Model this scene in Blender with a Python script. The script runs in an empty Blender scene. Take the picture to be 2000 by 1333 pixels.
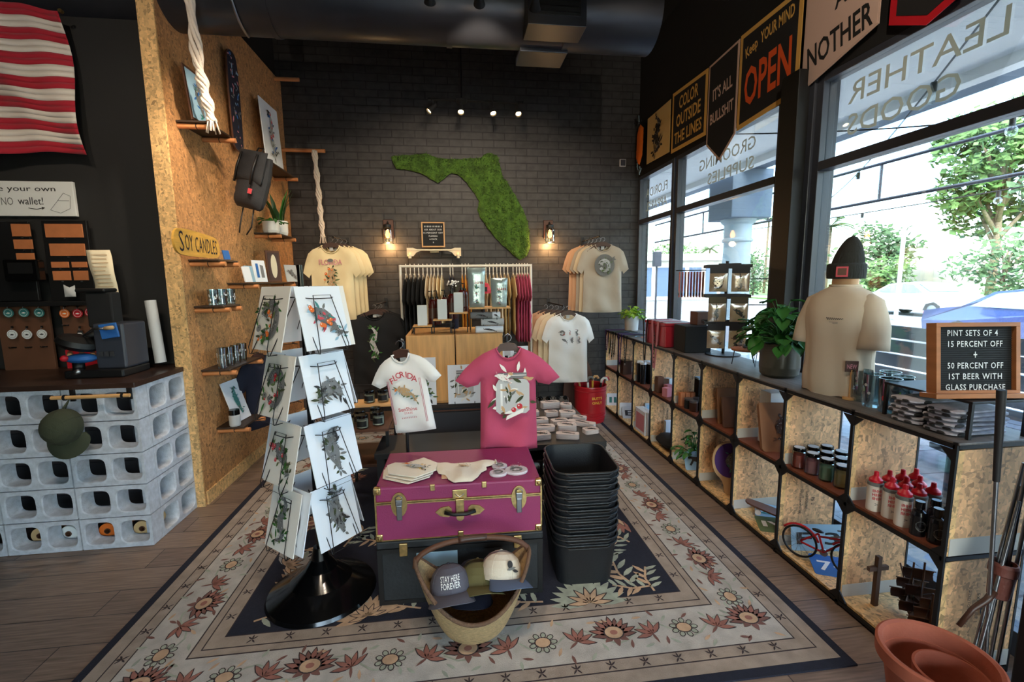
import bpy, bmesh, math, random
from mathutils import Vector as V, Matrix as MX
from mathutils.geometry import delaunay_2d_cdt
PI = math.pi
sc = bpy.context.scene
COL = sc.collection

# ---------------------------------------------------------------- camera
def _cam():
    c = V((1000.0, 666.5)); a = V((885.0, 548.0)) - c; b = V((1075.0, 7400.0)) - c
    f = math.sqrt(-(a.dot(b)))
    y = V((a.x, a.y, f)).normalized(); d = V((b.x, b.y, f)).normalized()
    d = (d - y * d.dot(y)).normalized(); x = d.cross(y)
    return f, x, y, -d
FPX, AX, AY, AZ = _cam()
EYE = V((0, 0, 1.6))
cd = bpy.data.cameras.new('camera'); cam = bpy.data.objects.new('camera', cd); COL.objects.link(cam)
cd.sensor_width = 36; cd.lens = FPX * 36 / 2000; cd.clip_start = .05; cd.clip_end = 300
r_, u_, b_ = V((AX.x, AY.x, AZ.x)), -V((AX.y, AY.y, AZ.y)), -V((AX.z, AY.z, AZ.z))
cam.matrix_world = MX(((r_.x, u_.x, b_.x, EYE.x), (r_.y, u_.y, b_.y, EYE.y), (r_.z, u_.z, b_.z, EYE.z), (0, 0, 0, 1)))
sc.camera = cam
def ray(px, py):
    d = V((px - 1000, py - 666.5, FPX)); return V((AX.dot(d), AY.dot(d), AZ.dot(d)))
def onz(px, py, z=0):
    r = ray(px, py); return EYE + r * ((z - EYE.z) / r.z)
def ony(px, py, y):
    r = ray(px, py); return EYE + r * (y / r.y)
def onx(px, py, x):
    r = ray(px, py); return EYE + r * (x / r.x)

# ---------------------------------------------------------------- light
sc.view_settings.view_transform = 'Standard'; sc.view_settings.look = 'None'
sc.view_settings.gamma = 1; sc.view_settings.exposure = 0.5; sc.view_settings.use_curve_mapping = False
w = bpy.data.worlds.new('sky'); sc.world = w; w.use_nodes = True
nt = w.node_tree; bg = nt.nodes['Background']
sk = nt.nodes.new('ShaderNodeTexSky'); sk.sky_type = 'NISHITA'; sk.sun_disc = False
sk.sun_elevation = math.radians(52); sk.sun_rotation = math.radians(200); sk.air_density = 1.2; sk.dust_density = 3.0; sk.ozone_density = 1
nt.links.new(sk.outputs[0], bg.inputs[0]); bg.inputs[1].default_value = 1.7
def light(name, kind, loc, power, color=(1, 1, 1), aim=None, **k):
    d = bpy.data.lights.new(name, kind); d.energy = power; d.color = color
    for a, b in k.items(): setattr(d, a, b)
    o = bpy.data.objects.new(name, d); COL.objects.link(o); o.location = loc
    if aim is not None: o.rotation_euler = (V(aim) - V(loc)).to_track_quat('-Z', 'Y').to_euler()
    return o
light('sun', 'SUN', (0, 0, 20), 8, (1, .95, .87), aim=(7.0, -4.5, 5.5), angle=math.radians(1))
WARM = (1, .83, .64)

# ---------------------------------------------------------------- materials
def lin(c):
    return tuple((v / 255 / 12.92 if v / 255 <= .04045 else ((v / 255 + .055) / 1.055) ** 2.4) for v in c[:3]) + (1,)
MATS = {}
def mat(name, rgb=None, rough=.6, metal=0, var=0, vs=8, bump=0, bs=60, spec=None, trans=0, emit=0, coat=0, stretch=(1, 1, 1), sheen=0):
    if name in MATS: return MATS[name]
    m = bpy.data.materials.new(name); m.use_nodes = True; MATS[name] = m
    n = m.node_tree.nodes; L = m.node_tree.links; p = n['Principled BSDF']
    p.inputs['Base Color'].default_value = lin(rgb); p.inputs['Roughness'].default_value = rough; p.inputs['Metallic'].default_value = metal
    if spec is not None: p.inputs['Specular IOR Level'].default_value = spec
    if trans: p.inputs['Transmission Weight'].default_value = trans; p.inputs['IOR'].default_value = 1.45
    if emit: p.inputs['Emission Color'].default_value = lin(rgb); p.inputs['Emission Strength'].default_value = emit
    if coat: p.inputs['Coat Weight'].default_value = coat
    if sheen: p.inputs['Sheen Weight'].default_value = sheen
    tc = mp = None
    if var or bump:
        tc = n.new('ShaderNodeTexCoord'); mp = n.new('ShaderNodeMapping'); mp.inputs['Scale'].default_value = stretch
        L.new(tc.outputs['Object'], mp.inputs[0])
    if var:
        t = n.new('ShaderNodeTexNoise'); t.inputs['Scale'].default_value = vs; t.inputs['Detail'].default_value = 5; L.new(mp.outputs[0], t.inputs[0])
        r = n.new('ShaderNodeValToRGB'); c = lin(rgb)
        r.color_ramp.elements[0].position = .3; r.color_ramp.elements[1].position = .7
        r.color_ramp.elements[0].color = tuple(max(0, v * (1 - var)) for v in c[:3]) + (1,)
        r.color_ramp.elements[1].color = tuple(min(1, v * (1 + var)) for v in c[:3]) + (1,)
        L.new(t.outputs[0], r.inputs[0]); L.new(r.outputs[0], p.inputs['Base Color'])
    if bump:
        t = n.new('ShaderNodeTexNoise'); t.inputs['Scale'].default_value = bs; t.inputs['Detail'].default_value = 4; L.new(mp.outputs[0], t.inputs[0])
        b = n.new('ShaderNodeBump'); b.inputs['Strength'].default_value = bump; b.inputs['Distance'].default_value = .01
        L.new(t.outputs[0], b.inputs['Height']); L.new(b.outputs[0], p.inputs['Normal'])
    return m
def shader(name):
    m = bpy.data.materials.new(name); m.use_nodes = True; MATS[name] = m
    return m, m.node_tree.nodes, m.node_tree.links, m.node_tree.nodes['Principled BSDF']
def node(n, t, **k):
    o = n.new(t)
    for a, b in k.items():
        if a in o.inputs: o.inputs[a].default_value = b
        else: setattr(o, a, b)
    return o
def ramp(n, stops):
    r = n.new('ShaderNodeValToRGB'); e = r.color_ramp.elements
    while len(e) < len(stops): e.new(.5)
    for q, (p, c) in zip(e, stops): q.position = p; q.color = lin(c)
    return r
def osb_mat(name, tint, dark=1.0):
    m, n, L, p = shader(name)
    tc = node(n, 'ShaderNodeTexCoord'); nz = node(n, 'ShaderNodeTexNoise', Scale=9.0, Detail=2.0)
    L.new(tc.outputs['Object'], nz.inputs[0])
    ad = node(n, 'ShaderNodeVectorMath', operation='MULTIPLY_ADD'); ad.inputs[1].default_value = (.05, .05, .05)
    L.new(nz.outputs['Color'], ad.inputs[0]); L.new(tc.outputs['Object'], ad.inputs[2])
    cols = []
    for sc_, rot in (((34, 34, 84), (.4, .3, .2)), ((92, 50, 32), (.9, -.5, .7)), ((50, 84, 40), (-.7, .8, -.3))):
        mp = node(n, 'ShaderNodeMapping'); mp.inputs['Scale'].default_value = sc_; mp.inputs['Rotation'].default_value = rot
        L.new(ad.outputs[0], mp.inputs[0]); v = node(n, 'ShaderNodeTexVoronoi', Scale=1.0); L.new(mp.outputs[0], v.inputs[0]); cols.append(v)
    sep = []
    for v in cols:
        s = node(n, 'ShaderNodeSeparateColor'); L.new(v.outputs['Color'], s.inputs[0]); sep.append(s)
    gt = node(n, 'ShaderNodeMath', operation='GREATER_THAN'); gt.inputs[1].default_value = .5; L.new(sep[0].outputs[1], gt.inputs[0])
    mx = node(n, 'ShaderNodeMix', data_type='FLOAT'); L.new(gt.outputs[0], mx.inputs[0]); L.new(sep[1].outputs[0], mx.inputs[2]); L.new(sep[2].outputs[0], mx.inputs[3])
    t = [tuple(min(255, c * k * dark) for c in tint) for k in (.7, .86, .95, 1.02, 1.1)]
    r = ramp(n, [(0, t[0]), (.16, t[1]), (.45, t[2]), (.8, t[3]), (1, t[4])]); L.new(mx.outputs[0], r.inputs[0])
    L.new(r.outputs[0], p.inputs['Base Color']); p.inputs['Roughness'].default_value = .62
    b = node(n, 'ShaderNodeBump', Strength=.35, Distance=.004); L.new(mx.outputs[0], b.inputs['Height']); L.new(b.outputs[0], p.inputs['Normal'])
    return m
def brick_mat(name, c1, c2, cm, w, h, ms, bump=.5, plane='xz', off=.5, rough=.55, squash=None, grain=0, bias=0):
    m, n, L, p = shader(name)
    tc = node(n, 'ShaderNodeTexCoord'); s = node(n, 'ShaderNodeSeparateXYZ'); cb = node(n, 'ShaderNodeCombineXYZ')
    L.new(tc.outputs['Object'], s.inputs[0])
    a, b = {'xz': (0, 2), 'xy': (0, 1), 'yz': (1, 2), 'yx': (1, 0)}[plane]
    L.new(s.outputs[a], cb.inputs[0]); L.new(s.outputs[b], cb.inputs[1])
    k = node(n, 'ShaderNodeTexBrick'); k.offset = off
    for q, v in (('Scale', 1.0), ('Mortar Size', ms), ('Mortar Smooth', .3), ('Bias', bias), ('Brick Width', w), ('Row Height', h), ('Color1', lin(c1)), ('Color2', lin(c2)), ('Mortar', lin(cm))): k.inputs[q].default_value = v
    L.new(cb.outputs[0], k.inputs[0])
    nz = node(n, 'ShaderNodeTexNoise', Scale=12.0 if not grain else 5.0, Detail=6.0)
    mp = node(n, 'ShaderNodeMapping'); mp.inputs['Scale'].default_value = (1, 1, 1) if not grain else (1.2, 18, 1); L.new(cb.outputs[0], mp.inputs[0]); L.new(mp.outputs[0], nz.inputs[0])
    mi = node(n, 'ShaderNodeMix', data_type='RGBA', blend_type='MULTIPLY'); mi.inputs[0].default_value = 1
    rr = ramp(n, [(.3, (190, 190, 190)), (.7, (255, 255, 255))]); L.new(nz.outputs[0], rr.inputs[0])
    L.new(k.outputs[0], mi.inputs[6]); L.new(rr.outputs[0], mi.inputs[7]); L.new(mi.outputs[2], p.inputs['Base Color'])
    p.inputs['Roughness'].default_value = rough
    iv = node(n, 'ShaderNodeMath', operation='MULTIPLY_ADD'); iv.inputs[1].default_value = -1; L.new(k.outputs['Fac'], iv.inputs[0])
    ns = node(n, 'ShaderNodeMath', operation='MULTIPLY'); ns.inputs[1].default_value = .25; L.new(nz.outputs[0], ns.inputs[0]); L.new(ns.outputs[0], iv.inputs[2])
    bp = node(n, 'ShaderNodeBump', Strength=bump, Distance=.01); L.new(iv.outputs[0], bp.inputs['Height']); L.new(bp.outputs[0], p.inputs['Normal'])
    return m
def glass_mat(name, tint=(240, 248, 250), refl=.06, rough=0.0):
    m, n, L, p = shader(name); n.remove(p)
    t = node(n, 'ShaderNodeBsdfTransparent'); t.inputs[0].default_value = lin(tint); g = node(n, 'ShaderNodeBsdfGlossy', Roughness=rough)
    lw = node(n, 'ShaderNodeLayerWeight', Blend=.35); mr = node(n, 'ShaderNodeMath', operation='MULTIPLY_ADD'); mr.inputs[1].default_value = .45; mr.inputs[2].default_value = refl
    L.new(lw.outputs['Fresnel'], mr.inputs[0]); mx = node(n, 'ShaderNodeMixShader')
    L.new(mr.outputs[0], mx.inputs[0]); L.new(t.outputs[0], mx.inputs[1]); L.new(g.outputs[0], mx.inputs[2]); L.new(mx.outputs[0], n['Material Output'].inputs[0])
    return m
osb_mat('osb', (196, 142, 90)); osb_mat('osb_pale', (226, 182, 122))
def vinyl():
    m, n, L, p = shader('vinyl'); n.remove(p); d = node(n, 'ShaderNodeBsdfDiffuse'); d.inputs[0].default_value = lin((178, 170, 152)); t = node(n, 'ShaderNodeBsdfTranslucent'); t.inputs[0].default_value = lin((140, 132, 116)); x = node(n, 'ShaderNodeMixShader'); x.inputs[0].default_value = .55
    L.new(d.outputs[0], x.inputs[1]); L.new(t.outputs[0], x.inputs[2]); L.new(x.outputs[0], n['Material Output'].inputs[0])
vinyl()
def translucent(name, c, k=.5):
    m, n, L, p = shader(name); n.remove(p); d = node(n, 'ShaderNodeBsdfDiffuse'); d.inputs[0].default_value = lin(c); t = node(n, 'ShaderNodeBsdfTranslucent'); t.inputs[0].default_value = lin(c); x = node(n, 'ShaderNodeMixShader'); x.inputs[0].default_value = k
    L.new(d.outputs[0], x.inputs[1]); L.new(t.outputs[0], x.inputs[2]); L.new(x.outputs[0], n['Material Output'].inputs[0])
translucent('pack_cream', (240, 214, 178)); translucent('sh_bone', (224, 206, 182), .22)
brick_mat('brick', (66, 63, 61), (60, 57, 55), (38, 36, 35), .26, .085, .006, .7)
brick_mat('planks', (156, 132, 114), (134, 112, 98), (70, 60, 56), 1.3, .19, .003, .15, 'xy', .37, rough=.42, grain=1)
brick_mat('pavers', (176, 176, 178), (166, 167, 170), (120, 120, 124), .9, .45, .01, .1, 'xy')
glass_mat('pane'); glass_mat('tumbler_glass', (214, 228, 230), .30); glass_mat('clear', (240, 246, 246), .07); glass_mat('bag', (225, 225, 225), .22, .15)
for a in (('black', (14, 14, 15), .5), ('matte_black', (17, 17, 18), .85), ('gloss_black', (8, 8, 9), .15), ('frame_black', (56, 59, 68), .35), ('ceiling', (13, 13, 14), .9),
          ('dark_wall', (34, 33, 32), .8), ('white', (232, 232, 228), .6), ('paper', (238, 234, 226), .7), ('cool_white', (232, 236, 240), .5), ('cream', (236, 222, 190), .85),
          ('red', (190, 24, 38), .5), ('orange', (226, 110, 30), .6), ('yellow', (226, 180, 60), .6), ('green', (60, 110, 40), .6), ('leaf', (52, 110, 40), .5), ('leaf_dark', (30, 70, 32), .5),
          ('leaf_pale', (150, 190, 60), .5), ('olive', (62, 70, 44), .9), ('grey', (120, 120, 120), .6), ('dark_grey', (55, 55, 58), .7), ('light_grey', (190, 190, 188), .6), ('navy', (24, 26, 44), .85),
          ('blue', (40, 100, 170), .6), ('pale_blue', (150, 185, 205), .6), ('teal', (60, 130, 125), .6), ('pink', (206, 130, 140), .7), ('rose', (200, 70, 80), .6), ('brown', (92, 56, 36), .6),
          ('dark_brown', (66, 38, 26), .45), ('tan', (196, 160, 116), .7), ('purple', (70, 36, 110), .7), ('ink', (48, 46, 46), .8), ('ink_grey', (112, 112, 108), .8), ('moss_ink', (96, 112, 70), .8),
          ('gold', (196, 160, 90), .3), ('amber', (70, 16, 14), .15), ('wood_lt', (214, 164, 106), .5), ('mustard', (206, 150, 50), .85)):
    mat(*a)
mat('chrome', (200, 200, 205), .22, 1); mat('brass', (206, 178, 120), .34, 1, var=.25, vs=40, bump=.1); mat('steel', (150, 152, 156), .35, 1)
mat('lamp_on', (255, 214, 150), emit=22); mat('bulb_warm', (255, 150, 60), emit=9); mat('downlight', (255, 250, 240), emit=12)

# ---------------------------------------------------------------- mesh builder
def T(x=0, y=0, z=0): return MX.Translation((x, y, z))
def R(a, ax='Z'): return MX.Rotation(math.radians(a), 4, ax)
def S(x, y=None, z=None): return MX.Diagonal((x, x if y is None else y, x if z is None else z, 1))
def FR(o, x, y):
    x = V(x).normalized(); z = x.cross(V(y)).normalized(); y = z.cross(x)
    return MX(((x.x, y.x, z.x, o[0]), (x.y, y.y, z.y, o[1]), (x.z, y.z, z.z, o[2]), (0, 0, 0, 1)))
_txt = {}
def text_geo(s, bold=0, sp=1.0):
    k = (s, bold, sp)
    if k in _txt: return _txt[k]
    c = bpy.data.curves.new('t', 'FONT'); c.body = s; c.size = 1; c.align_x = 'CENTER'; c.align_y = 'CENTER'; c.resolution_u = 2; c.offset = bold; c.space_character = sp
    c.space_line = .95
    o = bpy.data.objects.new('t', c); COL.objects.link(o)
    me = o.to_mesh(depsgraph=None) if False else bpy.data.meshes.new_from_object(o.evaluated_get(bpy.context.evaluated_depsgraph_get()))
    vs = [v.co.copy() for v in me.vertices]; fs = [tuple(p.vertices) for p in me.polygons]
    xs = [v.x for v in vs] or [0]; ys = [v.y for v in vs] or [0]
    bpy.data.objects.remove(o); bpy.data.curves.remove(c); bpy.data.meshes.remove(me)
    _txt[k] = (vs, fs, (min(xs), max(xs), min(ys), max(ys))); return _txt[k]
class MB:
    def __init__(s, M=None): s.v = []; s.f = []; s.m = []; s.s = []; s.mn = []; s.M = M or MX.Identity(4); s.lay = 0
    def add(s, vs, fs, m, smooth=False, M=None):
        if m not in s.mn: s.mn.append(m)
        k = s.mn.index(m); b = len(s.v); X = s.M @ M if M is not None else s.M
        s.v += [X @ V(v) for v in vs]; s.f += [tuple(i + b for i in f) for f in fs]; s.m += [k] * len(fs); s.s += [smooth] * len(fs)
        return s
    def box(s, x0, x1, y0, y1, z0, z1, m, M=None):
        v = [(x, y, z) for z in (z0, z1) for y in (y0, y1) for x in (x0, x1)]
        return s.add(v, [(0, 2, 3, 1), (4, 5, 7, 6), (0, 1, 5, 4), (2, 6, 7, 3), (0, 4, 6, 2), (1, 3, 7, 5)], m, M=M)
    def cb(s, c, d, m, M=None): return s.box(c[0] - d[0] / 2, c[0] + d[0] / 2, c[1] - d[1] / 2, c[1] + d[1] / 2, c[2] - d[2] / 2, c[2] + d[2] / 2, m, M)
    def lathe(s, pr, m, n=24, M=None, cap=True, smooth=True, sx=1, sy=1, mats=None):
        vs = []; K = len(pr)
        for r, z in pr: vs += [(r * sx * math.cos(2 * PI * i / n), r * sy * math.sin(2 * PI * i / n), z) for i in range(n)]
        for k in range(K - 1):
            mm = mats[k] if mats else m
            s.add(vs[k * n:(k + 2) * n], [(i, (i + 1) % n, n + (i + 1) % n, n + i) for i in range(n)], mm, smooth, M)
        if cap:
            if pr[0][0] > 1e-5: s.add(vs[:n], [tuple(range(n - 1, -1, -1))], mats[0] if mats else m, False, M)
            if pr[-1][0] > 1e-5: s.add(vs[-n:], [tuple(range(n))], mats[-1] if mats else m, False, M)
        return s
    def cyl(s, p, q, r, m, n=12, r2=None):
        p = V(p); q = V(q); d = q - p; M = T(*p) @ d.to_track_quat('Z', 'Y').to_matrix().to_4x4()
        return s.lathe([(r, 0), (r if r2 is None else r2, d.length)], m, n, M)
    def tube(s, pts, r, m, n=8, closed=False, M=None):
        P = [V(p) for p in pts]; K = len(P); rr = r if isinstance(r, (list, tuple)) else [r] * K
        vs = []; up = None
        for k in range(K):
            a = P[k - 1] if (k or closed) else P[0]; b = P[(k + 1) % K] if (k < K - 1 or closed) else P[-1]
            t = (b - a).normalized() if (b - a).length > 1e-9 else V((0, 0, 1))
            if up is None: up = t.orthogonal().normalized()
            up = (up - t * up.dot(t)).normalized(); w = t.cross(up)
            vs += [P[k] + (up * math.cos(2 * PI * i / n) + w * math.sin(2 * PI * i / n)) * rr[k] for i in range(n)]
        fs = []
        for k in range(K if closed else K - 1):
            o = k * n; q = ((k + 1) % K) * n; fs += [(o + i, o + (i + 1) % n, q + (i + 1) % n, q + i) for i in range(n)]
        if not closed: fs += [tuple(range(n - 1, -1, -1)), tuple(range((K - 1) * n, K * n))]
        return s.add(vs, fs, m, True, M)
    def prism(s, poly, z0, z1, m, M=None, side=None):
        n = len(poly); v = [(x, y, z0) for x, y in poly] + [(x, y, z1) for x, y in poly]
        s.add(v, [tuple(range(n - 1, -1, -1)), tuple(range(n, 2 * n))], m, M=M)
        return s.add(v, [(i, (i + 1) % n, n + (i + 1) % n, n + i) for i in range(n)], side or m, M=M)
    def flat(s, poly, m, M=None):   # a flat figure in local XY, each one a hair above the last
        s.lay += .00012; n = len(poly); return s.add([(x, y, s.lay) for x, y in poly], [tuple(range(n))], m, M=M)
    def grid(s, nu, nv, fn, m, M=None, smooth=True, cu=False):
        vs = [fn(i / nu, j / nv) for j in range(nv + 1) for i in range(nu + 1)]; w = nu + 1
        return s.add(vs, [(j * w + i, j * w + i + 1, (j + 1) * w + i + 1, (j + 1) * w + i) for j in range(nv) for i in range(nu)], m, smooth, M)
    def ball(s, c, r, m, n=12, M=None):
        rx, ry, rz = r if isinstance(r, (tuple, list)) else (r, r, r)
        return s.lathe([(math.sin(PI * k / (n // 2)), -math.cos(PI * k / (n // 2))) for k in range(n // 2 + 1)], m, n, (M or MX.Identity(4)) @ T(*c) @ S(rx, ry, rz), cap=False)
    def text(s, t, h, m, M=None, w=None, bold=0, sp=1.0, deep=0):
        vs, fs, (x0, x1, y0, y1) = text_geo(t, bold, sp)
        if not vs: return s
        ky = h / max(1e-6, y1 - y0); kx = ky if w is None else w / max(1e-6, x1 - x0); s.lay += .00012
        cx, cy = (x0 + x1) / 2, (y0 + y1) / 2
        return s.add([((v.x - cx) * kx, (v.y - cy) * ky, s.lay + deep) for v in vs], fs, m, M=M)
    def puff(s, out, Tk, Rd, m, res=.03, fold=0, seed=0, M=None, back=True, fk=26, thin=.15):
        P, F, D = cdt(out, res); rnd = random.Random(seed); ph = [rnd.uniform(0, 6) for _ in range(4)]
        zs = [p.y for p in P]; z0, z1 = min(zs), max(zs); h = z1 - z0
        fr, bk = [], []
        for p, d in zip(P, D):
            q = max(0, 1 - min(d / Rd, 1)); t = Tk * (thin + (1 - thin) * math.sqrt(max(0, 1 - q * q)))
            g = (1 - (p.y - z0) / h) ** .8 * .8 + .2
            fo = fold * g * min(1, d / (Rd * .4)) * (math.sin(p.x * fk + ph[0] + math.sin(p.y * 5 + ph[1]) * .8) + .6 * math.sin(p.x * fk * .47 + p.y * 9 + ph[2]) + .4 * math.sin(p.y * 31 + p.x * 17 + ph[3]))
            fr.append((p.x, p.y, t + fo)); bk.append((p.x, p.y, -t * .8 + fo * .5))
        s.add(fr, F, m, True, M)
        if back:
            s.add(bk, [tuple(reversed(f)) for f in F], m, True, M)
            n = len(out); s.add(fr[:n] + bk[:n], [((i + 1) % n, i, n + i, n + (i + 1) % n) for i in range(n)], m, True, M)
        return s
    def build(s, name, parent=None, loc=None, bevel=0, label=None):
        me = bpy.data.meshes.new(name); me.from_pydata([tuple(v) for v in s.v], [], s.f); 
        for k in s.mn: me.materials.append(MATS[k])
        me.polygons.foreach_set('material_index', s.m); me.polygons.foreach_set('use_smooth', s.s); me.update()
        o = bpy.data.objects.new(name, me); COL.objects.link(o)
        if parent is not None: o.parent = parent
        if loc is not None: o.location = loc
        if label: o['label'] = label
        if bevel:
            b = o.modifiers.new('bevel', 'BEVEL'); b.width = bevel; b.segments = 2; b.limit_method = 'ANGLE'; b.angle_limit = math.radians(40)
        return o
_cdt = {}
def cdt(out, res):
    key = (tuple((round(a, 5), round(b, 5)) for a, b in out), res)
    if key in _cdt: return _cdt[key]
    O = [V((a, b)) for a, b in out]; n = len(O)
    def dist(p):
        d = 9.
        for i in range(n):
            a = O[i]; e = O[(i + 1) % n] - a; l = e.length_squared
            t = max(0, min(1, (p - a).dot(e) / l)) if l else 0; q = (p - a - e * t).length
            if q < d: d = q
        return d
    def inside(p):
        c = False; j = n - 1
        for i in range(n):
            a, b = O[i], O[j]
            if (a.y > p.y) != (b.y > p.y) and p.x < (b.x - a.x) * (p.y - a.y) / (b.y - a.y) + a.x: c = not c
            j = i
        return c
    x0, x1 = min(a.x for a in O), max(a.x for a in O); y0, y1 = min(a.y for a in O), max(a.y for a in O)
    pts = []; row = 0; y = y0 + res * .5
    while y < y1:
        x = x0 + res * (.5 if row % 2 else 1)
        while x < x1:
            p = V((x, y))
            if inside(p):
                d = dist(p)
                if d > res * .45: pts.append((p, d))
            x += res
        y += res * .87; row += 1
    vs, _, fs, _, _, _ = delaunay_2d_cdt(O + [p for p, _ in pts], [], [list(range(n))], 1, 1e-7)
    ds = [0.0] * n + [d for _, d in pts]
    if len(vs) != len(ds): ds = [dist(v) for v in vs]
    fs2 = []
    for f in fs:
        a, b, c = (vs[i] for i in f[:3]); fs2.append(tuple(f) if (b - a).cross(c - a) > 0 else tuple(reversed(f)))
    _cdt[key] = (vs, fs2, ds); return _cdt[key]
def dense(poly, step, closed=True):
    o = []
    for i in range(len(poly) - (0 if closed else 1)):
        a = V(poly[i]); b = V(poly[(i + 1) % len(poly)]); k = max(1, int((b - a).length / step))
        o += [tuple(a.lerp(b, t / k)) for t in range(k)]
    return o
def smooth_poly(poly, it=2):
    for _ in range(it):
        o = []
        for i in range(len(poly)):
            a = V(poly[i]); b = V(poly[(i + 1) % len(poly)]); o += [tuple(a.lerp(b, .25)), tuple(a.lerp(b, .75))]
        poly = o
    return poly
def tag(o, label=None, cat=None, group=None, kind=None):
    if label: o['label'] = label
    if cat: o['category'] = cat
    if group: o['group'] = group
    if kind: o['kind'] = kind
    return o
def thing(name, label, cat, loc=(0, 0, 0), rz=0, group=None):
    o = bpy.data.objects.new(name, None); o.empty_display_size = .05; COL.objects.link(o); o.location = loc; o.rotation_euler = (0, 0, math.radians(rz))
    return tag(o, label, cat, group)
def copy_tree(o, parent=None):
    c = o.copy(); COL.objects.link(c)
    if parent is not None: c.parent = parent
    for ch in [x for x in bpy.data.objects if x.parent == o]: copy_tree(ch, c)
    return c
def dup(o, loc, rz=None, label=None, group=None, scale=None):
    c = copy_tree(o); c.location = loc
    if rz is not None: c.rotation_euler = (0, 0, math.radians(rz))
    if label: c['label'] = label
    if group: c['group'] = group
    if scale: c.scale = (scale,) * 3
    return c
def struct(mb, name, **k): return tag(mb.build(name, **k), kind='structure')
def ell(cx, cy, rx, ry, a=0, n=14):
    a = math.radians(a); return [(cx + rx * math.cos(t) * math.cos(a) - ry * math.sin(t) * math.sin(a), cy + rx * math.cos(t) * math.sin(a) + ry * math.sin(t) * math.cos(a)) for t in (2 * PI * i / n for i in range(n))]
def leafp(x, y, l, w, a):
    a = math.radians(a); c, s_ = math.cos(a), math.sin(a)
    return [(x + u * l * c - v * w * s_, y + u * l * s_ + v * w * c) for u, v in ((0, 0), (.25, -.38), (.55, -.45), (.85, -.2), (1, 0), (.85, .2), (.55, .45), (.25, .38))]
mat('asphalt', (120, 120, 120), .9, var=.1, vs=3); mat('concrete', (170, 168, 160), .9, var=.06, vs=4); 
# ================================================================ the room
XL, XG, YB, YR = -1.82, 2.3, 5.65, 3.55
struct(MB().box(-6, 2.32, -4, YB + .1, -.1, 0, 'planks'), 'floor')
struct(MB().box(XL - .2, XG + .15, YB, YB + .15, -.05, 4.3, 'brick'), 'wall_back')
struct(MB().box(-6, 2.6, -4, YB + .15, 4.3, 4.4, 'ceiling'), 'ceiling')
struct(MB().box(-6, XL - .1, YR, YR + .1, 0, 4.3, 'dark_wall'), 'wall_rear')
struct(MB().box(-6.1, -6, -4, YR + .1, 0, 4.3, 'dark_wall'), 'wall_west')
struct(MB().box(-6, -.6, -4.1, -4, 0, 4.3, 'dark_wall').box(-.6, 2.4, -4.1, -4, 2.9, 4.3, 'dark_wall').box(-.6, 2.4, -4.1, -4, 0, .3, 'dark_wall'), 'wall_front')
struct(MB().box(-.6, -.52, -4.1, -4, .3, 2.9, 'frame_black').box(.8, .86, -4.1, -4, .3, 2.9, 'frame_black').box(-.52, 2.3, -4.06, -4.054, .3, 2.9, 'pane'), 'window_5')
struct(MB().box(-20, 2.3, -16, -4.1, -.12, -.02, 'concrete'), 'floor_forecourt')
mb = MB().box(XL - .09, XL, 3.4, YB, 0, 3.78, 'osb').box(XL - .095, XL + .004, 3.385, 3.4, 0, 3.78, 'osb_pale')
mb.box(XL, XL + .012, 3.42, YB, .0, .1, 'osb_pale')
struct(mb, 'wall_left')
struct(MB().box(XL - .1, XL - .05, 3.55, YB, 3.78, 4.3, 'ceiling'), 'wall_left_upper')
# window wall
struct(MB().box(XG, XG + .16, -4, YB, 2.83, 4.3, 'ceiling'), 'wall_right')
struct(MB().box(XG - .02, XG + .16, 2.80, 3.10, 0, 2.83, 'frame_black').box(XG - .10, XG + .02, 2.84, 3.0, 0, 2.9, 'black'), 'trim_1', bevel=.004)
struct(MB().box(XG - .02, XG + .16, -.5, 0.95, 0, 2.83, 'frame_black'), 'trim_2', bevel=.004)
def window(n, y0, y1, words, panes=None):
    root = tag(thing('window_%d' % n, None, None), kind='structure')
    f = MB(); x0, x1 = XG, XG + .09
    for a, b in ((y0, y0 + .05), (y1 - .05, y1)): f.box(x0, x1, a, b, .0, 2.83, 'frame_black')
    for a, b in ((.0, .11), (2.26, 2.315), (2.79, 2.83)): f.box(x0, x1, y0 + .05, y1 - .05, a, b, 'frame_black')
    f.build('window_frame', root, bevel=.003)
    for a, b in ((.11, 2.26), (2.315, 2.79)): MB().box(x0 + .04, x0 + .046, y0 + .05, y1 - .05, a, b, 'pane').build('pane', root)
    if words:
        t = MB(FR((x0 + .038, 0, 0), (0, 1, 0), (0, 0, 1)))   # reads from the street, so it is mirrored from inside
        for wd, yc, zc, h, w in words: t.text(wd, h, 'vinyl', T(yc, zc, 0), w=w, bold=.004)
        t.build('window_lettering', root)
window(1, 4.70, 5.63, [('FLORIDA', 5.2, 2.61, .10, .56), ('APPAREL', 5.2, 2.45, .10, .56)])
window(2, 3.10, 4.66, [('GROOMING', 3.85, 2.64, .10, .82), ('SUPPLIES', 3.78, 2.49, .10, .66)])
window(3, 0.95, 2.80, [('LEATHER', 2.20, 2.66, .12, .80), ('GOODS', 2.28, 2.48, .12, .62)])
window(4, -4, -.5, None)
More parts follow.
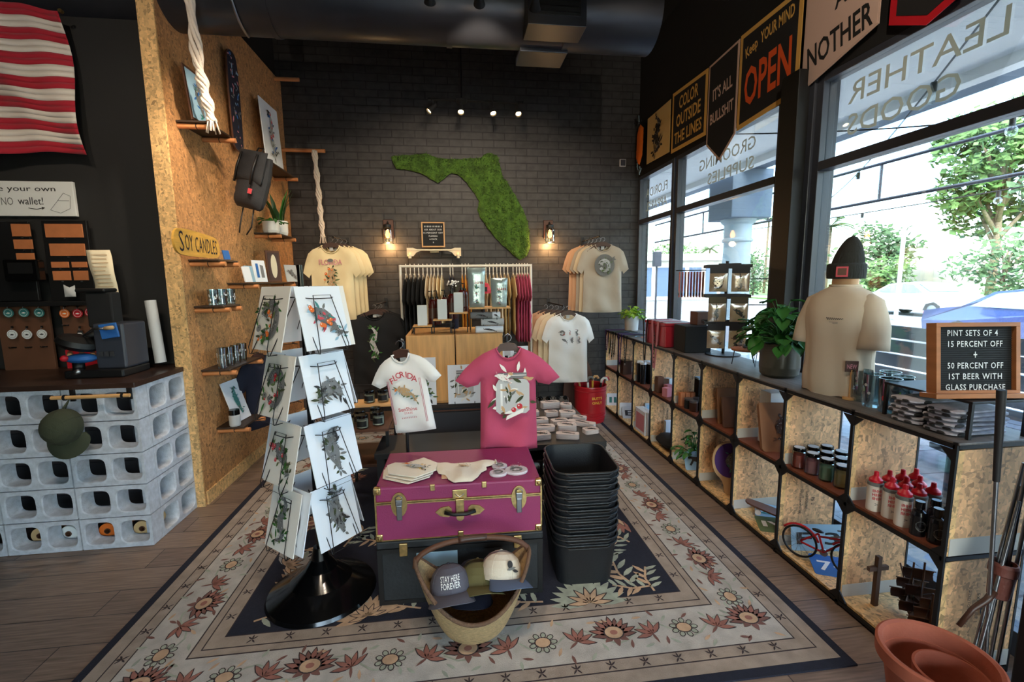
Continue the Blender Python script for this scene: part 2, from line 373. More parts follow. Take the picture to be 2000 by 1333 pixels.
# door frame at the right edge of the view: black metal post
# ================================================================ outside
struct(MB().box(XG, 7.2, -8, 16, -.12, -.02, 'pavers'), 'floor_patio')
mat('grass', (96, 130, 60), .9, var=.3, vs=6); mat('soffit', (246, 246, 242), .8)
mat('column', (170, 186, 192), .7); mat('beam', (96, 112, 128), .7); mat('slat', (38, 42, 52), .5)
struct(MB().box(7.2, 9.0, -8, 60, -.14, -.04, 'concrete'), 'floor_kerb')
struct(MB().box(9.0, 24, -30, 90, -.2, -.12, 'asphalt').box(9, 24, 8.0, 8.12, -.12, -.115, 'white'), 'floor_street')
struct(MB().box(24, 90, -40, 120, -.2, -.02, 'grass').box(24, 27, -40, 120, -.02, 0.0, 'concrete'), 'floor_verge')
struct(MB().box(XG + .16, 3.85, -8, 16, 3.1, 3.2, 'soffit').box(3.83, 3.95, -8, 16, 3.02, 3.5, 'soffit').box(XG + .16, XG + .3, -8, 16, 2.95, 3.1, 'soffit'), 'ceiling_porch')
for yy in (2.1, 4.3, 6.6):
    t = thing('recessed_light', 'round recessed light in the white porch soffit' + {2.1: ', by the top right corner of the glass', 4.3: ' above the narrow transom', 6.6: ' beyond the far window'}[yy], 'light', (3.1, yy, 3.1), group='recessed lights in the porch soffit')
    MB().lathe([(.07, -.004), (.085, -.004), (.085, .004)], 'white').build('trim_ring', t); MB().lathe([(.0, -.003), (.07, -.003)], 'downlight', cap=False).build('lens', t)
def porch_column(x, y, lab, g='porch columns'):
    t = thing('porch_column', lab, 'column', (x, y, -.02), group=g)
    MB().box(-.3, .3, -.3, .3, 0, .35, 'column').lathe([(.27, .35), (.27, .42), (.23, .46)], 'column', 32).build('plinth', t, bevel=.01)
    MB().lathe([(.22, .46), (.21, 1.3), (.195, 2.15)], 'column', 32).build('shaft', t)
    MB().lathe([(.195, 2.15), (.225, 2.17), (.225, 2.2), (.2, 2.22), (.2, 2.42), (.24, 2.45), (.26, 2.5)], 'column', 32).build('capital', t)
    MB().box(-.32, .32, -.32, .32, 2.5, 3.2, 'beam').build('beam_block', t, bevel=.01)
porch_column(4.4, 6.8, 'round blue-grey porch column with ringed capital, outside the middle window')
porch_column(4.4, 13.0, 'round porch column furthest down the building front')
tag(MB().box(4.2, 4.6, -8, 16, 3.18, 3.45, 'beam').build('porch_beam'), 'long blue-grey beam over the porch columns', 'beam')
t = thing('awning_frame', 'dark metal awning frame hanging beyond the porch soffit', 'awning', (5.4, 0, 0))
MB().cyl((0, -4, 3.0), (0, 12, 3.0), .02, 'slat').build('rail', t)
for i in range(7): MB().cyl((0, -3 + 2.1 * i, 2.55), (0, -3 + 2.1 * i, 3.0), .018, 'slat').build('hanger_rod', t)
MB().cyl((0, -4, 2.55), (0, 12, 2.55), .02, 'slat').build('lower_rail', t)
# string lights
def string_lights(p, q, n, lab, sag=.15):
    p = V(p); q = V(q); t = thing('string_lights', lab, 'string lights', p, group='string lights over the patio')
    P = [(q - p) * (k / 24) + V((0, 0, -sag * math.sin(PI * k / 24))) for k in range(25)]
    MB().tube(P, .006, 'black', 5).build('cable', t)
    for i in range(n):
        u = (i + .5) / n; c = (q - p) * u + V((0, 0, -sag * math.sin(PI * u)))
        s_ = MB().cyl(c, c + V((0, 0, -.06)), .018, 'black', 8).build('socket', t); MB().ball(c + V((0, 0, -.095)), .036, 'clear', 10).build('bulb', s_)
string_lights((5.4, .2, 2.50), (5.4, 9.5, 2.50), 6, 'string of bulbs along the awning rail', .08)
string_lights((2.6, 4.3, 2.95), (5.3, 1.6, 2.75), 3, 'string of bulbs crossing behind the leather goods lettering')
string_lights((2.6, 2.0, 2.95), (5.3, 6.4, 2.55), 3, 'string of bulbs running away towards the porch column')
# slat fence
t = thing('patio_fence', 'dark slatted patio fence seen through the windows', 'fence', (5.5, 0, 0))
for i in range(5):
    z = .10 + .18 * i; MB().box(-.02, .02, .5, 7.5, z, z + .155, 'slat').build('slat', t)
for y in (.6, 2.3, 4.0, 5.7, 7.4): MB().box(.02, .08, y - .04, y + .04, -.02, 1.05, 'slat').build('post', t)
# benches
def bench(x, y, rz, lab):
    t = thing('picnic_bench', lab, 'bench', (x, y, -.02), rz, 'benches on the patio')
    for k in range(3): MB().box(-.75, .75, -.19 + .13 * k, -.07 + .13 * k, .42, .46, 'slat').build('plank', t, bevel=.004)
    for sx in (-.6, .6): MB().box(sx - .03, sx + .03, -.17, .17, 0, .42, 'slat').build('leg', t)
bench(3.35, 1.95, 80, 'dark bench outside the glass behind the red-capped bottles')
bench(4.2, 3.4, 95, 'dark bench outside behind the jars of candles')
t = thing('patio_table', 'dark patio table outside behind the letter board', 'table', (4.3, .7, -.02), 85)
MB().box(-.8, .8, -.4, .4, .70, .74, 'slat').build('table_top', t, bevel=.006)
for sx in (-.65, .65): MB().box(sx - .04, sx + .04, -.3, .3, 0, .7, 'slat').build('leg', t)
# cars
mat('car_white', (196, 198, 202), .2, coat=1); mat('car_navy', (30, 48, 96), .2, coat=1); mat('car_glass', (120, 150, 175), .1); mat('tail', (200, 30, 40), .3); mat('tyre', (28, 28, 30), .8)
def car(x, y, rz, paint, lab, sc_=1.0):
    t = thing('car', lab, 'car', (x, y, -.12), rz, 'cars on the street'); t.scale = (sc_,) * 3
    prof = [(-2.2, .35), (-2.25, .6), (-2.2, .85), (-1.7, .95), (-1.35, 1.0), (-.75, 1.35), (-.2, 1.43), (.45, 1.38), (1.1, 1.02), (1.9, .88), (2.2, .7), (2.25, .45), (2.2, .3), (1.75, .28), (1.7, .5), (1.45, .66), (1.1, .55), (1.0, .28), (-1.0, .28), (-1.05, .5), (-1.35, .66), (-1.65, .52), (-1.75, .28)]
    b = MB(); n = len(prof); W = .88
    ring = []
    for s_ in (-1, -.82, .82, 1):
        for a, z in prof: ring.append((a, s_ * W * (1 - max(0, (z - .9)) * .28), z if abs(s_) < .9 else .3 + (z - .3) * .985))
    fs = [(k * n + i, k * n + (i + 1) % n, (k + 1) * n + (i + 1) % n, (k + 1) * n + i) for k in range(3) for i in range(n)]
    b.add(ring, fs, paint, True); b.add(ring[:n], [tuple(range(n))], paint); b.add(ring[3 * n:], [tuple(range(n - 1, -1, -1))], paint); b.build('body', t)
    for s_ in (-1, 1):
        g = MB(); k = (.895, .76)
        q = [(-1.15, 1.0), (-.68, 1.3), (-.15, 1.37), (-.1, .99)]; r2 = [(-.03, .99), (-.08, 1.37), (.42, 1.33), (.95, 1.0)]
        for pl in (q, r2): g.add([(a, s_ * (W * (1 - max(0, z - .9) * .28) + .006), z) for a, z in pl], [(0, 1, 2, 3)], 'car_glass')
        g.build('side_window', t)
        for wx in (-1.36, 1.4):
            wmb = MB(T(wx, s_ * .8, .31) @ R(90, 'X')); wmb.lathe([(.0, -.1), (.31, -.1), (.325, -.08), (.325, .08), (.31, .1), (.2, .1), (.19, .07), (0, .07)], 'tyre', 24, cap=False)
            wh = wmb.build('wheel', t); MB(T(wx, s_ * .8, .31) @ R(90, 'X')).lathe([(.0, -.112), (.05, -.115), (.19, -.105), (.2, -.10)], 'steel', 20, cap=False).lathe([(.2, .10), (.19, .105), (.05, .115), (0, .112)], 'steel', 20, cap=False).build('hubcap', wh)
    g = MB(); g.add([(-1.32, y_ * .7, z) for y_, z in ((-1, 1.03), (1, 1.03))] + [(-.8, y_ * .62, 1.34) for y_ in (1, -1)], [(0, 1, 2, 3)], 'car_glass', M=T(-.012, 0, .01))
    g.build('rear_window', t); g = MB(); g.add([(1.08, y_ * .7, 1.05) for y_ in (-1, 1)] + [(.5, y_ * .62, 1.37) for y_ in (1, -1)], [(0, 1, 2, 3)], 'car_glass', M=T(.012, 0, .01)); g.build('windscreen', t)
    for s_ in (-1, 1): MB().box(-2.27, -2.15, s_ * .7 - .14, s_ * .7 + .14, .66, .82, 'tail').build('tail_light', t, bevel=.02)
    return t
car(20.0, 17.6, -92, 'car_white', 'white sedan on the street, to the right of the hooded mannequin')
car(12.6, 8.0, -92, 'car_navy', 'dark blue sedan passing behind the black letter board')
car(21, 11.5, -92, 'car_white', 'white car furthest right, behind the dark blue sedan')
# trees
mat('foliage', (78, 112, 50), .7, var=.35, vs=3); mat('foliage_dark', (54, 84, 42), .7, var=.35, vs=3); mat('bark', (120, 104, 84), .9, var=.3, vs=10)
def tree(x, y, h, r, lab, seed=0, m='foliage', n=900, z0=.35, lf=.16):
    rnd = random.Random(seed); t = thing('tree', lab, 'tree', (x, y, -.1), group='trees across the street')
    b = MB(); b.tube([(0, 0, 0), (.1, 0, h * .3), (0, .1, h * .6), (.1, 0, h * .85)], [h * .02, h * .016, h * .01, .03], 'bark', 7)
    cl = []
    for k in range(11):
        a = rnd.uniform(0, 2 * PI); q = rnd.uniform(.1, .75) * r; z = h * rnd.uniform(z0 + .1, .93); c = V((q * math.cos(a), q * math.sin(a), z)); cl.append((c, rnd.uniform(.32, .55) * r))
        b.tube([(0, 0, z * .6), c * .7 + V((0, 0, z * .25)), c], [h * .012, h * .008, .02], 'bark', 5)
    b.build('trunk', t)
    f = MB(); vs = []; fs = []
    for k in range(n):
        c, q = cl[k % len(cl)]; d = V((rnd.gauss(0, 1), rnd.gauss(0, 1), rnd.gauss(0, .8))).normalized() * q * rnd.uniform(.55, 1.05)
        p = c + d; u = V((rnd.gauss(0, 1), rnd.gauss(0, 1), rnd.gauss(0, 1))).normalized(); v_ = u.orthogonal().normalized(); l = lf * rnd.uniform(.7, 1.5) * (h / 5) ** .5
        o = len(vs); vs += [p - u * l, p + v_ * l * .6, p + u * l, p - v_ * l * .6]; fs.append((o, o + 1, o + 2, o + 3))
    f.add(vs, fs, m); f.build('foliage', t)
def palm(x, y, h, lab, seed):
    rnd = random.Random(seed); t = thing('palm_tree', lab, 'palm', (x, y, -.1), group='palms across the street')
    MB().tube([(0, 0, 0), (.05, .02, h * .5), (.1, 0, h)], [.13, .1, .09], 'bark', 9).build('trunk', t); f = MB()
    for k in range(34):
        a = rnd.uniform(0, 2 * PI); e = rnd.uniform(-.5, 1.1); L_ = h * .28; d = V((math.cos(a), math.sin(a), 0)); s_ = V((-d.y, d.x, 0)); c = V((.1, 0, h))
        st = [c + d * L_ * u * math.cos(e) + V((0, 0, L_ * (u * math.sin(e) - .5 * u * u))) for u in (0, .35, .7, 1)]
        for j in range(3):
            for q in range(5):
                p = st[j].lerp(st[j + 1], q / 5); w_ = .34
                for sg in (-1, 1): f.add([p, p + s_ * sg * w_ + V((0, 0, -.14)) + d * .12, p + d * .07], [(0, 1, 2)], 'foliage')
    f.build('fronds', t)
tree(34, 25.5, 12.5, 4.6, 'tall broad tree above the dark blue sedan', 1, 'foliage', 4600)
tree(30, 17.5, 8.6, 3.4, 'tall tree at the right edge of the windows', 2, 'foliage_dark', 2800)
tree(27, 26.6, 4.8, 2.4, 'rounded bushy tree right of the mannequin', 3, 'foliage_dark', 1400, .15)
tree(24, 23.4, 2.6, 1.5, 'low hedge-like tree behind the white sedan', 4, 'foliage', 1000, .05)
tree(25.5, 18.6, 3.4, 2.0, 'low leafy bush behind the dark blue sedan', 5, 'foliage_dark', 1000, .05)
tree(23, 45.5, 5.0, 2.8, 'tree left of the porch column', 6, 'foliage', 900, .2)
tree(26, 37.5, 4.0, 2.6, 'bush between the porch column and the black post', 7, 'foliage_dark', 900, .1)
tree(28, 57.0, 6.0, 3.2, 'far pale tree beyond the furthest window', 8, 'foliage', 700, .2)
palm(31, 43.0, 7.4, 'palm with a shaggy crown right of the porch column', 1); palm(24, 28.3, 2.6, 'short palm behind the mannequin shoulder', 2); palm(29, 33.0, 5.6, 'palm rising just right of the black post', 3)
palm(29, 50.0, 5.0, 'small palm left of the porch column', 4)
# far building with fence
t = thing('far_building', 'pale low building across the parking lot, seen through the far window', 'building', (16, 34, -.1), 0)
mat('far_wall', (214, 212, 206), .8); mat('far_blue', (84, 104, 130), .7)
MB().box(-5, 5, 0, 6, 0, 3.0, 'far_wall').build('wall', t); MB().box(-5.4, 5.4, -.6, 6, 3.0, 3.5, 'far_wall').build('roof', t, bevel=.03)
for k in range(7): MB().box(-4.6 + 1.35 * k, -3.6 + 1.35 * k, -.06, 0, .3, 2.5, 'far_blue').build('window', t)
t = thing('street_sign_pole', 'pole with road signs at the right edge of the windows', 'sign', (9.0, 5.05, -.1))
MB().cyl((0, 0, 0), (0, 0, 4.4), .05, 'slat').build('pole', t); mat('sign_pink', (206, 190, 200), .5)
for z, h in ((3.1, .5), (2.55, .3)): MB().box(-.03, -.01, -.25, .25, z - h / 2 + .2, z + h / 2 + .2, 'sign_pink').build('sign_plate', t)
t = thing('light_pole', 'slim pale pole in front of the trees, right of the mannequin', 'pole', (17, 15.8, -.1)); MB().cyl((0, 0, 0), (0, 0, 3.7), .07, 'light_grey').build('pole', t)
t = thing('parking_sign', 'small dark box on a thin post outside the far window', 'sign', (6.2, 13.6, 0)); MB().cyl((0, 0, 0), (0, 0, 2.0), .03, 'slat').build('post', t); MB().box(-.12, .12, -.08, .08, 1.95, 2.4, 'slat').build('sign_box', t, bevel=.02)
# ================================================================ shared makers
XZ = FR((0, 0, 0), (1, 0, 0), (0, 0, 1))      # local drawing plane facing -Y
NTH = ['first', 'second', 'third', 'fourth', 'fifth', 'sixth', 'seventh', 'eighth', 'ninth', 'tenth', 'eleventh', 'twelfth', 'thirteenth', 'fourteenth']
def art(mb, M, w, h, seed, kind='ring', fruit='orange', leaves=('moss_ink', 'olive', 'leaf_dark'), body=('grey', 'ink', 'ink_grey'), nl=26, nf=5):
    rnd = random.Random(seed)
    P = {'ring': [(math.cos(a) * .26, math.sin(a) * .3 - .05, .085 + .03 * math.sin(a / 2)) for a in (-2.6 + i * .42 for i in range(14))],
         'fish': [(-.3, .14, .03), (-.2, .12, .09), (-.05, .05, .14), (.1, -.05, .13), (.22, -.16, .06), (.3, -.27, .03), (.36, -.36, .09)],
         'bird': [(.08, .4, .03), (.06, .32, .07), (.0, .2, .11), (-.02, .05, .15), (.02, -.1, .13), (.06, -.25, .07), (.1, -.42, .03)],
         'turtle': [(-.3, -.28, .05), (-.22, -.2, .06), (-.08, -.1, .16), (.1, -.08, .18), (.22, -.18, .1), (.3, -.3, .04)],
         'gator': [(-.05, .42, .03), (.06, .3, .06), (.0, .15, .08), (-.1, .02, .1), (-.04, -.14, .1), (.08, -.26, .07), (.0, -.38, .05), (-.16, -.4, .03)],
         'plant': [(0, -.42, .02), (0, -.1, .02), (.02, .2, .015)],
         'jar': []}[kind]
    P = [(x * w, y * h, r * 1.22 * min(w, h)) for x, y, r in P]
    mn = min(w, h)
    def leaves_at(k):
        for _ in range(k):
            if P: x, y, r = rnd.choice(P)
            else: a = rnd.uniform(0, 6.3); x, y, r = math.cos(a) * .28 * w, math.sin(a) * .36 * h, .03
            a = rnd.uniform(0, 360); x += math.cos(math.radians(a)) * r * .8; y += math.sin(math.radians(a)) * r * .8
            mb.flat(leafp(x, y, mn * rnd.uniform(.1, .24), mn * .07, a), rnd.choice(leaves), M)
    leaves_at(nl // 2)
    if kind == 'jar':
        mb.flat([(x * w, y * h) for x, y in ((-.27, .28), (.27, .28), (.33, .18), (.33, -.32), (.26, -.38), (-.26, -.38), (-.33, -.32), (-.33, .18))], 'light_grey', M); mb.flat([(x * w, y * h) for x, y in ((-.24, .2), (-.2, .2), (-.2, -.3), (-.24, -.3))], 'white', M)
        mb.flat([(x * w, y * h) for x, y in ((-.28, .4), (.28, .4), (.28, .29), (-.28, .29))], 'grey', M); mb.flat([(x * w, y * h) for x, y in ((-.27, .36), (.27, .36), (.27, .345), (-.27, .345))], 'paper', M)
        for _ in range(16): mb.flat(leafp(rnd.uniform(-.15, .15) * w, rnd.uniform(-.3, .1) * h, mn * .16, mn * .05, rnd.uniform(0, 360)), rnd.choice(('olive', 'tan', 'ink_grey', 'paper')), M)
        mb.flat([(x * w, y * h) for x, y in ((-.14, -.5), (.2, -.36), (.22, -.27), (-.12, -.42))], 'paper', M)
    if len(P) > 3:
        L, Rr = [], []
        for i, (x, y, r) in enumerate(P):
            a = P[max(0, i - 1)]; b = P[min(len(P) - 1, i + 1)]; d = V((b[0] - a[0], b[1] - a[1])).normalized(); L.append((x - d.y * r, y + d.x * r)); Rr.append((x + d.y * r, y - d.x * r))
        for i in range(len(P) - 1):
            mb.flat([L[i], L[i + 1], Rr[i + 1], Rr[i]], body[0], M)
        for i in range(len(P) - 1):
            for k in range(12):
                u = rnd.random(); v = rnd.random(); a = V(L[i]).lerp(V(L[i + 1]), u); b = V(Rr[i]).lerp(V(Rr[i + 1]), u); c = a.lerp(b, v)
                mb.flat(ell(c.x, c.y, mn * rnd.uniform(.01, .028), mn * rnd.uniform(.005, .012), rnd.uniform(0, 180), 7), (body[1], body[2], 'light_grey', body[1])[k % 4], M)
        x, y, r = P[0]; mb.flat(ell(x, y, r * 1.4, r * 1.2, 20), body[0], M); mb.flat(ell(x, y + r * .3, r * .3, r * .3, 0, 6), body[1], M)
    leaves_at(nl // 2)
    for _ in range(nf if fruit else 0):
        if P: x, y, r = rnd.choice(P[:max(2, len(P) * 2 // 3)])
        else: x, y, r = rnd.uniform(-.25, .25) * w, rnd.uniform(-.35, .3) * h, .03
        x += rnd.uniform(-1, .3) * r * 1.6; y += rnd.uniform(-1, 1) * r; q = mn * rnd.uniform(.035, .06)
        mb.flat(ell(x, y, q, q, 0, 10), fruit, M); mb.flat(ell(x - q * .3, y + q * .3, q * .3, q * .25, 0, 6), 'paper', M)
def tee_outline(w, h, sl=.88, drop=.33):
    q_ = sl - .5; Rh = [(0, -.1), (.1, -.085), (.17, -.045), (.21, .0), (.42, -.05), (.49 + q_ * .2, -.105), (.5 + q_ * .58, -.105 - (drop - .1) * .42), (sl, -drop), (max(.53, sl - .19), -drop - .07), (.515, -drop - .045), (.475, -drop - .01), (.485, -.7), (.5, -1), (.25, -1.008), (0, -1.01)]
    q = [(x * w, y * h) for x, y in Rh]; return dense(q + [(-x, y) for x, y in reversed(q[1:-1])], .05)
HG = []
def tee(loc, w, h, m, label, group=None, rz=0, T_=.03, fold=.010, seed=0, sl=.88, drop=.33, pr=None, name='t_shirt', cat='shirt', collar=True, res=.035, hanger=None, hlabel=None):
    r = thing(name, label, cat, loc, rz, group)
    MB(XZ).puff(tee_outline(w, h, sl, drop), T_, .07, m, res, fold, seed).build('body', r)
    if collar:
        c = MB(XZ); F = [(x * w, y * h, T_ * .7) for x, y in ((-.21, 0), (-.17, -.045), (-.1, -.085), (0, -.1), (.1, -.085), (.17, -.045), (.21, 0))]; Bk = [(x * w, y * h, -T_ * .7) for x, y in ((.14, .004), (0, -.02), (-.14, .004))]
        c.tube(F + Bk, .0055, m, 6, True); c.build('collar', r)
        tg = MB(XZ); tg.box(-.018, .018, -.05, -.012, -T_ * .5, -T_ * .5 + .002, 'light_grey'); tg.build('neck_label', r)
    if pr: p = MB(XZ @ T(0, 0, T_ + fold * 1.5 + .0015)); pr(p, w, h); p.build('print', r)
    if hanger: HG.append(wood_hanger((loc[0], loc[1], loc[2]), w * .7, hlabel, rz, hanger))
    return r
def wood_hanger(loc, w, label, rz=0, m='dark_brown', group='clothes hangers', hook=.09):
    r = thing('clothes_hanger', label, 'hanger', loc, rz, group)
    a = [(-w / 2, -.07), (-w * .3, -.015), (-.045, .022), (0, .032), (.045, .022), (w * .3, -.015), (w / 2, -.07), (w / 2 - .01, -.095), (w * .27, -.05), (.04, -.018), (-.04, -.018), (-w * .27, -.05), (-w / 2 + .01, -.095)]
    MB(XZ).prism(a, -.007, .007, m).build('shoulder_bar', r, bevel=.003)
    pts = [(0, 0, .025), (0, 0, hook * .4)] + [(.022 * math.sin(t) , 0, hook * .4 + .03 - .022 * math.cos(t) - .008) for t in (0, .8, 1.6, 2.4, 3.2, 4.0, 4.6)]
    MB().tube(pts, .0025, 'steel', 6).build('hook', r); return r
def plant_leafy(root, z0, n, r, hgt, m, seed=0, lw=.35, ll=.09, name='foliage', droop=.5):
    rnd = random.Random(seed); f = MB()
    for k in range(n):
        a = rnd.uniform(0, 2 * PI); e = rnd.uniform(.1, 1.0); q = rnd.uniform(.15, 1); tip = V((math.cos(a) * r * q, math.sin(a) * r * q, z0 + hgt * (1.15 - q * .75) * e))
        f.tube([(0, 0, z0), V((tip.x * .4, tip.y * .4, z0 + (tip.z - z0) * .7)), tip], .002, m, 4)
        d = V((math.cos(a), math.sin(a), rnd.uniform(-droop, .5))).normalized(); s_ = d.cross(V((0, 0, 1))).normalized(); up = s_.cross(d); l = ll * rnd.uniform(.7, 1.2)
        vs = []
        for u, wd in ((0, .02), (.2, .32), (.45, .42), (.75, .26), (1, .01)):
            c = tip + d * l * u - up * (l * .3 * u * u); vs += [c - s_ * wd * l * lw * 2.2 + up * .006, c - up * .004, c + s_ * wd * l * lw * 2.2 + up * .006]
        f.add(vs, [(3 * j + i, 3 * j + i + 1, 3 * j + i + 4, 3 * j + i + 3) for j in range(4) for i in range(2)], m, True)
    return f.build(name, root)
# ================================================================ counter of cinder blocks
mat('block', (196, 200, 208), .9, var=.14, vs=30, bump=.35, bs=120)
def block_mesh(mb, M=None):
    N = 24
    for cx in (-.098, .098):
        rings = []
        for y, kx, kz in ((-.048, .083, .074), (-.042, .078, .070), (.03, .074, .066), (.048, .074, .066)):
            out = []; inn = []
            for i in range(N):
                a = 2 * PI * i / N; c, s_ = math.cos(a), math.sin(a); sc1 = 1 / max(abs(c), abs(s_))
                e = 2 / 4.2; inn.append((cx + math.copysign(abs(c) ** e, c) * kx, y, math.copysign(abs(s_) ** e, s_) * kz)); out.append((cx + c * sc1 * .098, y, s_ * sc1 * .097))
            rings.append((out, inn))
        q = [(i, (i + 1) % N, N + (i + 1) % N, N + i) for i in range(N)]
        mb.add(rings[0][0] + rings[0][1], q, 'block', False, M); mb.add(rings[-1][1] + rings[-1][0], q, 'block', False, M)
        for k in range(3): mb.add(rings[k][1] + rings[k + 1][1], q, 'block', True, M)
    mb.add([(x, y, z) for y in (-.048, .048) for z in (-.097, .097) for x in (-.196, .196)], [(0, 4, 5, 1), (2, 3, 7, 6), (0, 2, 6, 4), (1, 5, 7, 3)], 'block', False, M)
bp = None
rows = ['bottom', 'second', 'third', 'fourth', 'top']
for c in range(3):
    for r in range(5):
        lab = 'grey cinder block facing the shop, %s row, %s from the counter corner' % (rows[r], ('nearest', 'second', 'third')[c])
        p = (-2.068 - .4 * c, 2.949, .1 + .2 * r)
        if bp is None: b = MB(); block_mesh(b); bp = b.build('cinder_block', loc=p); o = bp
        else: o = bp.copy(); COL.objects.link(o); o.location = p
        tag(o, lab, 'cinder block', 'cinder blocks of the counter')
for r in range(5):
    o = bp.copy(); COL.objects.link(o); o.location = (-1.919, 3.196, .1 + .2 * r); o.rotation_euler = (0, 0, PI / 2)
    tag(o, 'grey cinder block on the counter side next to the particle board wall, %s row' % rows[r], 'cinder block', 'cinder blocks of the counter')
mat('counter_wood', (58, 40, 32), .35, var=.3, vs=6, stretch=(1, 8, 8))
tag(MB().prism([(-5.5, 2.88), (-1.86, 2.88), (-1.86, 3.38), (-1.93, 3.38), (-1.93, 3.53), (-5.5, 3.53)], 1.0, 1.03, 'counter_wood').build('countertop', bevel=.004), 'dark polished wood countertop on the cinder blocks', 'countertop')
# odds and ends stored inside the blocks
mat('roll_paper', (206, 170, 120), .8); mat('storage', (70, 64, 66), .8)
t = thing('storage_cabinet', 'dark cabinet standing inside the cinder block counter', 'cabinet', (-3.2, 3.4, 0)); MB().box(-.9, 1.05, -.12, .12, 0, .97, 'storage').build('body', t)
for k in range(4): MB().box(-.9, 1.05, -.135, -.12, .22 * k + .06, .22 * k + .2, 'dark_grey').build('drawer_front', t)
for (x, y, m, lb) in ((-2.0, .1, 'roll_paper', 'brown paper roll end in the bottom cinder block nearest the corner'), (-2.2, .1, 'orange', 'orange paper roll in the bottom cinder block, second hole from the corner'), (-2.42, .1, 'white', 'white paper roll in the bottom row of blocks'), (-2.58, .1, 'roll_paper', 'tan paper roll end furthest left in the bottom blocks')):
    t = thing('paper_roll', lb, 'roll', (x, 3.01, .06), group='paper rolls in the bottom blocks')
    MB(R(-90, 'X')).lathe([(.018, 0), (.05, 0), (.05, .22), (.018, .22)], m, 20, cap=False).build('roll', t); MB(R(-90, 'X')).lathe([(.014, -.004), (.018, -.004), (.018, .225), (.014, .225), (.014, -.004)], 'brown', 14, cap=False).build('core', t)
# rail with cap
t = thing('dowel_rail', 'wooden dowel on black brackets across the top row of cinder blocks', 'rail', (0, 0, 0))
MB().cyl((-2.27, 2.84, .965), (-1.865, 2.84, .965), .011, 'wood_lt', 12).build('dowel', t)
for x in (-2.2, -1.9): MB().box(x - .012, x + .012, 2.888, 2.899, .93, 1.0, 'black').cyl((x, 2.84, .965), (x, 2.893, .965), .006, 'black', 8).lathe([(.013, -.006), (.017, -.006), (.017, .006), (.013, .006), (.013, -.006)], 'black', 12, T(x, 2.84, .965) @ R(90, 'Y'), cap=False).build('bracket', t)
mat('cap_olive', (58, 62, 44), .95, bump=.2, bs=300)
def cap(loc, rot, mc, mbill, label, group='caps', name='baseball_cap', words=None, btn=True, front=None, bsc=1.0, strap=None):
    r = thing(name, label, 'cap', loc, 0, group); r.rotation_euler = rot
    n = 28; pr = [(.0885, 0), (.090, .02), (.086, .05), (.074, .08), (.052, .102), (.025, .113), (.0, .116)]
    b = MB(); b.lathe(pr, mc, n, cap=False, sx=1, sy=1.12); b.lathe([(a * .97, z * .97) for a, z in pr], mc, n, cap=False, sx=1, sy=1.12); b.build('crown', r)
    s_ = MB()
    for k in range(3):
        a = PI * k / 3 + PI / 6; s_.tube([(1.005 * q * math.cos(a), 1.005 * q * 1.12 * math.sin(a), z) for q, z in pr] + [(-1.005 * q * math.cos(a), -1.005 * q * 1.12 * math.sin(a), z) for q, z in reversed(pr[:-1])], .0012, mc, 4)
    s_.build('seam', r)
    if strap: MB().tube([(0, .09, .03), strap, (0, .095, .0)], .004, mc, 5).build('strap', r)
    if btn: MB().ball((0, 0, .117), (.008, .008, .004), mc, 10).build('button', r)
    if front:
        f = MB(); q = []
        for k in range(6):
            rr, z = pr[k]
            for i in range(9): a = -PI / 2 + (i - 4) * .2; q.append((rr * 1.012 * math.cos(a), rr * 1.012 * 1.12 * math.sin(a), z * 1.004 + .0005))
        f.add(q, [(k * 9 + i, k * 9 + i + 1, (k + 1) * 9 + i + 1, (k + 1) * 9 + i) for k in range(5) for i in range(8)], front, True); f.build('front_panel', r)
    def bf(u, v, dz=0):
        a = PI + PI * (.13 + .74 * u); R0 = .089; rr = R0 + .073 * v * math.sin(PI * u) ** .6 * bsc
        x = rr * math.cos(a) * (1 if v == 0 else 1.0); y = rr * 1.12 * math.sin(a); return (x, y, .004 - .02 * v * v - (x * x) * 1.6 * v + dz)
    c = MB(); c.grid(20, 6, lambda u, v: bf(u, v, .0015), mbill); c.grid(20, 6, lambda u, v: bf(u, v, -.0015), mbill); c.tube([bf(u / 20, 1) for u in range(21)], .002, mbill, 5); c.build('brim', r)
    if words:
        w_ = MB()
        for j, (tx, zz, hh, ww, mm) in enumerate(words):
            vs, fs, (x0, x1, y0, y1) = text_geo(tx, .012)
            P = []
            for v in vs:
                X = ((v.x - x0) / (x1 - x0) - .5) * ww; Z = zz + ((v.y - y0) / (y1 - y0) - .5) * hh
                rr = next((pr[i][0] + (pr[i + 1][0] - pr[i][0]) * (Z - pr[i][1]) / (pr[i + 1][1] - pr[i][1]) for i in range(6) if pr[i][1] <= Z <= pr[i + 1][1]), .05); a = -PI / 2 + X / rr
                P.append(((rr * 1.025) * math.cos(a), (rr * 1.025) * 1.12 * math.sin(a), Z + .0015 * (1 if Z > .05 else 0)))
            w_.add(P, fs, mm)
        w_.build('lettering', r)
    return r
cap((-2.17, 2.775, .815), (math.radians(78), 0, math.radians(8)), 'cap_olive', 'cap_olive', 'olive green cap hanging from the wooden rail on the cinder blocks', strap=(0, .15, -.035))
cap((-2.93, 2.76, .775), (math.radians(60), 0, math.radians(-10)), 'cap_olive', 'cap_olive', 'olive cap cut off by the left edge, in front of the cinder blocks', strap=(0, .16, -.01))
t = thing('dowel_rail', 'short dowel with the second olive cap, cut off by the left edge', 'rail', (0, 0, 0)); MB().cyl((-3.1, 2.84, .925), (-2.85, 2.84, .925), .011, 'wood_lt', 12).build('dowel', t); MB().cyl((-2.98, 2.84, .925), (-2.98, 2.893, .925), .006, 'black', 8).build('bracket', t)
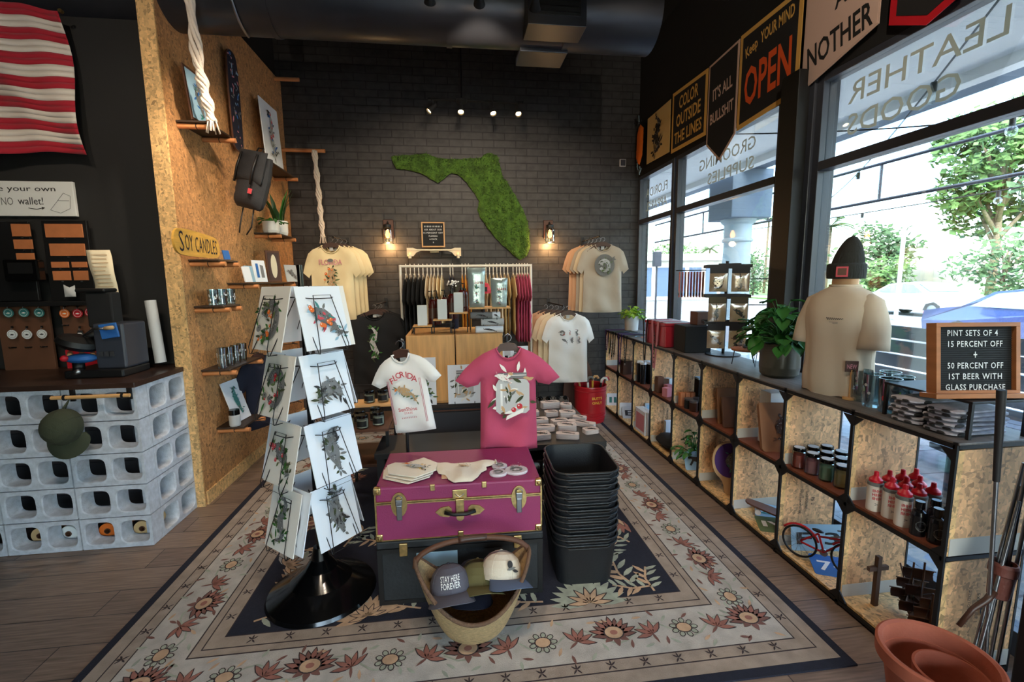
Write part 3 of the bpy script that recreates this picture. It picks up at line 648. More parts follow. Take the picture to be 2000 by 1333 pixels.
# flag, sign
mat('flag_red', (176, 22, 44), .8, sheen=.2); mat('flag_white', (226, 216, 204), .8, sheen=.2); mat('flag_blue', (36, 42, 84), .8)
t = thing('striped_flag', 'large red and white striped flag hanging on the dark wall', 'flag', (-2.345, 3.44, 2.43)); t.scale = (1, 1, .93)
b = MB(); nx = 60
def ff(i, j):   # i column from the right edge, j stripe edge 0..13
    x = -i * 1.65 / nx; z = j * .92 / 13; sg = .06 * math.exp(-((x + .05) ** 2) * 30) * (1 - j / 13) ; dg = (z - .92) * .7 - x
    return (x - .045 * (j / 13) * math.exp(x * 2.5) + .02, -.02 - .022 * math.sin(9 * (x + z * .9)) - .012 * math.sin(21 * x + z * 7), z * (1 - .05 * math.sin(x * 2.2)) - .018 * math.sin(8 * (x + z)))
for j in range(13):
    for k in range(2):
        b.add([(lambda a, c: tuple((V(a) + (V(c) - V(a)) * ((k + e) / 2))))(ff(i, j), ff(i, j + 1)) for e in (0, 1) for i in range(nx + 1)], [(i + 1, i, nx + 1 + i, nx + 2 + i) for i in range(nx)], ('flag_red', 'flag_white')[j % 2], True)
f_ = b.build('stripes', t); sd = f_.modifiers.new('th', 'SOLIDIFY'); sd.thickness = .002
c = MB(); c.grid(12, 8, lambda u, v: (-1.0 - .6 * u, -.058, .42 + .5 * v), 'flag_blue'); c.build('canton', t)
for px in ((0, .9), (-.9, .9)): MB(T(px[0], -.05, px[1]) @ R(90, 'X')).lathe([(.006, -.01), (.012, -.01), (.012, .01), (.006, .01)], 'brass', 12, cap=False).build('grommet', t)
a_ = ony(141, 355, 3.52); t = thing('wallet_sign', 'white hand-lettered sign about making a wallet, below the striped flag', 'sign', (a_.x, 3.53, 2.055))
MB().box(-.75, 0, -.012, .012, 0, .225, 'white').build('board', t, bevel=.003)
s_ = MB(XZ @ T(0, 0, .0135)); s_.text('Make your own', .045, 'ink', T(-.335, .172, 0), w=.46, bold=.003); s_.text('NO', .05, 'ink_grey', T(-.4, .095, 0), w=.07, sp=1.0); s_.text('wallet!', .048, 'ink', T(-.262, .098, 0), w=.15, bold=.003)
s_.flat([(-.28, .05), (-.23, .042), (-.2, .05), (-.2, .054), (-.23, .046), (-.28, .054)], 'ink', None); s_.flat([(-.2, .043), (-.18, .054), (-.2, .061)], 'ink')
for q in ([(-.15, .04), (-.06, .15)], [(-.06, .15), (-.02, .13)], [(-.02, .13), (-.03, .05)], [(-.15, .04), (-.09, .02)], [(-.09, .02), (-.03, .05)], [(-.1, .1), (-.03, .1)]):
    a, c = V(q[0]), V(q[1]); d = (c - a).normalized() * .0012; s_.flat([(a.x + d.y, a.y - d.x), (c.x + d.y, c.y - d.x), (c.x - d.y, c.y + d.x), (a.x - d.y, a.y + d.x)], 'ink_grey')
s_.build('lettering', t)
# leather kit boards
mat('leather', (186, 112, 66), .65, var=.08, vs=20); mat('board_brown', (104, 66, 44), .7, var=.15, vs=5)
def c2(cx, cy, y=3.43): return ony(cx * .3, 340 + cy * .3, y)
def board(x0, x1, y0, y1, label, name, m, th=.02, group=None, yy=3.45):
    a, b_ = ony(x0, y0, yy), ony(x1, y1, yy); t = thing(name, label, 'display', (a.x, yy + .01, b_.z), group=group)
    MB().box(0, b_.x - a.x, 0, th, 0, a.z - b_.z, m).build('panel', t, bevel=.003); return t, a.x, b_.z
def patches(t, ox, oz, L_, m='leather'):
    for (x0, x1, y0, y1) in L_:
        p, q = c2(x0, y0), c2(x1, y1); MB().box(p.x - ox, q.x - ox, -.008, 0, q.z - oz, p.z - oz, m).build('leather_piece', t, bevel=.002)
        MB().cyl(((p.x + q.x) / 2 - ox, -.01, q.z - oz - .008), ((p.x + q.x) / 2 - ox, .0, q.z - oz - .008), .004, 'steel', 8).build('snap', t)
t, ox, oz = board(-40, 74, 432, 588, 'black board of small leather wallet pieces, at the left edge', 'leather_display_board', 'black')
patches(t, ox, oz, ((45, 180, 322, 405), (62, 195, 425, 488), (80, 208, 515, 575)))
t, ox, oz = board(76, 186, 430, 588, 'black board with wide leather panels, left of the cream price card', 'leather_display_board', 'black')
patches(t, ox, oz, ((265, 525, 322, 412), (297, 540, 452, 532), (310, 430, 572, 610), (445, 550, 572, 608), (320, 445, 632, 692), (455, 560, 630, 692)))
tag(MB().box(-5, -2.36, 3.36, 3.53, 1.462, 1.49, 'black').build('wall_ledge', bevel=.003), 'black ledge between the leather boards and the keychain boards', 'shelf')
t = thing('card_reader', 'small black card reader in front of the leather boards', 'card reader', c2(172, 700, 3.4)); MB().box(-.1, .1, -.03, .03, .0, .14, 'gloss_black').build('body', t, bevel=.01); MB().box(-.07, .07, -.032, -.03, .05, .12, 'black').build('screen', t)
t = thing('paper_pouch', 'small white paper pouch beneath the wide leather panels', 'pouch', c2(460, 800, 3.4)); MB(XZ).puff(dense([(-.033, 0), (.033, 0), (.033, .075), (0, .06), (-.033, .08)], .02), .01, .02, 'light_grey', .02).build('pouch', t)
t, ox, oz = board(-14, 108, 591, 722, 'brown board of round keychains, left of the two', 'keychain_board', 'board_brown'); kb = (t, ox, oz)
t2, ox2, oz2 = board(113, 200, 589, 720, 'brown board of keychains on the right, next to the cap press', 'keychain_board', 'board_brown')
tag(MB().box(*(lambda a, b: (a.x, b.x, 3.436, 3.445, b.z, a.z))(ony(128, 684, 3.44), ony(192, 718, 3.44)), 'red').build('red_card'), 'red backing card behind the lowest keychains', 'card')
def keychain(cx, cy, m, kind, lab, s_=1.0):
    p = c2(cx, cy, 3.42); t = thing('keychain', lab, 'keychain', p, group='keychains on the brown boards')
    MB().box(-.006, .006, -.002, .004, .04, .055, 'black').tube([(0, -.004, .045), (0, -.01, .032), (0, -.004, .026)], .002, 'steel', 5).build('hook', t)
    f = MB(XZ)
    if kind == 'round': f.lathe([(0, 0), (.028 * s_, 0), (.03 * s_, .004), (.03 * s_, .008), (0, .0081)], m, 22, cap=False); f.M = XZ @ T(0, 0, .009); f.lathe([(.0215, 0), (.0235, 0)], 'paper' if m != 'white' else 'ink_grey', 22, cap=False); f.flat([(-.014, -.003), (.0, .004), (.014, -.001), (.004, -.006)], 'ink' if m == 'white' else 'paper')
    else:
        f.prism([(-.022, -.03), (.022, -.03), (.022, .0), (.014, .016), (.014, .026), (-.014, .026), (-.014, .016), (-.022, 0)], 0, .006, m); f.M = XZ @ T(0, 0, .0065)
        f.flat([(-.017, -.025), (.017, -.025), (.017, .0), (.01, .012), (-.01, .012), (-.017, 0)], 'paper' if kind == 'badge' else 'tan'); f.text('IIIII', .007, m, T(0, -.006, 0), w=.024); f.text('III', .006, m, T(0, -.017, 0), w=.018)
    f.build('tag', t)
for i, (x, y) in enumerate(((60, 905), (160, 903), (260, 903))): keychain(x, y, 'teal', 'round', 'round green keychain in the top row, %s from left' % NTH[i])
for i, (x, y) in enumerate(((85, 1045), (181, 1045), (278, 1042))): keychain(x, y, 'white', 'round', 'round white keychain in the middle row, %s from left' % NTH[i])
keychain(425, 908, 'orange', 'round', 'round orange keychain on the right board'); keychain(510, 908, 'red', 'round', 'round red keychain right of the orange one'); keychain(588, 900, 'red', 'round', 'round red keychain beside the cap press')
for i, (x, y) in enumerate(((525, 1045), (602, 1042))): keychain(x, y, 'ink', 'badge', 'black badge-shaped keychain, %s in its row' % NTH[i])
for i, (x, y) in enumerate(((460, 1180), (536, 1180), (610, 1178))): keychain(x, y, 'brown', 'badge2', 'brown badge-shaped keychain on red card, %s from left' % NTH[i])
for i, (x, y) in enumerate(((90, 1150), (192, 1148), (292, 1144), (432, 1005))):
    p = c2(x, y - 15, 3.455); tag(MB(T(*p)).box(-.014, .014, -.004, .006, 0, .008, 'black').tube([(0, -.002, .004), (0, -.03, .004), (0, -.034, .014)], .003, 'black', 6).build('empty_hook'), 'empty black hook on the brown boards, %s from left' % NTH[i], 'hook', 'empty hooks')
# price card, poster tube, cap press
p = ony(208, 585, 3.40); t = thing('price_card', 'tall cream price card standing beside the leather boards', 'card', p)
b = MB(); b.grid(4, 14, lambda u, v: (-.075 + .14 * u + .02 * math.sin(v * 3) - .02 * v, .012 * math.sin(v * 7 + u), .325 * v), 'cream'); cc = b.build('card', t); sd = cc.modifiers.new('t', 'SOLIDIFY'); sd.thickness = .003
l_ = MB(); rnd = random.Random(5)
for k in range(11): z = .03 + .026 * k; l_.box(-.055 + .02 * math.sin(z * 9) - .02 * z / .32, .035 + .02 * math.sin(z * 9) - .02 * z / .32 + rnd.uniform(-.02, .01), .012 * math.sin(z / .325 * 7 + .5) - .0045, .012 * math.sin(z / .325 * 7 + .5) - .0025, z, z + .004, 'tan')
l_.build('print', t)
t = thing('poster_tube', 'long off-white poster tube leaning in the corner of the countertop', 'tube'); a, b_ = V((-2.0, 3.38, 1.065)), V((-2.035, 3.40, 1.49))
MB(T(*a) @ (b_ - a).to_track_quat('Z', 'Y').to_matrix().to_4x4()).lathe([(.0, 0), (.033, 0), (.033, .425), (.028, .425), (.028, .38), (0, .38)], 'light_grey', 20, cap=False).build('tube', t)
t = thing('cap_press', 'black cap heat press with blue display on the countertop', 'press', (-2.20, 3.2, 1.03))
MB().box(-.16, .17, -.14, .12, .0, .05, 'black').build('base', t, bevel=.01); MB().box(.0, .17, -.1, .12, .05, .33, 'frame_black').build('housing', t, bevel=.012)
MB().box(.0, .1, -.012, 0, -.045, .045, 'blue', M=T(.055, -.11, .28) @ R(-8, 'Y')).build('display', t, bevel=.004)
for k in range(3): MB().box(.012 + .03 * k, .034 + .03 * k, -.115, -.11, .1, .13, 'dark_grey', M=T(.02, 0, .03)).build('button', t)
MB().box(-.13, .04, -.02, .1, .52, .545, 'black').box(-.09, .06, .0, .09, .3, .52, 'matte_black').build('rear_cover', t, bevel=.01)
MB().tube([(-.12, -.06, .22), (-.02, -.03, .27), (.03, .04, .29)], .022, 'black', 10).build('arm', t)
MB(T(-.1, -.08, .21) @ R(20, 'Y')).lathe([(.0, -.02), (.09, -.025), (.11, 0), (.1, .03), (.04, .05), (0, .05)], 'black', 24, cap=False).build('upper_platen', t)
MB(T(-.08, -.1, .12)).ball((0, 0, 0), (.085, .06, .03), 'blue', 18).build('lower_platen', t); MB(T(-.13, -.16, .13)).ball((0, 0, 0), .02, 'red', 12).build('knob', t)
MB().tube([(-.1, -.1, .04), (-.1, -.1, .1)], .03, 'black', 12).tube([(-.13, -.12, .02), (-.07, -.13, .05)], .02, 'steel', 8).build('stand', t)
MB().tube([(-.1, -.06, .24), (.02, -.12, .3), (.1, -.14, .305)], .007, 'steel', 8).build('lever', t); MB().tube([(.1, -.14, .305), (.15, -.15, .31)], .012, 'copper' if 'copper' in MATS else 'tan', 8).build('lever_grip', t)
# ================================================================ particle board wall: shelves and what they hold
mat('dowel', (206, 136, 84), .5); mat('shelf_dark', (52, 38, 28), .5, var=.3, vs=8)
def wall_shelf(y0, y1, z, lab, dep=.2, long=0):
    t = thing('wall_shelf', lab, 'shelf', (XL, y0, z), group='dowel shelves on the particle board wall')
    MB().box(0, dep, 0, y1 - y0, -.014, 0, 'shelf_dark').build('board', t, bevel=.003)
    for y in (.03, y1 - y0 - .05):
        MB().cyl((0, y, -.032), (dep + .03 + long, y, -.032), .017, 'dowel', 14).build('dowel', t)
        MB().tube([(dep * .6, y + .019 * math.cos(a), -.03 + .019 * math.sin(a)) for a in (2 * PI * i / 10 for i in range(10))], .003, 'black', 5, True).build('strap', t)
    return t
wall_shelf(3.51, 3.90, 2.69, 'highest small shelf on the particle board, holding the blue picture'); wall_shelf(4.46, 5.30, 2.70, 'shelf under the large white print, high on the particle board', .2, .0)
wall_shelf(4.62, 5.1, 2.06, 'shelf holding the two potted plants'); wall_shelf(3.49, 3.78, 1.765, 'shelf under the yellow candle sign')
wall_shelf(4.02, 5.0, 1.60, 'long shelf of small cards and a carved frame'); wall_shelf(3.50, 3.76, 1.44, 'shelf holding four etched tumblers')
wall_shelf(3.51, 4.05, .98, 'shelf holding four glass candles'); wall_shelf(3.64, 4.0, .505, 'lowest shelf, holding a leaning print')
for y, z, L_, lb in ((5.47, 3.74, .25, 'bare wooden dowel sticking out at the top of the particle board'), (5.55, 3.04, .45, 'bare wooden dowel carrying the long white tassel')):
    tag(MB().cyl((XL, y, z), (XL + L_, y, z), .02, 'dowel', 14).build('wall_dowel'), lb, 'dowel', 'bare dowels')
# candle sign
mat('sign_wood', (226, 170, 70), .5, var=.2, vs=5, stretch=(1, 1, 7))
t = thing('candle_sign', 'yellow wooden board sign reading soy candles, above the tumblers', 'sign', (-1.64, 3.0, 1.77)); t.rotation_euler = (0, 0, math.radians(6))
FY = FR((0, 0, 0), (0, 1, 0), (0, 0, 1))
o_ = smooth_poly([(0, .085), (.03, .15), (.12, .172), (.6, .16), (.7, .14), (.72, .08), (.7, .02), (.6, .005), (.12, 0), (.03, .02)], 2)
MB(FY).prism(o_, -.006, .006, 'sign_wood').build('board', t, bevel=.002)
MB(FY @ T(0, 0, .007)).text('S', .125, 'navy', T(.105, .088, 0), w=.06, bold=-.005).text('OY', .1, 'ink', T(.21, .086, 0), w=.11).text('CANDLES', .1, 'ink', T(.48, .083, 0), w=.36, sp=1.1).build('lettering', t)
# pictures
def picture(o, x, y, w, h, lab, name='art_print', frame=None, m='paper', dr=None, th=.01, cat='picture', group=None):
    t = thing(name, lab, cat, (0, 0, 0), group=group); F = FR(o, x, y)
    MB(F).box(-w / 2, w / 2, 0, h, -th, 0, frame or m).build('frame' if frame else 'panel', t, bevel=.0015)
    if frame: MB(F).box(-w / 2 + .018, w / 2 - .018, .018, h - .018, 0, .002, m).build('sheet', t)
    if dr: b = MB(F @ T(0, h / 2, .0025)); dr(b, w, h); b.build('illustration', t)
    return t
picture((-1.72, 3.67, 2.705), (0.02, 1, 0), (-.09, 0, 1), .27, .36, 'framed pale blue picture on the highest shelf', frame='brown', m='pale_blue', dr=lambda b, w, h: art(b, None, w * .8, h * .8, 3, 'bird', None, ('teal', 'blue', 'pale_blue'), ('ink_grey', 'blue', 'white')))
picture((-1.70, 4.97, 2.715), (.02, 1, 0), (-.05, 0, 1), .42, .60, 'large white print of a heron-like bird on the upper shelf', m='cool_white', dr=lambda b, w, h: art(b, None, w * .8, h * .8, 7, 'gator', 'rose', ('ink', 'ink_grey', 'blue'), ('light_grey', 'ink', 'ink_grey')))
t = thing('skateboard_deck', 'skateboard deck with swirling blue artwork, mounted upright on the particle board', 'skateboard', (XL + .05, 4.33, 2.70)); 
MB(FY).prism(smooth_poly([(-.1, .06), (-.06, 0), (.06, 0), (.1, .06), (.1, .72), (.06, .8), (-.06, .8), (-.1, .72)], 2), -.006, .006, 'brown').build('deck', t)
b = MB(FY @ T(0, 0, .0065)); rnd = random.Random(4)
b.flat(smooth_poly([(-.095, .06), (-.056, .005), (.056, .005), (.095, .06), (.095, .72), (.056, .795), (-.056, .795), (-.095, .72)], 2), 'navy')
for k in range(70): b.flat(ell(rnd.uniform(-.07, .07), rnd.uniform(.03, .77), rnd.uniform(.006, .03), rnd.uniform(.004, .012), rnd.uniform(0, 180), 9), rnd.choice(('blue', 'pale_blue', 'ink', 'grey', 'pink', 'navy')))
b.build('artwork', t)
# backpack
mat('pack', (36, 38, 42), .8, bump=.3, bs=200)
t = thing('backpack', 'charcoal roll-top backpack hanging from the upper shelf', 'backpack', (-1.64, 4.10, 2.20)); t.rotation_euler = (math.radians(-8), math.radians(14), math.radians(-30))
MB(XZ).puff(dense([(-.15, .02), (-.12, 0), (.12, 0), (.15, .02), (.16, .25), (.14, .42), (-.14, .42), (-.16, .25)], .04), .075, .1, 'pack', .035, .006, 3).build('body', t)
MB(XZ @ T(0, .0, .055)).puff(dense([(-.15, .2), (.15, .2), (.15, .45), (-.15, .45)], .04), .03, .05, 'pack', .035, .004, 8).build('flap', t)
for x in (-.09, .09): MB().tube([(x, -.09, .42), (x, -.105, .3), (x, -.1, .18)], .009, 'black', 6).build('strap', t)
for x in (-.06, .06): MB().tube([(x, .0, .01), (x * 1.1, .01, -.14), (x * .7, .0, -.21)], .006, 'black', 5).build('hanging_strap', t)
MB(T(.1, -.1, .13)).box(-.02, .02, -.002, .004, -.02, .02, 'rose').build('patch', t); MB().tube([(-.03, -.02, .43), (-.03, 0, .49), (.03, 0, .49), (.03, -.02, .43)], .006, 'black', 6).build('grab_loop', t)
# tassels
mat('cord', (226, 212, 196), .9, bump=.6, bs=90)
def tassel(pts, lab, r=.035):
    t = thing('macrame_hanger', lab, 'wall hanging', (0, 0, 0), group='white cord hangings'); P = [V(p) for p in pts]; b = MB(); n = 40
    for s_ in range(5):
        L_ = []
        for k in range(n + 1):
            u = k / n * (len(P) - 1); i = min(int(u), len(P) - 2); c = P[i].lerp(P[i + 1], u - i); a = s_ * 2 * PI / 5 + k * .55; q = r * (.55 + .25 * math.sin(k * .8)); L_.append(c + V((math.cos(a) * q, math.sin(a) * q, 0)))
        b.tube(L_, r * .38, 'cord', 6)
    b.build('braid', t); f = MB(); rnd = random.Random(1)
    for k in range(14): a = rnd.uniform(0, 6.3); f.tube([P[-1] + V((math.cos(a) * r * .5, math.sin(a) * r * .5, .03)), P[-1] + V((math.cos(a) * r * 1.2, math.sin(a) * r * 1.2, -.07))], .004, 'cord', 4)
    f.build('fringe', t)
tassel([(-1.62, 3.38, 3.9), (-1.6, 3.42, 3.0), (-1.585, 3.5, 2.68)], 'thick white cord hanging in front of the blue picture', .036); tassel([(-1.47, 5.5, 3.03), (-1.45, 5.5, 2.5), (-1.44, 5.5, 2.1)], 'slim white cord tassel at the far edge of the particle board', .03)
# plants on the shelf
t = thing('potted_pothos', 'small trailing plant in a round white pot on the high shelf', 'plant', (-1.70, 4.72, 2.06)); MB().lathe([(.0, .0), (.06, 0), (.072, .03), (.074, .11), (.068, .11), (.066, .09), (0, .09)], 'white', 24, cap=False).build('pot', t); plant_leafy(t, .09, 26, .11, .07, 'leaf', 4, .4, .055, droop=1.2)
t = thing('snake_plant', 'tall spiky plant in a white pot, behind the trailing plant', 'plant', (-1.70, 4.93, 2.06)); MB().lathe([(.0, .0), (.07, 0), (.08, .03), (.082, .14), (.074, .14), (.072, .12), (0, .12)], 'white', 24, cap=False).build('pot', t)
b = MB(); rnd = random.Random(2)
for k in range(11):
    a = rnd.uniform(0, 6.3); hh = rnd.uniform(.16, .34); q = rnd.uniform(.02, .05); d = V((math.cos(a), math.sin(a), 0)); s_ = V((-d.y, d.x, 0)); P = []
    for u, wd in ((0, .018), (.3, .026), (.7, .02), (1, .001)): c = d * (q + .1 * u * u) + V((0, 0, .11 + hh * u)); P += [c - s_ * wd, c + d * .004, c + s_ * wd]
    b.add(P, [(3 * j + i, 3 * j + i + 1, 3 * j + i + 4, 3 * j + i + 3) for j in range(3) for i in range(2)], 'leaf_dark' if k % 3 else 'leaf', True)
b.build('leaves', t)
# cards on the long shelf
picture((-1.68, 4.10, 1.605), (.25, 1, 0), (-.2, 0, 1), .09, .13, 'small pale card at the near end of the long shelf', m='cool_white'); picture((-1.70, 4.20, 1.605), (.25, 1, 0), (-.2, 0, 1), .1, .14, 'small pale blue card, second on the long shelf', m='pale_blue')
picture((-1.67, 4.33, 1.605), (.4, 1, 0), (-.15, 0, 1), .14, .19, 'card with two blue stripes on the long shelf', m='cool_white', dr=lambda b, w, h: (b.flat([(-w * .3, -h * .3), (-w * .1, -h * .3), (-w * .1, h * .35), (-w * .3, h * .35)], 'blue'), b.flat([(w * .05, -h * .3), (w * .3, -h * .3), (w * .3, h * .25), (w * .05, h * .3)], 'grey')))
picture((-1.66, 4.62, 1.605), (.5, 1, 0), (-.06, 0, 1), .16, .29, 'dark carved frame with an oval cream centre', frame='brown', m='dark_brown', dr=lambda b, w, h: b.flat(ell(0, 0, w * .22, h * .38, 0, 20), 'cream'))
picture((-1.60, 4.92, 1.605), (.5, 1, 0), (-.2, 0, 1), .15, .17, 'small picture with a brown sketch at the far end of the long shelf', m='light_grey', dr=lambda b, w, h: art(b, None, w * .8, h * .8, 8, 'fish', None, ('brown', 'ink_grey')))
picture((-1.68, 3.76, 1.775), (.3, 1, 0), (-.2, 0, 1), .06, .07, 'tiny blue card beside the candle sign', m='blue')
# tumblers and candles
def tumbler(loc, r, h, label, group, fill=None, art_m=None, name='tumbler', cat='glass', base=.02, fh=.4):
    t = thing(name, label, cat, loc, group=group)
    MB().lathe([(0, 0), (r * .82, 0), (r * .86, .004), (r, h), (r * .94, h), (r * .8, base), (0, base)], 'tumbler_glass', 24, cap=False).build('glass', t)
    if fill: MB().lathe([(0, base + .001), (r * .78, base + .001), (r * .84, base + h * fh), (0, base + h * fh)], fill, 20, cap=False).build('wax', t)
    if art_m:
        b = MB(); rnd = random.Random(hash(label) % 999 if 0 else len(label) + int(loc[1] * 100))
        for k in range(16):
            a0 = rnd.uniform(0, 2 * PI); z0 = h * rnd.uniform(.25, .75); da = rnd.uniform(.08, .2); dz = rnd.uniform(.005, .014); P = []
            for q in range(8): aa = a0 + da * math.cos(q * PI / 4); zz = z0 + dz * math.sin(q * PI / 4); rr = r * (.86 + .14 * zz / h) * 1.012; P.append((rr * math.cos(aa), rr * math.sin(aa), zz))
            b.add(P, [tuple(range(8))], art_m[k % len(art_m)])
        b.build('print', t)
    return t
for i in range(4): tumbler((-1.70 + .03 * (i % 2), 3.535 + .062 * i, 1.44), .036, .115, 'etched clear tumbler, %s from the near end of its shelf' % NTH[i], 'tumblers on the dowel shelf', None, ('light_grey', 'cool_white'))
for i in range(4): tumbler((-1.69, 3.56 + .105 * i, .98), .036, .14 if i else .15, ('cream', 'clear white', 'pale', 'far')[i] + ' candle in a tall glass, %s from the near end of its shelf' % NTH[i], 'glass candles on the dowel shelf', 'cream', ('light_grey', 'cool_white'), 'glass_candle', 'candle', fh=.5)
picture((-1.70, 3.83, .51), (.1, 1, 0), (-.3, 0, 1), .22, .33, 'white print of a teal dress shape leaning on the lowest shelf', m='cool_white', dr=lambda b, w, h: art(b, None, w * .7, h * .8, 12, 'bird', None, ('teal', 'pale_blue', 'ink_grey'), ('teal', 'ink_grey', 'pale_blue')))
t = thing('mint_jar', 'small jar with a black lid on the lowest shelf', 'jar', (-1.70, 3.68, .505)); MB().lathe([(0, 0), (.035, 0), (.04, .01), (.04, .08), (.034, .09)], 'light_grey', 20, cap=False).build('jar', t); MB().lathe([(.0, .128), (.037, .128), (.038, .09), (0, .09)], 'gloss_black', 20, cap=False).build('lid', t)
r = tee((-1.68, 4.14, .97), .30, .62, 'navy', 'dark navy t-shirt with a small white bird, hanging on the particle board wall', rz=62, drop=.4, seed=4, fold=.012, T_=.035, pr=lambda p, w, h: (p.flat([(.03, -.2), (.06, -.17), (.09, -.13), (.075, -.18), (.09, -.2), (.06, -.21), (.05, -.25), (.03, -.26), (.04, -.22)], 'cool_white')), hanger='dark_brown', hlabel='brown hanger holding the navy t-shirt')
# ================================================================ ceiling things
mat('duct', (64, 66, 72), .36, .6, var=.15, vs=3)
def duct():
    t = thing('air_duct', 'large round black air duct running along the ceiling', 'duct', (-.08, 3.62, 3.545))
    for i, (a, b) in enumerate(((-3.2, -1.1), (-1.1, .1), (.1, .95), (.95, 1.62))): MB(T(a, 0, 0) @ R(90, 'Y')).lathe([(.24, 0), (.24, b - a)], 'duct', 40, cap=False).build('duct_section', t)
    for x in (-1.1, .1, .95): MB(T(x, 0, 0) @ R(90, 'Y')).lathe([(.24, -.02), (.247, -.02), (.247, .02), (.24, .02)], 'duct', 40, cap=False).build('joint_band', t)
    MB(T(1.62, 0, 0) @ R(90, 'Y')).lathe([(.24, 0), (0, .001)], 'duct', 40, cap=False).build('end_cap', t)
    MB().box(.62, 1.02, -.36, -.14, -.26, .12, 'duct').box(.66, .98, -.365, -.36, -.2, .08, 'black').build('vent_boot', t, bevel=.008)
    g = MB()
    for k in range(7): g.box(.67, .97, -.375, -.365, -.18 + .035 * k, -.165 + .035 * k, 'black')
    g.build('grille', t)
    MB().box(.62, .98, .0, .25, -.265, -.2, 'duct').build('lower_vent', t, bevel=.005)
    for x in (-.9, .7): MB().tube([(x, .0, .245), (x, 0, .7)], .006, 'steel', 6).build('hanging_rod', t)
    MB().tube([(-1.28 + .0, .24 * math.cos(a) * 1.06, .24 * math.sin(a) * 1.06) for a in (2.2 + .2 * k for k in range(14))], .009, 'steel', 8).build('conduit', t)
duct()
def spot(t, p, aim, on=True, power=26, size=.6, blend=.6, col=WARM, nm='lamp_head'):
    p = V(p); d = (V(aim) - (p + t.location)).normalized(); q = T(*p) @ d.to_track_quat('Z', 'Y').to_matrix().to_4x4()
    h = MB(q).lathe([(0, -.06), (.02, -.06), (.022, .0), (.036, .05), (.032, .05), (.02, 0), (0, 0)], 'matte_black', 18, cap=False).build(nm, t)
    MB(q).lathe([(0, .035), (.027, .035)], 'lamp_on', 16, cap=False).build('bulb', h)
    MB().cyl(p - d * .03, (p.x, p.y, p.z + .1), .007, 'matte_black', 6).build('stem', t)
    light('spot', 'SPOT', tuple(V(t.location) + p + d * .07), power, col, aim=tuple(V(t.location) + p + d), spot_size=size, spot_blend=blend, shadow_soft_size=.03)
t = thing('track_light', 'black four-headed track light hanging before the brick wall', 'light', (.29, 5.12, 3.46))
MB().box(-.5, .5, -.015, .015, -.005, .015, 'matte_black').build('track', t); MB().cyl((0 - .15, 0, .01), (-.15, 0, .84), .009, 'matte_black', 8).build('hanging_rod', t); MB(T(-.15, 0, -.02)).lathe([(0, 0), (.05, 0), (.06, .03), (0, .03)], 'matte_black', 20, cap=False).build('canopy', t)
for x, aim in ((-.46, (-1.75, 4.6, 1.6)), (-.16, (.0, 3.4, .8)), (.17, (.9, 3.6, .7)), (.44, (.9, 3.4, .9))): spot(t, (x, -.02, -.09), aim, power=26, size=1.2)
t = thing('track_light', 'black track light with three heads at the very top of the picture', 'light', (.2, 3.0, 3.36))
MB().box(-1.6, 1.6, -.015, .015, 0.0, .02, 'matte_black').build('track', t); MB().cyl((0, 0, .01), (0, 0, .94), .009, 'matte_black', 8).build('hanging_rod', t)
for x, aim in ((-.29, (-.2, 5.6, 1.9)), (.0, (.4, 5.6, 2.5)), (.34, (.8, 5.6, 1.7)), (-1.1, (-1.8, 4.3, 2.0)), (-1.4, (-1.8, 3.9, 1.0))): spot(t, (x, -.02, -.09), aim, power=44, size=1.3)
t = thing('track_light', 'black track light added out of view over the shop floor', 'light', (-.2, .9, 3.6))  # unseen track, added so its heads light the left wall and displays
MB().box(-1.6, 1.6, -.015, .015, 0.0, .02, 'matte_black').build('track', t); MB().cyl((0, 0, .01), (0, 0, .7), .009, 'matte_black', 8).build('hanging_rod', t)
for x, aim in ((-1.4, (-1.9, 3.6, 2.6)), (-.9, (-1.8, 3.6, 1.6)), (-.3, (-.6, 2.3, .8)), (.3, (.2, 2.3, .6)), (1.0, (1.7, 2.2, .4)), (1.4, (2.3, 3.4, 3.0))): spot(t, (x, -.02, -.09), aim, power=50, size=1.1)
# ================================================================ brick wall
FW = lambda y: FR((0, y, 0), (1, 0, 0), (0, 0, 1))
OUT = [(764, 306), (800, 303), (832, 301), (854, 309), (900, 311), (938, 309), (946, 301), (958, 299), (971, 304), (975, 318), (982, 345), (993, 360), (1002, 374), (1010, 390), (1022, 410), (1030, 430), (1034, 455), (1035, 480), (1030, 500), (1015, 508), (1004, 500), (994, 489), (980, 478), (965, 462), (950, 442), (938, 426), (933, 410), (935, 392), (925, 374), (908, 353), (895, 341), (880, 338), (868, 350), (855, 357), (846, 353), (835, 346), (815, 336), (790, 331), (775, 330), (768, 318)]
mat('moss', (72, 104, 34), .95, var=.5, vs=14, bump=.8, bs=60); mat('moss_lt', (98, 132, 46), .95, var=.3, vs=20); mat('moss_dk', (50, 78, 26), .95)
o_ = [ony(x, y, 5.62) for x, y in OUT]; o_ = [(p.x, p.z) for p in o_][::-1]
rnd = random.Random(9); o_ = [(x + rnd.uniform(-.006, .006), y + rnd.uniform(-.006, .006)) for x, y in dense(o_, .035)]
t = thing('moss_sign', 'green moss cutout in the outline of a peninsula state on the brick wall', 'wall decoration', (0, 5.63, 0))
MB(XZ).puff(o_, .035, .03, 'moss', .03, .008, 2, back=False, thin=.4, fk=60).build('backing', t)
b = MB(XZ); P, F, D = cdt(o_, .03); rnd = random.Random(3); vs = []; fs = []
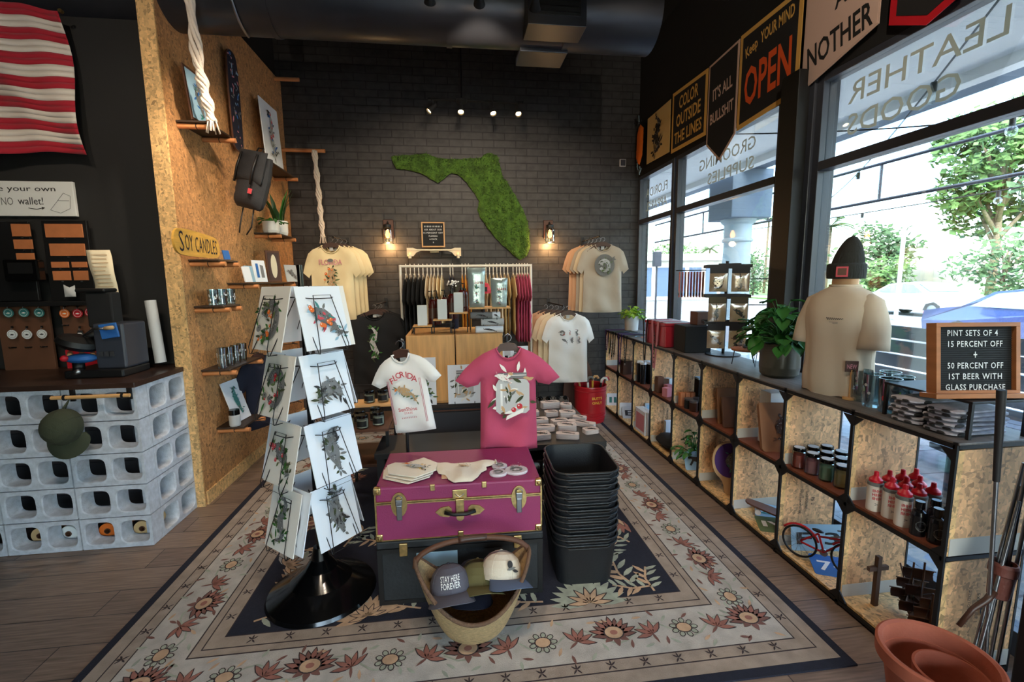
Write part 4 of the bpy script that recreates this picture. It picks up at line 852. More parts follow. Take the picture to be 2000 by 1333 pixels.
for k in range(3600):
    f = rnd.choice(F); a, c, e = (P[i] for i in f[:3]); u, v = sorted((rnd.random(), rnd.random())); p = a * u + c * (v - u) + e * (1 - v)
    z = .03 + rnd.uniform(0, .012); d = V((rnd.gauss(0, 1), rnd.gauss(0, 1), rnd.uniform(.6, 2))).normalized() * rnd.uniform(.014, .03); s_ = V((rnd.gauss(0, 1), rnd.gauss(0, 1), 0)).normalized() * .006; c0 = V((p.x, p.y, z)); o = len(vs)
    vs += [c0 - s_, c0 + s_, c0 + d]; fs.append((o, o + 1, o + 2))
n3 = len(fs) // 3
b.add(vs, fs[:n3], 'moss'); b.add(vs, fs[n3:2 * n3], 'moss_lt'); b.add(vs, fs[2 * n3:], 'moss_dk'); b.build('moss_tufts', t)
for px, lab in ((757, 'glass jar wall sconce with a glowing bulb, left of the small letter board'), (1074, 'glass jar wall sconce with a glowing bulb, beside the moss tip')):
    p = ony(px, 455, 5.54); t = thing('wall_sconce', lab, 'light', p, group='jar sconces on the brick wall')
    MB().box(-.06, .06, .085, .105, -.06, .16, 'dark_brown').build('backplate', t, bevel=.006); MB().tube([(0, .09, .1), (0, .03, .125), (0, 0, .11)], .009, 'black', 8).build('arm', t)
    MB().lathe([(.035, .04), (.045, .06), (.045, .09), (.02, .1), (0, .1)], 'black', 20, cap=False).build('lid', t)
    MB().lathe([(.044, .05), (.06, .03), (.062, -.1), (.055, -.115), (0, -.115)], 'clear', 24, cap=False).build('jar', t)
    for k in range(4): MB().tube([(.064 * math.cos(a), .064 * math.sin(a), z) for a, z in ((k * PI / 2 + .4, .05), (k * PI / 2 + .4, -.125))], .0025, 'black', 4).build('cage_wire', t)
    MB(T(0, 0, -.125)).lathe([(.062, 0), (.066, 0), (.066, .006), (.062, .006), (.062, 0)], 'black', 20, cap=False).build('cage_ring', t)
    MB().lathe([(0, -.06), (.02, -.05), (.026, -.025), (.018, .01), (.012, .03), (0, .035)], 'bulb_warm', 16, cap=False).build('bulb', t)
    light('sconce_lamp', 'POINT', (p.x, p.y - .0, p.z - .135), 9, (1, .55, .22), shadow_soft_size=.03)
def letter_board(t, w, h, lines, frame='wood_lt', fw=.014, th=.02, M=None, fs=.022, gap=.033, top=None, depth=.03):
    X = (M or MX.Identity(4)) @ XZ
    MB(X).box(-w / 2 + fw, w / 2 - fw, fw, h - fw, -th * .5, th * .4, 'matte_black').build('felt', t)
    f = MB(X); 
    for a, b, c, d in ((-w / 2, w / 2, 0, fw), (-w / 2, w / 2, h - fw, h), (-w / 2, -w / 2 + fw, fw, h - fw), (w / 2 - fw, w / 2, fw, h - fw)): f.box(a, b, c, d, -th / 2, th, frame)
    f.build('frame', t, bevel=.001)
    g = MB(X @ T(0, 0, th * .42))
    n = int((h - 2 * fw) / .0085)
    for k in range(n): g.flat([(-w / 2 + fw, fw + k * .0085), (w / 2 - fw, fw + k * .0085), (w / 2 - fw, fw + k * .0085 + .002), (-w / 2 + fw, fw + k * .0085 + .002)], 'black')
    g.build('felt_ridge', t); L_ = MB(X @ T(0, 0, th * .46 + n * .00013)); z = (top if top else h - fw - fs)
    for ln in lines:
        if ln: L_.text(ln[0], fs, 'white', T(ln[2] if len(ln) > 2 else 0, z, 0), w=ln[1], bold=.01, sp=1.15)
        z -= gap
    L_.build('letters', t)
a = ony(847, 485, 5.52); t = thing('letter_board', 'small wood-framed letter board on the propeller shelf', 'sign', (a.x, 5.52, a.z + .01))
letter_board(t, .265, .285, [('IIIIIIIIIIII', .2), ('ASK ABOUT OUR', .2), ('15 PERCENT OFF', .22), ('FLORIDA', .1), ('4-PACK', .09), ('*', .012)], fs=.018, gap=.036, top=.235)
a = ony(848, 493, 5.5); t = thing('propeller_shelf', 'pale wooden propeller-shaped shelf holding the small letter board', 'shelf', (a.x, 5.5, a.z + .0))
MB().box(-.3, .3, -.02, .06, .018, .034, 'cream').build('board', t)
for s_ in (-1, 1):
    MB(XZ).prism([(s_ * x, y) for x, y in ((.15, .018), (.2, .0), (.24, -.045), (.31, -.045), (.31, .05), (.24, .05), (.19, .034), (.15, .034))][::s_], -.01, .01, 'cream').build('blade', t, bevel=.002)
    MB(T(s_ * .275, -.03, -.03)).lathe([(0, -.04), (.016, -.04), (.018, .0), (0, .0)], 'cream', 14, cap=False).lathe([(0, 0), (.005, .001), (.003, .02), (0, .025)], 'bulb_warm', 8, cap=False).build('tea_light', t)
MB(T(0, 5.5 * 0, 0)).box(-.05, .05, .06, .15, .0, .034, 'cream').build('bracket', t)
p = ony(1217, 318, 5.62); t = thing('wall_sensor', 'small square sensor box high on the brick wall near the windows', 'sensor', p); MB().box(-.04, .04, 0, .03, -.045, .045, 'light_grey').build('case', t, bevel=.008); MB().box(-.03, .03, -.003, 0, -.035, .035, 'frame_black').build('cover', t, bevel=.004)
# ================================================================ shirts hung out from the brick wall
mat('sh_cream', (238, 216, 168), .9, bump=.15, bs=300); mat('sh_black', (24, 24, 26), .9); mat('sh_beige', (180, 168, 150), .9); mat('sh_white', (232, 230, 226), .9); mat('sh_peach', (214, 170, 132), .9)
mat('sh_rose', (186, 74, 104), .9, bump=.12, bs=300); mat('sh_tan', (206, 176, 120), .9); mat('sh_mustard', (216, 150, 48), .9); mat('sh_sand', (222, 202, 168), .9); mat('hanger_white', (228, 222, 208), .5); mat('sh_grey', (170, 164, 156), .9)
def arm(x, y0, z, lab):
    t = thing('faceout_arm', lab, 'bracket', (x, YB, z), group='black arms for hanging shirts'); MB().box(-.02, .02, -.012, 0, -.05, .05, 'black').build('plate', t); MB().cyl((0, 0, 0), (0, y0 - YB, .0), .008, 'black', 8).ball((0, y0 - YB, 0), .012, 'black', 8).build('rod', t)
def shirt_stack(x, y, z, w, h, mats, labs, front_pr, gp, dx=-.014, dy=.07, hl='', rz=0, sl=.66):
    n = len(mats)
    for i in range(n - 1, -1, -1):
        tee((x + dx * i, y + dy * i, z + .002 * i), w, h, mats[i], labs[i], gp, rz=rz + (i % 3 - 1) * 2, seed=i + int(x * 10), fold=.016, T_=.026, pr=front_pr if i == 0 else None, res=.05 if i else .04, sl=sl, drop=.36)
        wood_hanger((x + dx * i, y + dy * i, z + .004), w * .8, '%s hanger, %s from the front%s' % ('brown', NTH[i], hl), rz, 'dark_brown', 'hangers on the brick wall')
def pr_fl(p, w, h):
    p.text('FLORIDA', .055, 'pink', T(0, -.22 * h, 0), w=w * .52, bold=.01); p.flat(ell(0, -.15, .03, .018, 0, 12), 'ink_grey'); art(p, T(0, -.44 * h, 0), w * .55, h * .34, 5, 'bird', 'orange', ('moss_ink', 'olive', 'tan'), ('tan', 'ink_grey', 'orange'))
shirt_stack(-1.235, 5.0, 1.965, .44, .76, ['sh_cream'] * 4, ['cream t-shirt with pink Florida lettering, frontmost of its stack by the left sconce', 'cream t-shirt, second in the stack by the left sconce', 'cream t-shirt, third in the stack by the left sconce', 'cream t-shirt, rearmost in the stack by the left sconce'], pr_fl, 'cream t-shirts on the brick wall', .03, .075, ' of the cream t-shirts')
arm(-1.2, 4.97, 2.055, 'black arm carrying the cream t-shirts')
def pr_ga(p, w, h): art(p, T(0, -.42 * h, 0), w * .5, h * .5, 21, 'gator', None, ('leaf', 'green', 'leaf_dark', 'olive'), ('light_grey', 'moss_ink', 'pink'), 44)
shirt_stack(-.835, 5.0, 1.27, .50, .76, ['sh_black'] * 3, ['black t-shirt with green alligators on it', 'black t-shirt right behind the alligator t-shirt', 'black t-shirt at the back of the alligator stack'], pr_ga, 'black t-shirts on the brick wall', .02, .07, ' of the black t-shirts')
arm(-.80, 4.97, 1.355, 'black arm carrying the black t-shirts')
def pr_rd(p, w, h): p.flat(ell(.01, -.3 * h, w * .25, w * .27, 0, 30), 'ink_grey'); art(p, T(.01, -.3 * h, .002), w * .42, w * .42, 4, 'ring', None, ('moss_ink', 'olive'), ('light_grey', 'ink_grey', 'olive')); p.flat([(w * .18, -.2 * h), (w * .27, -.17 * h), (w * .25, -.2 * h), (w * .3, -.22 * h), (w * .2, -.24 * h)], 'ink_grey')
shirt_stack(1.65, 5.0, 1.97, .44, .74, ['sh_beige', 'sh_sand', 'sh_beige', 'sh_peach', 'sh_peach'], ['beige t-shirt with a round bird emblem near the windows', 'sand t-shirt second in the stack near the windows', 'beige t-shirt third in the stack near the windows', 'peach t-shirt fourth in the stack near the windows', 'peach t-shirt rearmost in the stack near the windows'], pr_rd, 'beige and peach t-shirts by the windows', -.024, .07, ' of the beige t-shirts', rz=-4)
arm(1.6, 4.97, 2.06, 'black arm carrying the beige t-shirts')
def pr_fr(p, w, h):
    for i, (x, y, k, f_, s_) in enumerate(((-.16, -.27, 'ring', 'red', 3), (.02, -.25, 'plant', 'orange', 4), (.2, -.26, 'gator', None, 5), (-.12, -.37, 'fish', None, 6), (.06, -.37, 'bird', None, 7), (.24, -.37, 'gator', None, 9))): art(p, T(x * w, y * h, .0), w * .2, h * .1, s_, k, f_, ('olive', 'tan', 'pink'), ('ink_grey', 'grey', 'light_grey'), 8, 5)
shirt_stack(1.235, 4.9, 1.225, .44, .76, ['sh_white', 'sh_sand', 'sh_sand', 'sh_peach', 'sh_peach'], ['white t-shirt with rows of small fruit and animal drawings', 'sand t-shirt second behind the fruit drawing t-shirt', 'sand t-shirt third behind the fruit drawing t-shirt', 'pale peach t-shirt fourth behind the fruit drawing t-shirt', 'pale peach t-shirt at the back of the fruit drawing stack'], pr_fr, 'pale t-shirts below the moss sign', -.045, .08, ' of the pale t-shirts', rz=-3)
arm(1.17, 4.87, 1.315, 'black arm carrying the pale t-shirts')
# ================================================================ clothing rail
t = thing('clothes_rack', 'white metal clothes rack in front of the brick wall', 'rack', (0, 5.1, 0))
MB().cyl((-.56, 0, 1.755), (.86, 0, 1.755), .014, 'hanger_white', 12).build('rail', t)
for x in (-.56, .86): MB().cyl((x, 0, .04), (x, 0, 1.77), .014, 'hanger_white', 12).build('post', t); MB().cyl((x, -.22, .03), (x, .22, .03), .014, 'hanger_white', 12).build('foot', t)
MB().cyl((-.56, 0, .2), (.86, 0, .2), .01, 'hanger_white', 8).build('lower_bar', t)
hp = None
def rack_piece(x, m, lab, hlab, L_=.66, w=.42, rz=88, T_=.014):
    global hp
    r = tee((x, 5.1, 1.665), w, L_, m, lab, 'garments on the white rack', rz=rz, T_=T_, seed=int(x * 100) % 50, collar=False, res=.06, name='hanging_garment', cat='garment')
    if hp is None:
        hp = thing('clothes_hanger', hlab, 'hanger', (x, 5.1, 1.665), rz, 'white hangers on the rack')
        MB(XZ).prism([(-.19, -.07), (-.12, -.03), (-.02, .012), (.02, .012), (.12, -.03), (.19, -.07), (.18, -.09), (.1, -.05), (0, -.02), (-.1, -.05), (-.18, -.09)], -.005, .005, 'hanger_white').build('shoulder_bar', hp, bevel=.002)
        MB().tube([(0, 0, 0), (0, 0, .05), (.0, 0, .07), (.016, 0, .085), (.016, 0, .1), (0, 0, .112), (-.014, 0, .105)], .005, 'hanger_white', 6).build('hook', hp)
    else: dup(hp, (x, 5.1, 1.665), rz, hlab)
k = 0
for m, nm, xs, L_ in (('sh_black', 'black', [-.50, -.455, -.41, -.365, -.32], .8), ('sh_sand', 'sand', [-.275, -.235, -.2], .62), ('sh_cream', 'cream', [-.16, -.12], .62), ('navy', 'navy', [-.03, .0], .62), ('sh_mustard', 'mustard', [.1, .135, .17], .62), ('sh_sand', 'pale', [.36, .4, .44, .48, .52], .66), ('sh_tan', 'tan', [.56, .6, .66], .66), ('sh_rose', 'rose', [.7, .73, .76, .79, .82], .74)):
    for i, x in enumerate(xs): rack_piece(x, m, '%s garment on the white rack, %s of its colour from the left' % (nm, NTH[i]), 'white hanger over the %s garment that is %s of its colour' % (nm, NTH[i]), L_, rz=88)
# ================================================================ red bucket corner
mat('bucket_red', (176, 26, 36), .35, var=.12, vs=6); 
t = thing('waste_bin', 'old red metal bin with yellow lettering, standing in the corner by the brick wall', 'bin', (1.50, 4.92, 0))
MB().lathe([(0, 0), (.155, 0), (.16, .02), (.162, .025), (.165, .06), (.17, .065), (.178, .4), (.185, .41), (.182, .425), (.172, .42), (.165, .08), (.15, .02), (0, .02)], 'bucket_red', 36, cap=False).build('bin', t)
b = MB(); 
for z in (.09, .12, .37): b.lathe([(.172 + z * .02, z - .004), (.177 + z * .02, z), (.172 + z * .02, z + .004)], 'bucket_red', 36, cap=False)
b.build('rib', t); L_ = MB()
for j, (tx, zz) in enumerate((('BUTTS', .30), ('ONLY', .25))):
    vs, fs, (x0, x1, y0, y1) = text_geo(tx, .02); P = []
    for v in vs: X = ((v.x - x0) / (x1 - x0) - .5) * .12; a = math.radians(-80) + X / .176; Z = zz + ((v.y - y0) / (y1 - y0) - .5) * .03; rr = .1745 + Z * .012 + .001; P.append((rr * math.cos(a), rr * math.sin(a), Z))
    L_.add(P, fs, 'yellow')
L_.build('lettering', t)
def hand_tool(x, y, a, b_, m1, m2, lab, L_=.42):
    t = thing('walking_cane', lab, 'cane', (x, y, .03), group='canes and umbrellas in the red bin'); t.rotation_euler = (math.radians(a), math.radians(b_), 0)
    MB().cyl((0, 0, 0), (0, 0, L_), .012, m1, 8).build('shaft', t); MB().tube([(0, 0, L_), (0, 0, L_ + .03), (.02, 0, L_ + .055), (.05, 0, L_ + .055), (.065, 0, L_ + .03)], .014, m2, 8).build('handle', t)
for i, q in enumerate(((1.45, 4.9, -6, -10, 'wood_lt', 'wood_lt', 'yellowish stick with a bent handle leaning out of the red bin'), (1.49, 4.88, -4, -3, 'white', 'ink_grey', 'white tool with a dark ring standing in the red bin'), (1.52, 4.94, -3, 3, 'yellow', 'wood_lt', 'yellow handle standing upright in the red bin'), (1.56, 4.92, 4, 8, 'black', 'white', 'black bottle-like handle with a pale top in the red bin'), (1.58, 4.98, 5, 10, 'rose', 'rose', 'rose coloured handle at the back of the red bin'))): hand_tool(*q)
t = thing('metal_panel', 'dark rounded panel leaning behind the red bin', 'panel', (1.50, 5.36, 0)); t.rotation_euler = (math.radians(-6), 0, 0)
MB(XZ).prism(smooth_poly([(-.2, 0), (.2, 0), (.2, .3), (.12, .62), (0, .7), (-.12, .62), (-.2, .3)], 2), -.015, .015, 'brown').build('panel', t, bevel=.005)
# ================================================================ rug
mat('rug_navy', (26, 28, 44), .95, var=.15, vs=40, bump=.5, bs=250); mat('rug_cream', (184, 178, 170), .95, var=.16, vs=12, bump=.5, bs=250); mat('rug_beige', (160, 144, 130), .95, var=.16, vs=14, bump=.5, bs=250)
mat('rug_line', (58, 48, 50), .95); mat('rug_rust', (150, 100, 88), .95, var=.2, vs=20); mat('rug_brown', (118, 82, 74), .95, var=.2, vs=20); mat('rug_sage', (158, 164, 148), .95, var=.2, vs=20); mat('rug_tan', (190, 158, 128), .95, var=.2, vs=20)
def rug():
    X0, X1, Y0, Y1 = -1.575, 1.615, 1.515, 4.97; Z = .009
    t = thing('area_rug', 'large oriental rug with a navy field and a cream floral border', 'rug', (0, 0, 0))
    MB().box(X0, X1, Y0, Y1, 0, .008, 'rug_navy').build('rug_body', t)
    b = MB(); b.lay = Z
    def rect(i, m): b.flat([(X0 + i, Y0 + i * 1.03), (X1 - i, Y0 + i * 1.03), (X1 - i, Y1 - i * 1.03), (X0 + i, Y1 - i * 1.03)], m)
    for i, m in ((.04, 'rug_beige'), (.098, 'rug_line'), (.104, 'rug_beige'), (.155, 'rug_line'), (.161, 'rug_cream'), (.398, 'rug_line'), (.405, 'rug_beige'), (.438, 'rug_line'), (.444, 'rug_beige'), (.505, 'rug_line'), (.510, 'rug_navy')): rect(i, m)
    b.build('border_bands', t)
    base = b.lay + .0004; mo = MB(); rnd = random.Random(11)
    def LY(k): mo.lay = base + k * .00025
    def fl(poly, m, M, k): LY(k); mo.flat(poly, m, M)
    def palmette(x, y, r, a, big=True):
        M = T(x, y, 0) @ R(a)
        for k in range(11 if big else 8):
            q = 180 * k / (10 if big else 7) + (0 if big else 0); fl(leafp(0, 0, r * (1.05 if k % 2 else .95), r * .36, q - 0), 'rug_line', M, 0); fl(leafp(0, 0, r * (.96 if k % 2 else .87), r * .28, q), 'rug_rust' if k % 2 else 'rug_brown', M, 1)
        for s_ in (-35, -90, -145): fl(leafp(0, 0, r * .6, r * .3, s_), 'rug_brown', M, 1)
        fl(ell(0, r * .12, r * .42, r * .36, 0, 16), 'rug_line', M, 2); fl(ell(0, r * .12, r * .37, r * .31, 0, 16), 'rug_tan', M, 3); fl(ell(0, r * .12, r * .16, r * .13, 0, 10), 'rug_rust', M, 4)
    def lily(x, y, r, a):
        M = T(x, y, 0) @ R(a)
        for q in (20, 55, 90, 125, 160): fl(leafp(0, -r * .3, r * 1.25, r * .42, q), 'rug_line', M, 0); fl(leafp(0, -r * .28, r * 1.12, r * .33, q), 'rug_rust', M, 1)
        fl(leafp(0, -r * .2, r * .9, r * .2, 250), 'rug_brown', M, 1)
    def rosette(x, y, r, a):
        M = T(x, y, 0) @ R(a)
        for k in range(9): q = 2 * PI * k / 9; fl(ell(r * .7 * math.cos(q), r * .6 * math.sin(q), r * .26, r * .2, math.degrees(q), 8), 'rug_line', M, 0); fl(ell(r * .7 * math.cos(q), r * .6 * math.sin(q), r * .19, r * .14, math.degrees(q), 8), 'rug_sage', M, 1)
        fl(ell(0, 0, r * .55, r * .45, 0, 14), 'rug_line', M, 1.5); fl(ell(0, 0, r * .47, r * .38, 0, 14), 'rug_tan', M, 2.2)
    def sprig(x, y, r, a):
        M = T(x, y, 0) @ R(a)
        for q in (40, 90, 140, 230, 310): fl(leafp(0, 0, r, r * .3, q), 'rug_line', M, 0)
    def vine(P, w_, m, k=.0):
        for i in range(len(P) - 1):
            a, c = V(P[i]), V(P[i + 1]); d = (c - a).normalized() * w_; fl([(a.x + d.y, a.y - d.x), (c.x + d.y, c.y - d.x), (c.x - d.y, c.y + d.x), (a.x - d.y, a.y + d.x)], m, None, k)
    wc = .28
    def side(pts, horiz):
        for i, (u, v) in enumerate(pts):
            a = 0 if horiz else 90; k = i % 4
            if k == 0: palmette(u, v, .115, a + (0 if i % 8 else 180) * 0)
            elif k == 2: rosette(u, v, .075, a)
            else: lily(u, v + (.0), .075, a + (-35 if k == 1 else 35))
    nx, ny = 16, 18; xa, xb, ya, yb = X0 + wc, X1 - wc, Y0 + wc + .01, Y1 - wc
    for (P, hz, fx) in (([(xa + (xb - xa) * i / nx, ya) for i in range(nx + 1)], 1, 0), ([(xa + (xb - xa) * i / nx, yb) for i in range(nx + 1)], 1, 0), ([(xa, ya + (yb - ya) * i / ny) for i in range(1, ny)], 0, 2), ([(xb, ya + (yb - ya) * i / ny) for i in range(1, ny)], 0, 2)):
        vine([((p[0] + (0 if hz else .05 * math.sin(j * .8)), p[1] + (.05 * math.sin(j * .8) if hz else 0))) for j, p in enumerate([(V(P[0]).lerp(V(P[-1]), q / 60)) for q in range(61)])], .004, 'rug_sage', -.6)
        for i, (x, y) in enumerate(P):
            k = (i + fx) % 4; a = (0 if hz else -90)
            if k == 0: palmette(x, y, .112, a)
            elif k == 2: rosette(x, y, .07, a)
            else: lily(x, y, .07, a + (30 if k == 1 else -30))
            for s_ in (-1, 1):
                for q in (-.6, .6):
                    dx, dy = (q * .09, s_ * .085) if hz else (s_ * .085, q * .09); fl(leafp(x + dx, y + dy, .05, .016, rnd.uniform(0, 360)), rnd.choice(('rug_sage', 'rug_brown', 'rug_tan')), None, .5)
    for dd, n_ in ((.128, 20), (.475, 14)):
        for (p, q) in (((X0 + dd, Y0 + dd * 1.03), (X1 - dd, Y0 + dd * 1.03)), ((X0 + dd, Y1 - dd), (X1 - dd, Y1 - dd)), ((X0 + dd, Y0 + dd), (X0 + dd, Y1 - dd)), ((X1 - dd, Y0 + dd), (X1 - dd, Y1 - dd))):
            for i in range(1, n_): c = V(p).lerp(V(q), i / n_); sprig(c.x, c.y, .028, 0 if p[1] == q[1] else 90)
    # field: big blossoms, sprays
    fx0, fx1, fy0, fy1 = X0 + .53, X1 - .53, Y0 + .55, Y1 - .55
    def blossom(x, y, r, a, m='rug_sage'):
        M = T(x, y, 0) @ R(a)
        for k in range(13): q = 180 * k / 12; fl(leafp(0, 0, r, r * .3, q), m, M, 0 + (k % 2) * .2); 
        for k in range(7): q = 180 * k / 6; fl(leafp(0, 0, r * .62, r * .2, q), 'rug_line', M, 1); fl(leafp(0, 0, r * .55, r * .15, q), 'rug_tan', M, 1.4)
    def spray(x, y, r, a):
        M = T(x, y, 0) @ R(a); vine_ = [(0, 0), (r * .5, r * .12), (r, 0)]
        for i in range(2): p, q = V(vine_[i]), V(vine_[i + 1]); d = (q - p).normalized() * .006; fl([(p.x + d.y, p.y - d.x), (q.x + d.y, q.y - d.x), (q.x - d.y, q.y + d.x), (p.x - d.y, p.y + d.x)], 'rug_tan', M, 0)
        for k in range(7): fl(leafp(r * (.15 + .12 * k), .0 + r * .06, r * .42, r * .13, (55 if k % 2 else -55) + rnd.uniform(-12, 12)), ('rug_sage', 'rug_tan')[k % 2], M, .3)
    blossom(.63, 2.02, .20, 0); blossom(-.45, 2.08, .15, 20, 'rug_tan'); blossom(-.98, 2.55, .16, -60, 'rug_cream'); blossom(1.04, 2.78, .18, 100, 'rug_rust')
    for q in ((.98, 2.06, .2, 80), (.9, 2.1, .26, 10 + 90), (.98, 2.1, .2, 170), (.4, 2.06, .22, 160), (.2, 2.12, .2, 30), (-.2, 2.1, .24, 150), (-.7, 2.12, .22, 30), (-.98, 2.12, .22, 10), (-.9, 2.3, .22, 90), (.86, 2.36, .2, 60), (1.02, 2.5, .22, 110), (-.98, 2.9, .22, 70), (-.9, 3.3, .24, 100), (-.95, 3.7, .24, 60), (1.02, 3.2, .22, 100), (-.7, 2.7, .24, 60)): spray(*q)
    for k in range(34):
        x, y = rnd.uniform(fx0 + .05, fx1 - .05), rnd.uniform(2.5, fy1); 
        (spray if k % 3 else lambda x, y, r, a: palmette(x, y, r * .6, a))(x, y, .2, rnd.uniform(0, 360))
    mo.build('woven_motifs', t)
rug()
# ================================================================ trunks
mat('trunk_plum', (142, 46, 92), .5, var=.08, vs=3, bump=.12, bs=160); mat('trunk_black', (30, 33, 36), .6, var=.35, vs=10, bump=.2, bs=60)
t = thing('steamer_chest', 'worn black trunk standing on the rug beneath the plum trunk', 'trunk', (.008, 2.36, .0)); t.rotation_euler = (0, 0, math.radians(-1))
MB().box(-.405, .405, -.22, .24, .01, .30, 'trunk_black').build('body', t, bevel=.008); MB().box(-.41, .41, -.225, .245, .305, .345, 'trunk_black').build('lid', t, bevel=.008)
b = MB()
for z in (.02, .29): b.box(-.408, .408, -.224, -.22, z - .008, z + .014, 'black')
for x in (-.395, .395): b.box(x - .012, x + .012, -.225, -.22, .02, .3, 'black')
b.build('edge_binding', t)
for x in (-.28, .28): MB().box(x - .02, x + .02, -.235, -.224, .27, .335, 'brass').build('hasp', t, bevel=.003)
MB().box(-.22, -.02, -.226, -.2205, .2, .275, 'pale_blue').build('paper_label', t)
t = thing('steamer_chest', 'plum coloured trunk with brass fittings, stacked on the black trunk', 'trunk', (.007, 2.36, .348)); t.rotation_euler = (0, 0, math.radians(-1))
D0, D1, W_ = -.22, .24, .402
MB().box(-W_, W_, D0, D1, 0, .19, 'trunk_plum').build('body', t, bevel=.006); MB().box(-W_, W_, D0, D1, .196, .272, 'trunk_plum').build('lid', t, bevel=.01)
b = MB(); b.box(-W_ - .003, W_ + .003, D0 - .004, D0 + .01, .186, .192, 'brass').box(-W_ - .003, W_ + .003, D0 - .004, D0 + .01, .195, .201, 'brass').box(-W_ - .003, -W_ + .01, D0, D1, .186, .2, 'brass').box(W_ - .01, W_ + .003, D0, D1, .186, .2, 'brass').box(-W_, W_, D0 - .002, D0 + .006, .0, .005, 'brass')
b.build('seam_strip', t)
for x in (-1, 1):
    for z, nm in ((.0, 'lower'), (.236, 'upper')):
        q = MB(T(x * (W_ - .012), D0 + .012, z)); s_ = -x
        q.box(-.02, .016, -.018, .014, 0, .036, 'brass'); q.ball((.0, -.014, .018), .012, 'brass', 10); q.build('corner_cap', t, bevel=.007)
    MB().box(x * W_ - .004, x * W_ + .004, D0 - .003, D0 + .02, .03, .24, 'brass').build('corner_strip', t)
MB().box(-.014, .014, D0 - .01, D0, .0, .03, 'brass').build('lower_clasp', t, bevel=.004)
for x in (-.13, .12): MB().box(x - .012, x + .012, D0 - .006, D0 + .004, .245, .276, 'brass').build('lid_clip', t, bevel=.003)
for x in (-.29, .29):
    MB(T(x, D0 - .002, .185) @ XZ).prism(ell(0, .0, .038, .062, 0, 24), 0, .006, 'brass').build('latch_plate', t, bevel=.002)
    MB(T(x, D0 - .01, .185) @ XZ).box(-.016, .016, -.0, .03, 0, .012, 'steel').box(-.013, .013, -.075, .0, 0, .008, 'steel').build('latch', t, bevel=.003)
    MB(T(x, D0 - .016, .195)).tube([(-.014, 0, 0), (-.016, 0, .03), (0, 0, .042), (.016, 0, .03), (.014, 0, 0)], .0025, 'steel', 5).build('latch_loop', t)
for s_ in (-1, 1): MB(T(s_ * .075, D0 - .002, .135) @ XZ).prism([(s_ * x, y) for x, y in ((-.035, -.015), (-.02, -.028), (.02, -.022), (.045, 0), (.02, .022), (-.02, .028), (-.035, .015))][::s_], 0, .006, 'brass').build('handle_plate', t, bevel=.002)
MB().tube([(-.075, D0 - .016, .135), (-.03, D0 - .028, .128), (.03, D0 - .028, .128), (.075, D0 - .016, .135)], .009, 'black', 8).build('handle', t)
MB(T(0, D0 - .004, .155) @ XZ).box(-.02, .02, -.045, .045, 0, .016, 'brass').lathe([(0, 0), (.018, .0), (.018, .03), (0, .03)], 'brass', 18, T(0, -.04, 0), cap=False).build('lock', t, bevel=.002)
MB(T(0, D0 - .004, .215) @ XZ).box(-.035, .035, -.012, .03, 0, .006, 'brass').build('lock_plate', t, bevel=.002); MB(T(0, D0 - .012, .215)).tube([(-.02, 0, .01), (0, 0, -.008), (.02, 0, .01)], .0025, 'steel', 5).build('lock_staple', t)
ZT = .621
# things on the trunk
mat('cloth_cream', (232, 220, 200), .9, bump=.2, bs=150)
def folded(x, y, z, rz, w, d, h, lab, seed, pr=None, pent=None):
    t = thing('bandana', lab, 'bandana', (x, y, z), rz, 'folded bandanas on the plum trunk')
    o = pent or [(-w / 2, -d / 2), (w / 2, -d / 2), (w / 2, d / 2), (-w / 2, d / 2)]
    MB().puff(dense(o, .03), h / 2, .015, 'cloth_cream', .03, .0015, seed, M=T(0, 0, h / 2), thin=.5).build('cloth', t)
    if pr: p = MB(T(0, 0, h + .003)); pr(p); p.build('print', t)
pent = [(-.12, .05), (-.11, -.05), (.02, -.13), (.12, -.07), (.135, .02), (.07, .11), (-.02, .06), (-.08, .08)]
for k in range(3): folded(-.24 - .012 * (2 - k), 2.29, ZT + .014 * k, 3 * k, .2, .2, .013, ['cream folded bandana at the bottom of the stack', 'cream folded bandana in the middle of the stack', 'cream folded bandana with an orange and grey print, on top of its stack'][k], k, (lambda p: art(p, T(.02, -.01, 0), .14, .12, 6, 'fish', 'orange', ('olive', 'tan', 'yellow'), ('light_grey', 'ink_grey', 'grey'), 20, 6)) if k == 2 else None, pent)
t = thing('baby_onesie', 'cream baby onesie laid over the plum trunk lid, ruffled at the sleeves', 'clothing', (.02, 2.27, ZT))
on = [(-.06, .1), (-.13, .12), (-.18, .1), (-.17, .04), (-.13, .02), (-.12, -.02), (-.085, -.045), (-.07, -.1), (-.045, -.135), (.045, -.135), (.075, -.09), (.095, -.04), (.125, -.01), (.125, .03), (.175, .05), (.185, .09), (.13, .12), (.07, .1), (0, .085)]
MB().puff(dense([(x, y) for x, y in on][::-1], .02), .011, .03, 'cloth_cream', .018, .005, 3, M=T(0, 0, .01), fk=60).build('body', t)
p = MB(T(0, 0, .028)); art(p, T(.005, .02, 0), .08, .05, 4, 'fish', None, ('olive', 'moss_ink', 'tan'), ('tan', 'ink_grey', 'grey'), 14); p.build('print', t)
b = MB(); 
for sx in (-1, 1): b.tube([(sx * (.178 + .006 * math.sin(k * 2.1)), .1 - .006 * k, .012 + .004 * math.cos(k * 2.1)) for k in range(11)], .005, 'cloth_cream', 5)
b.build('ruffle', t)
t = thing('onesie_stack', 'second cream onesie folded under the first, showing at its left edge', 'clothing', (-.035, 2.26, ZT)); MB().box(-.05, .0, -.06, .05, 0, .006, 'sh_peach').build('cloth', t, bevel=.002)
mat('slate_c', (204, 196, 200), .5)
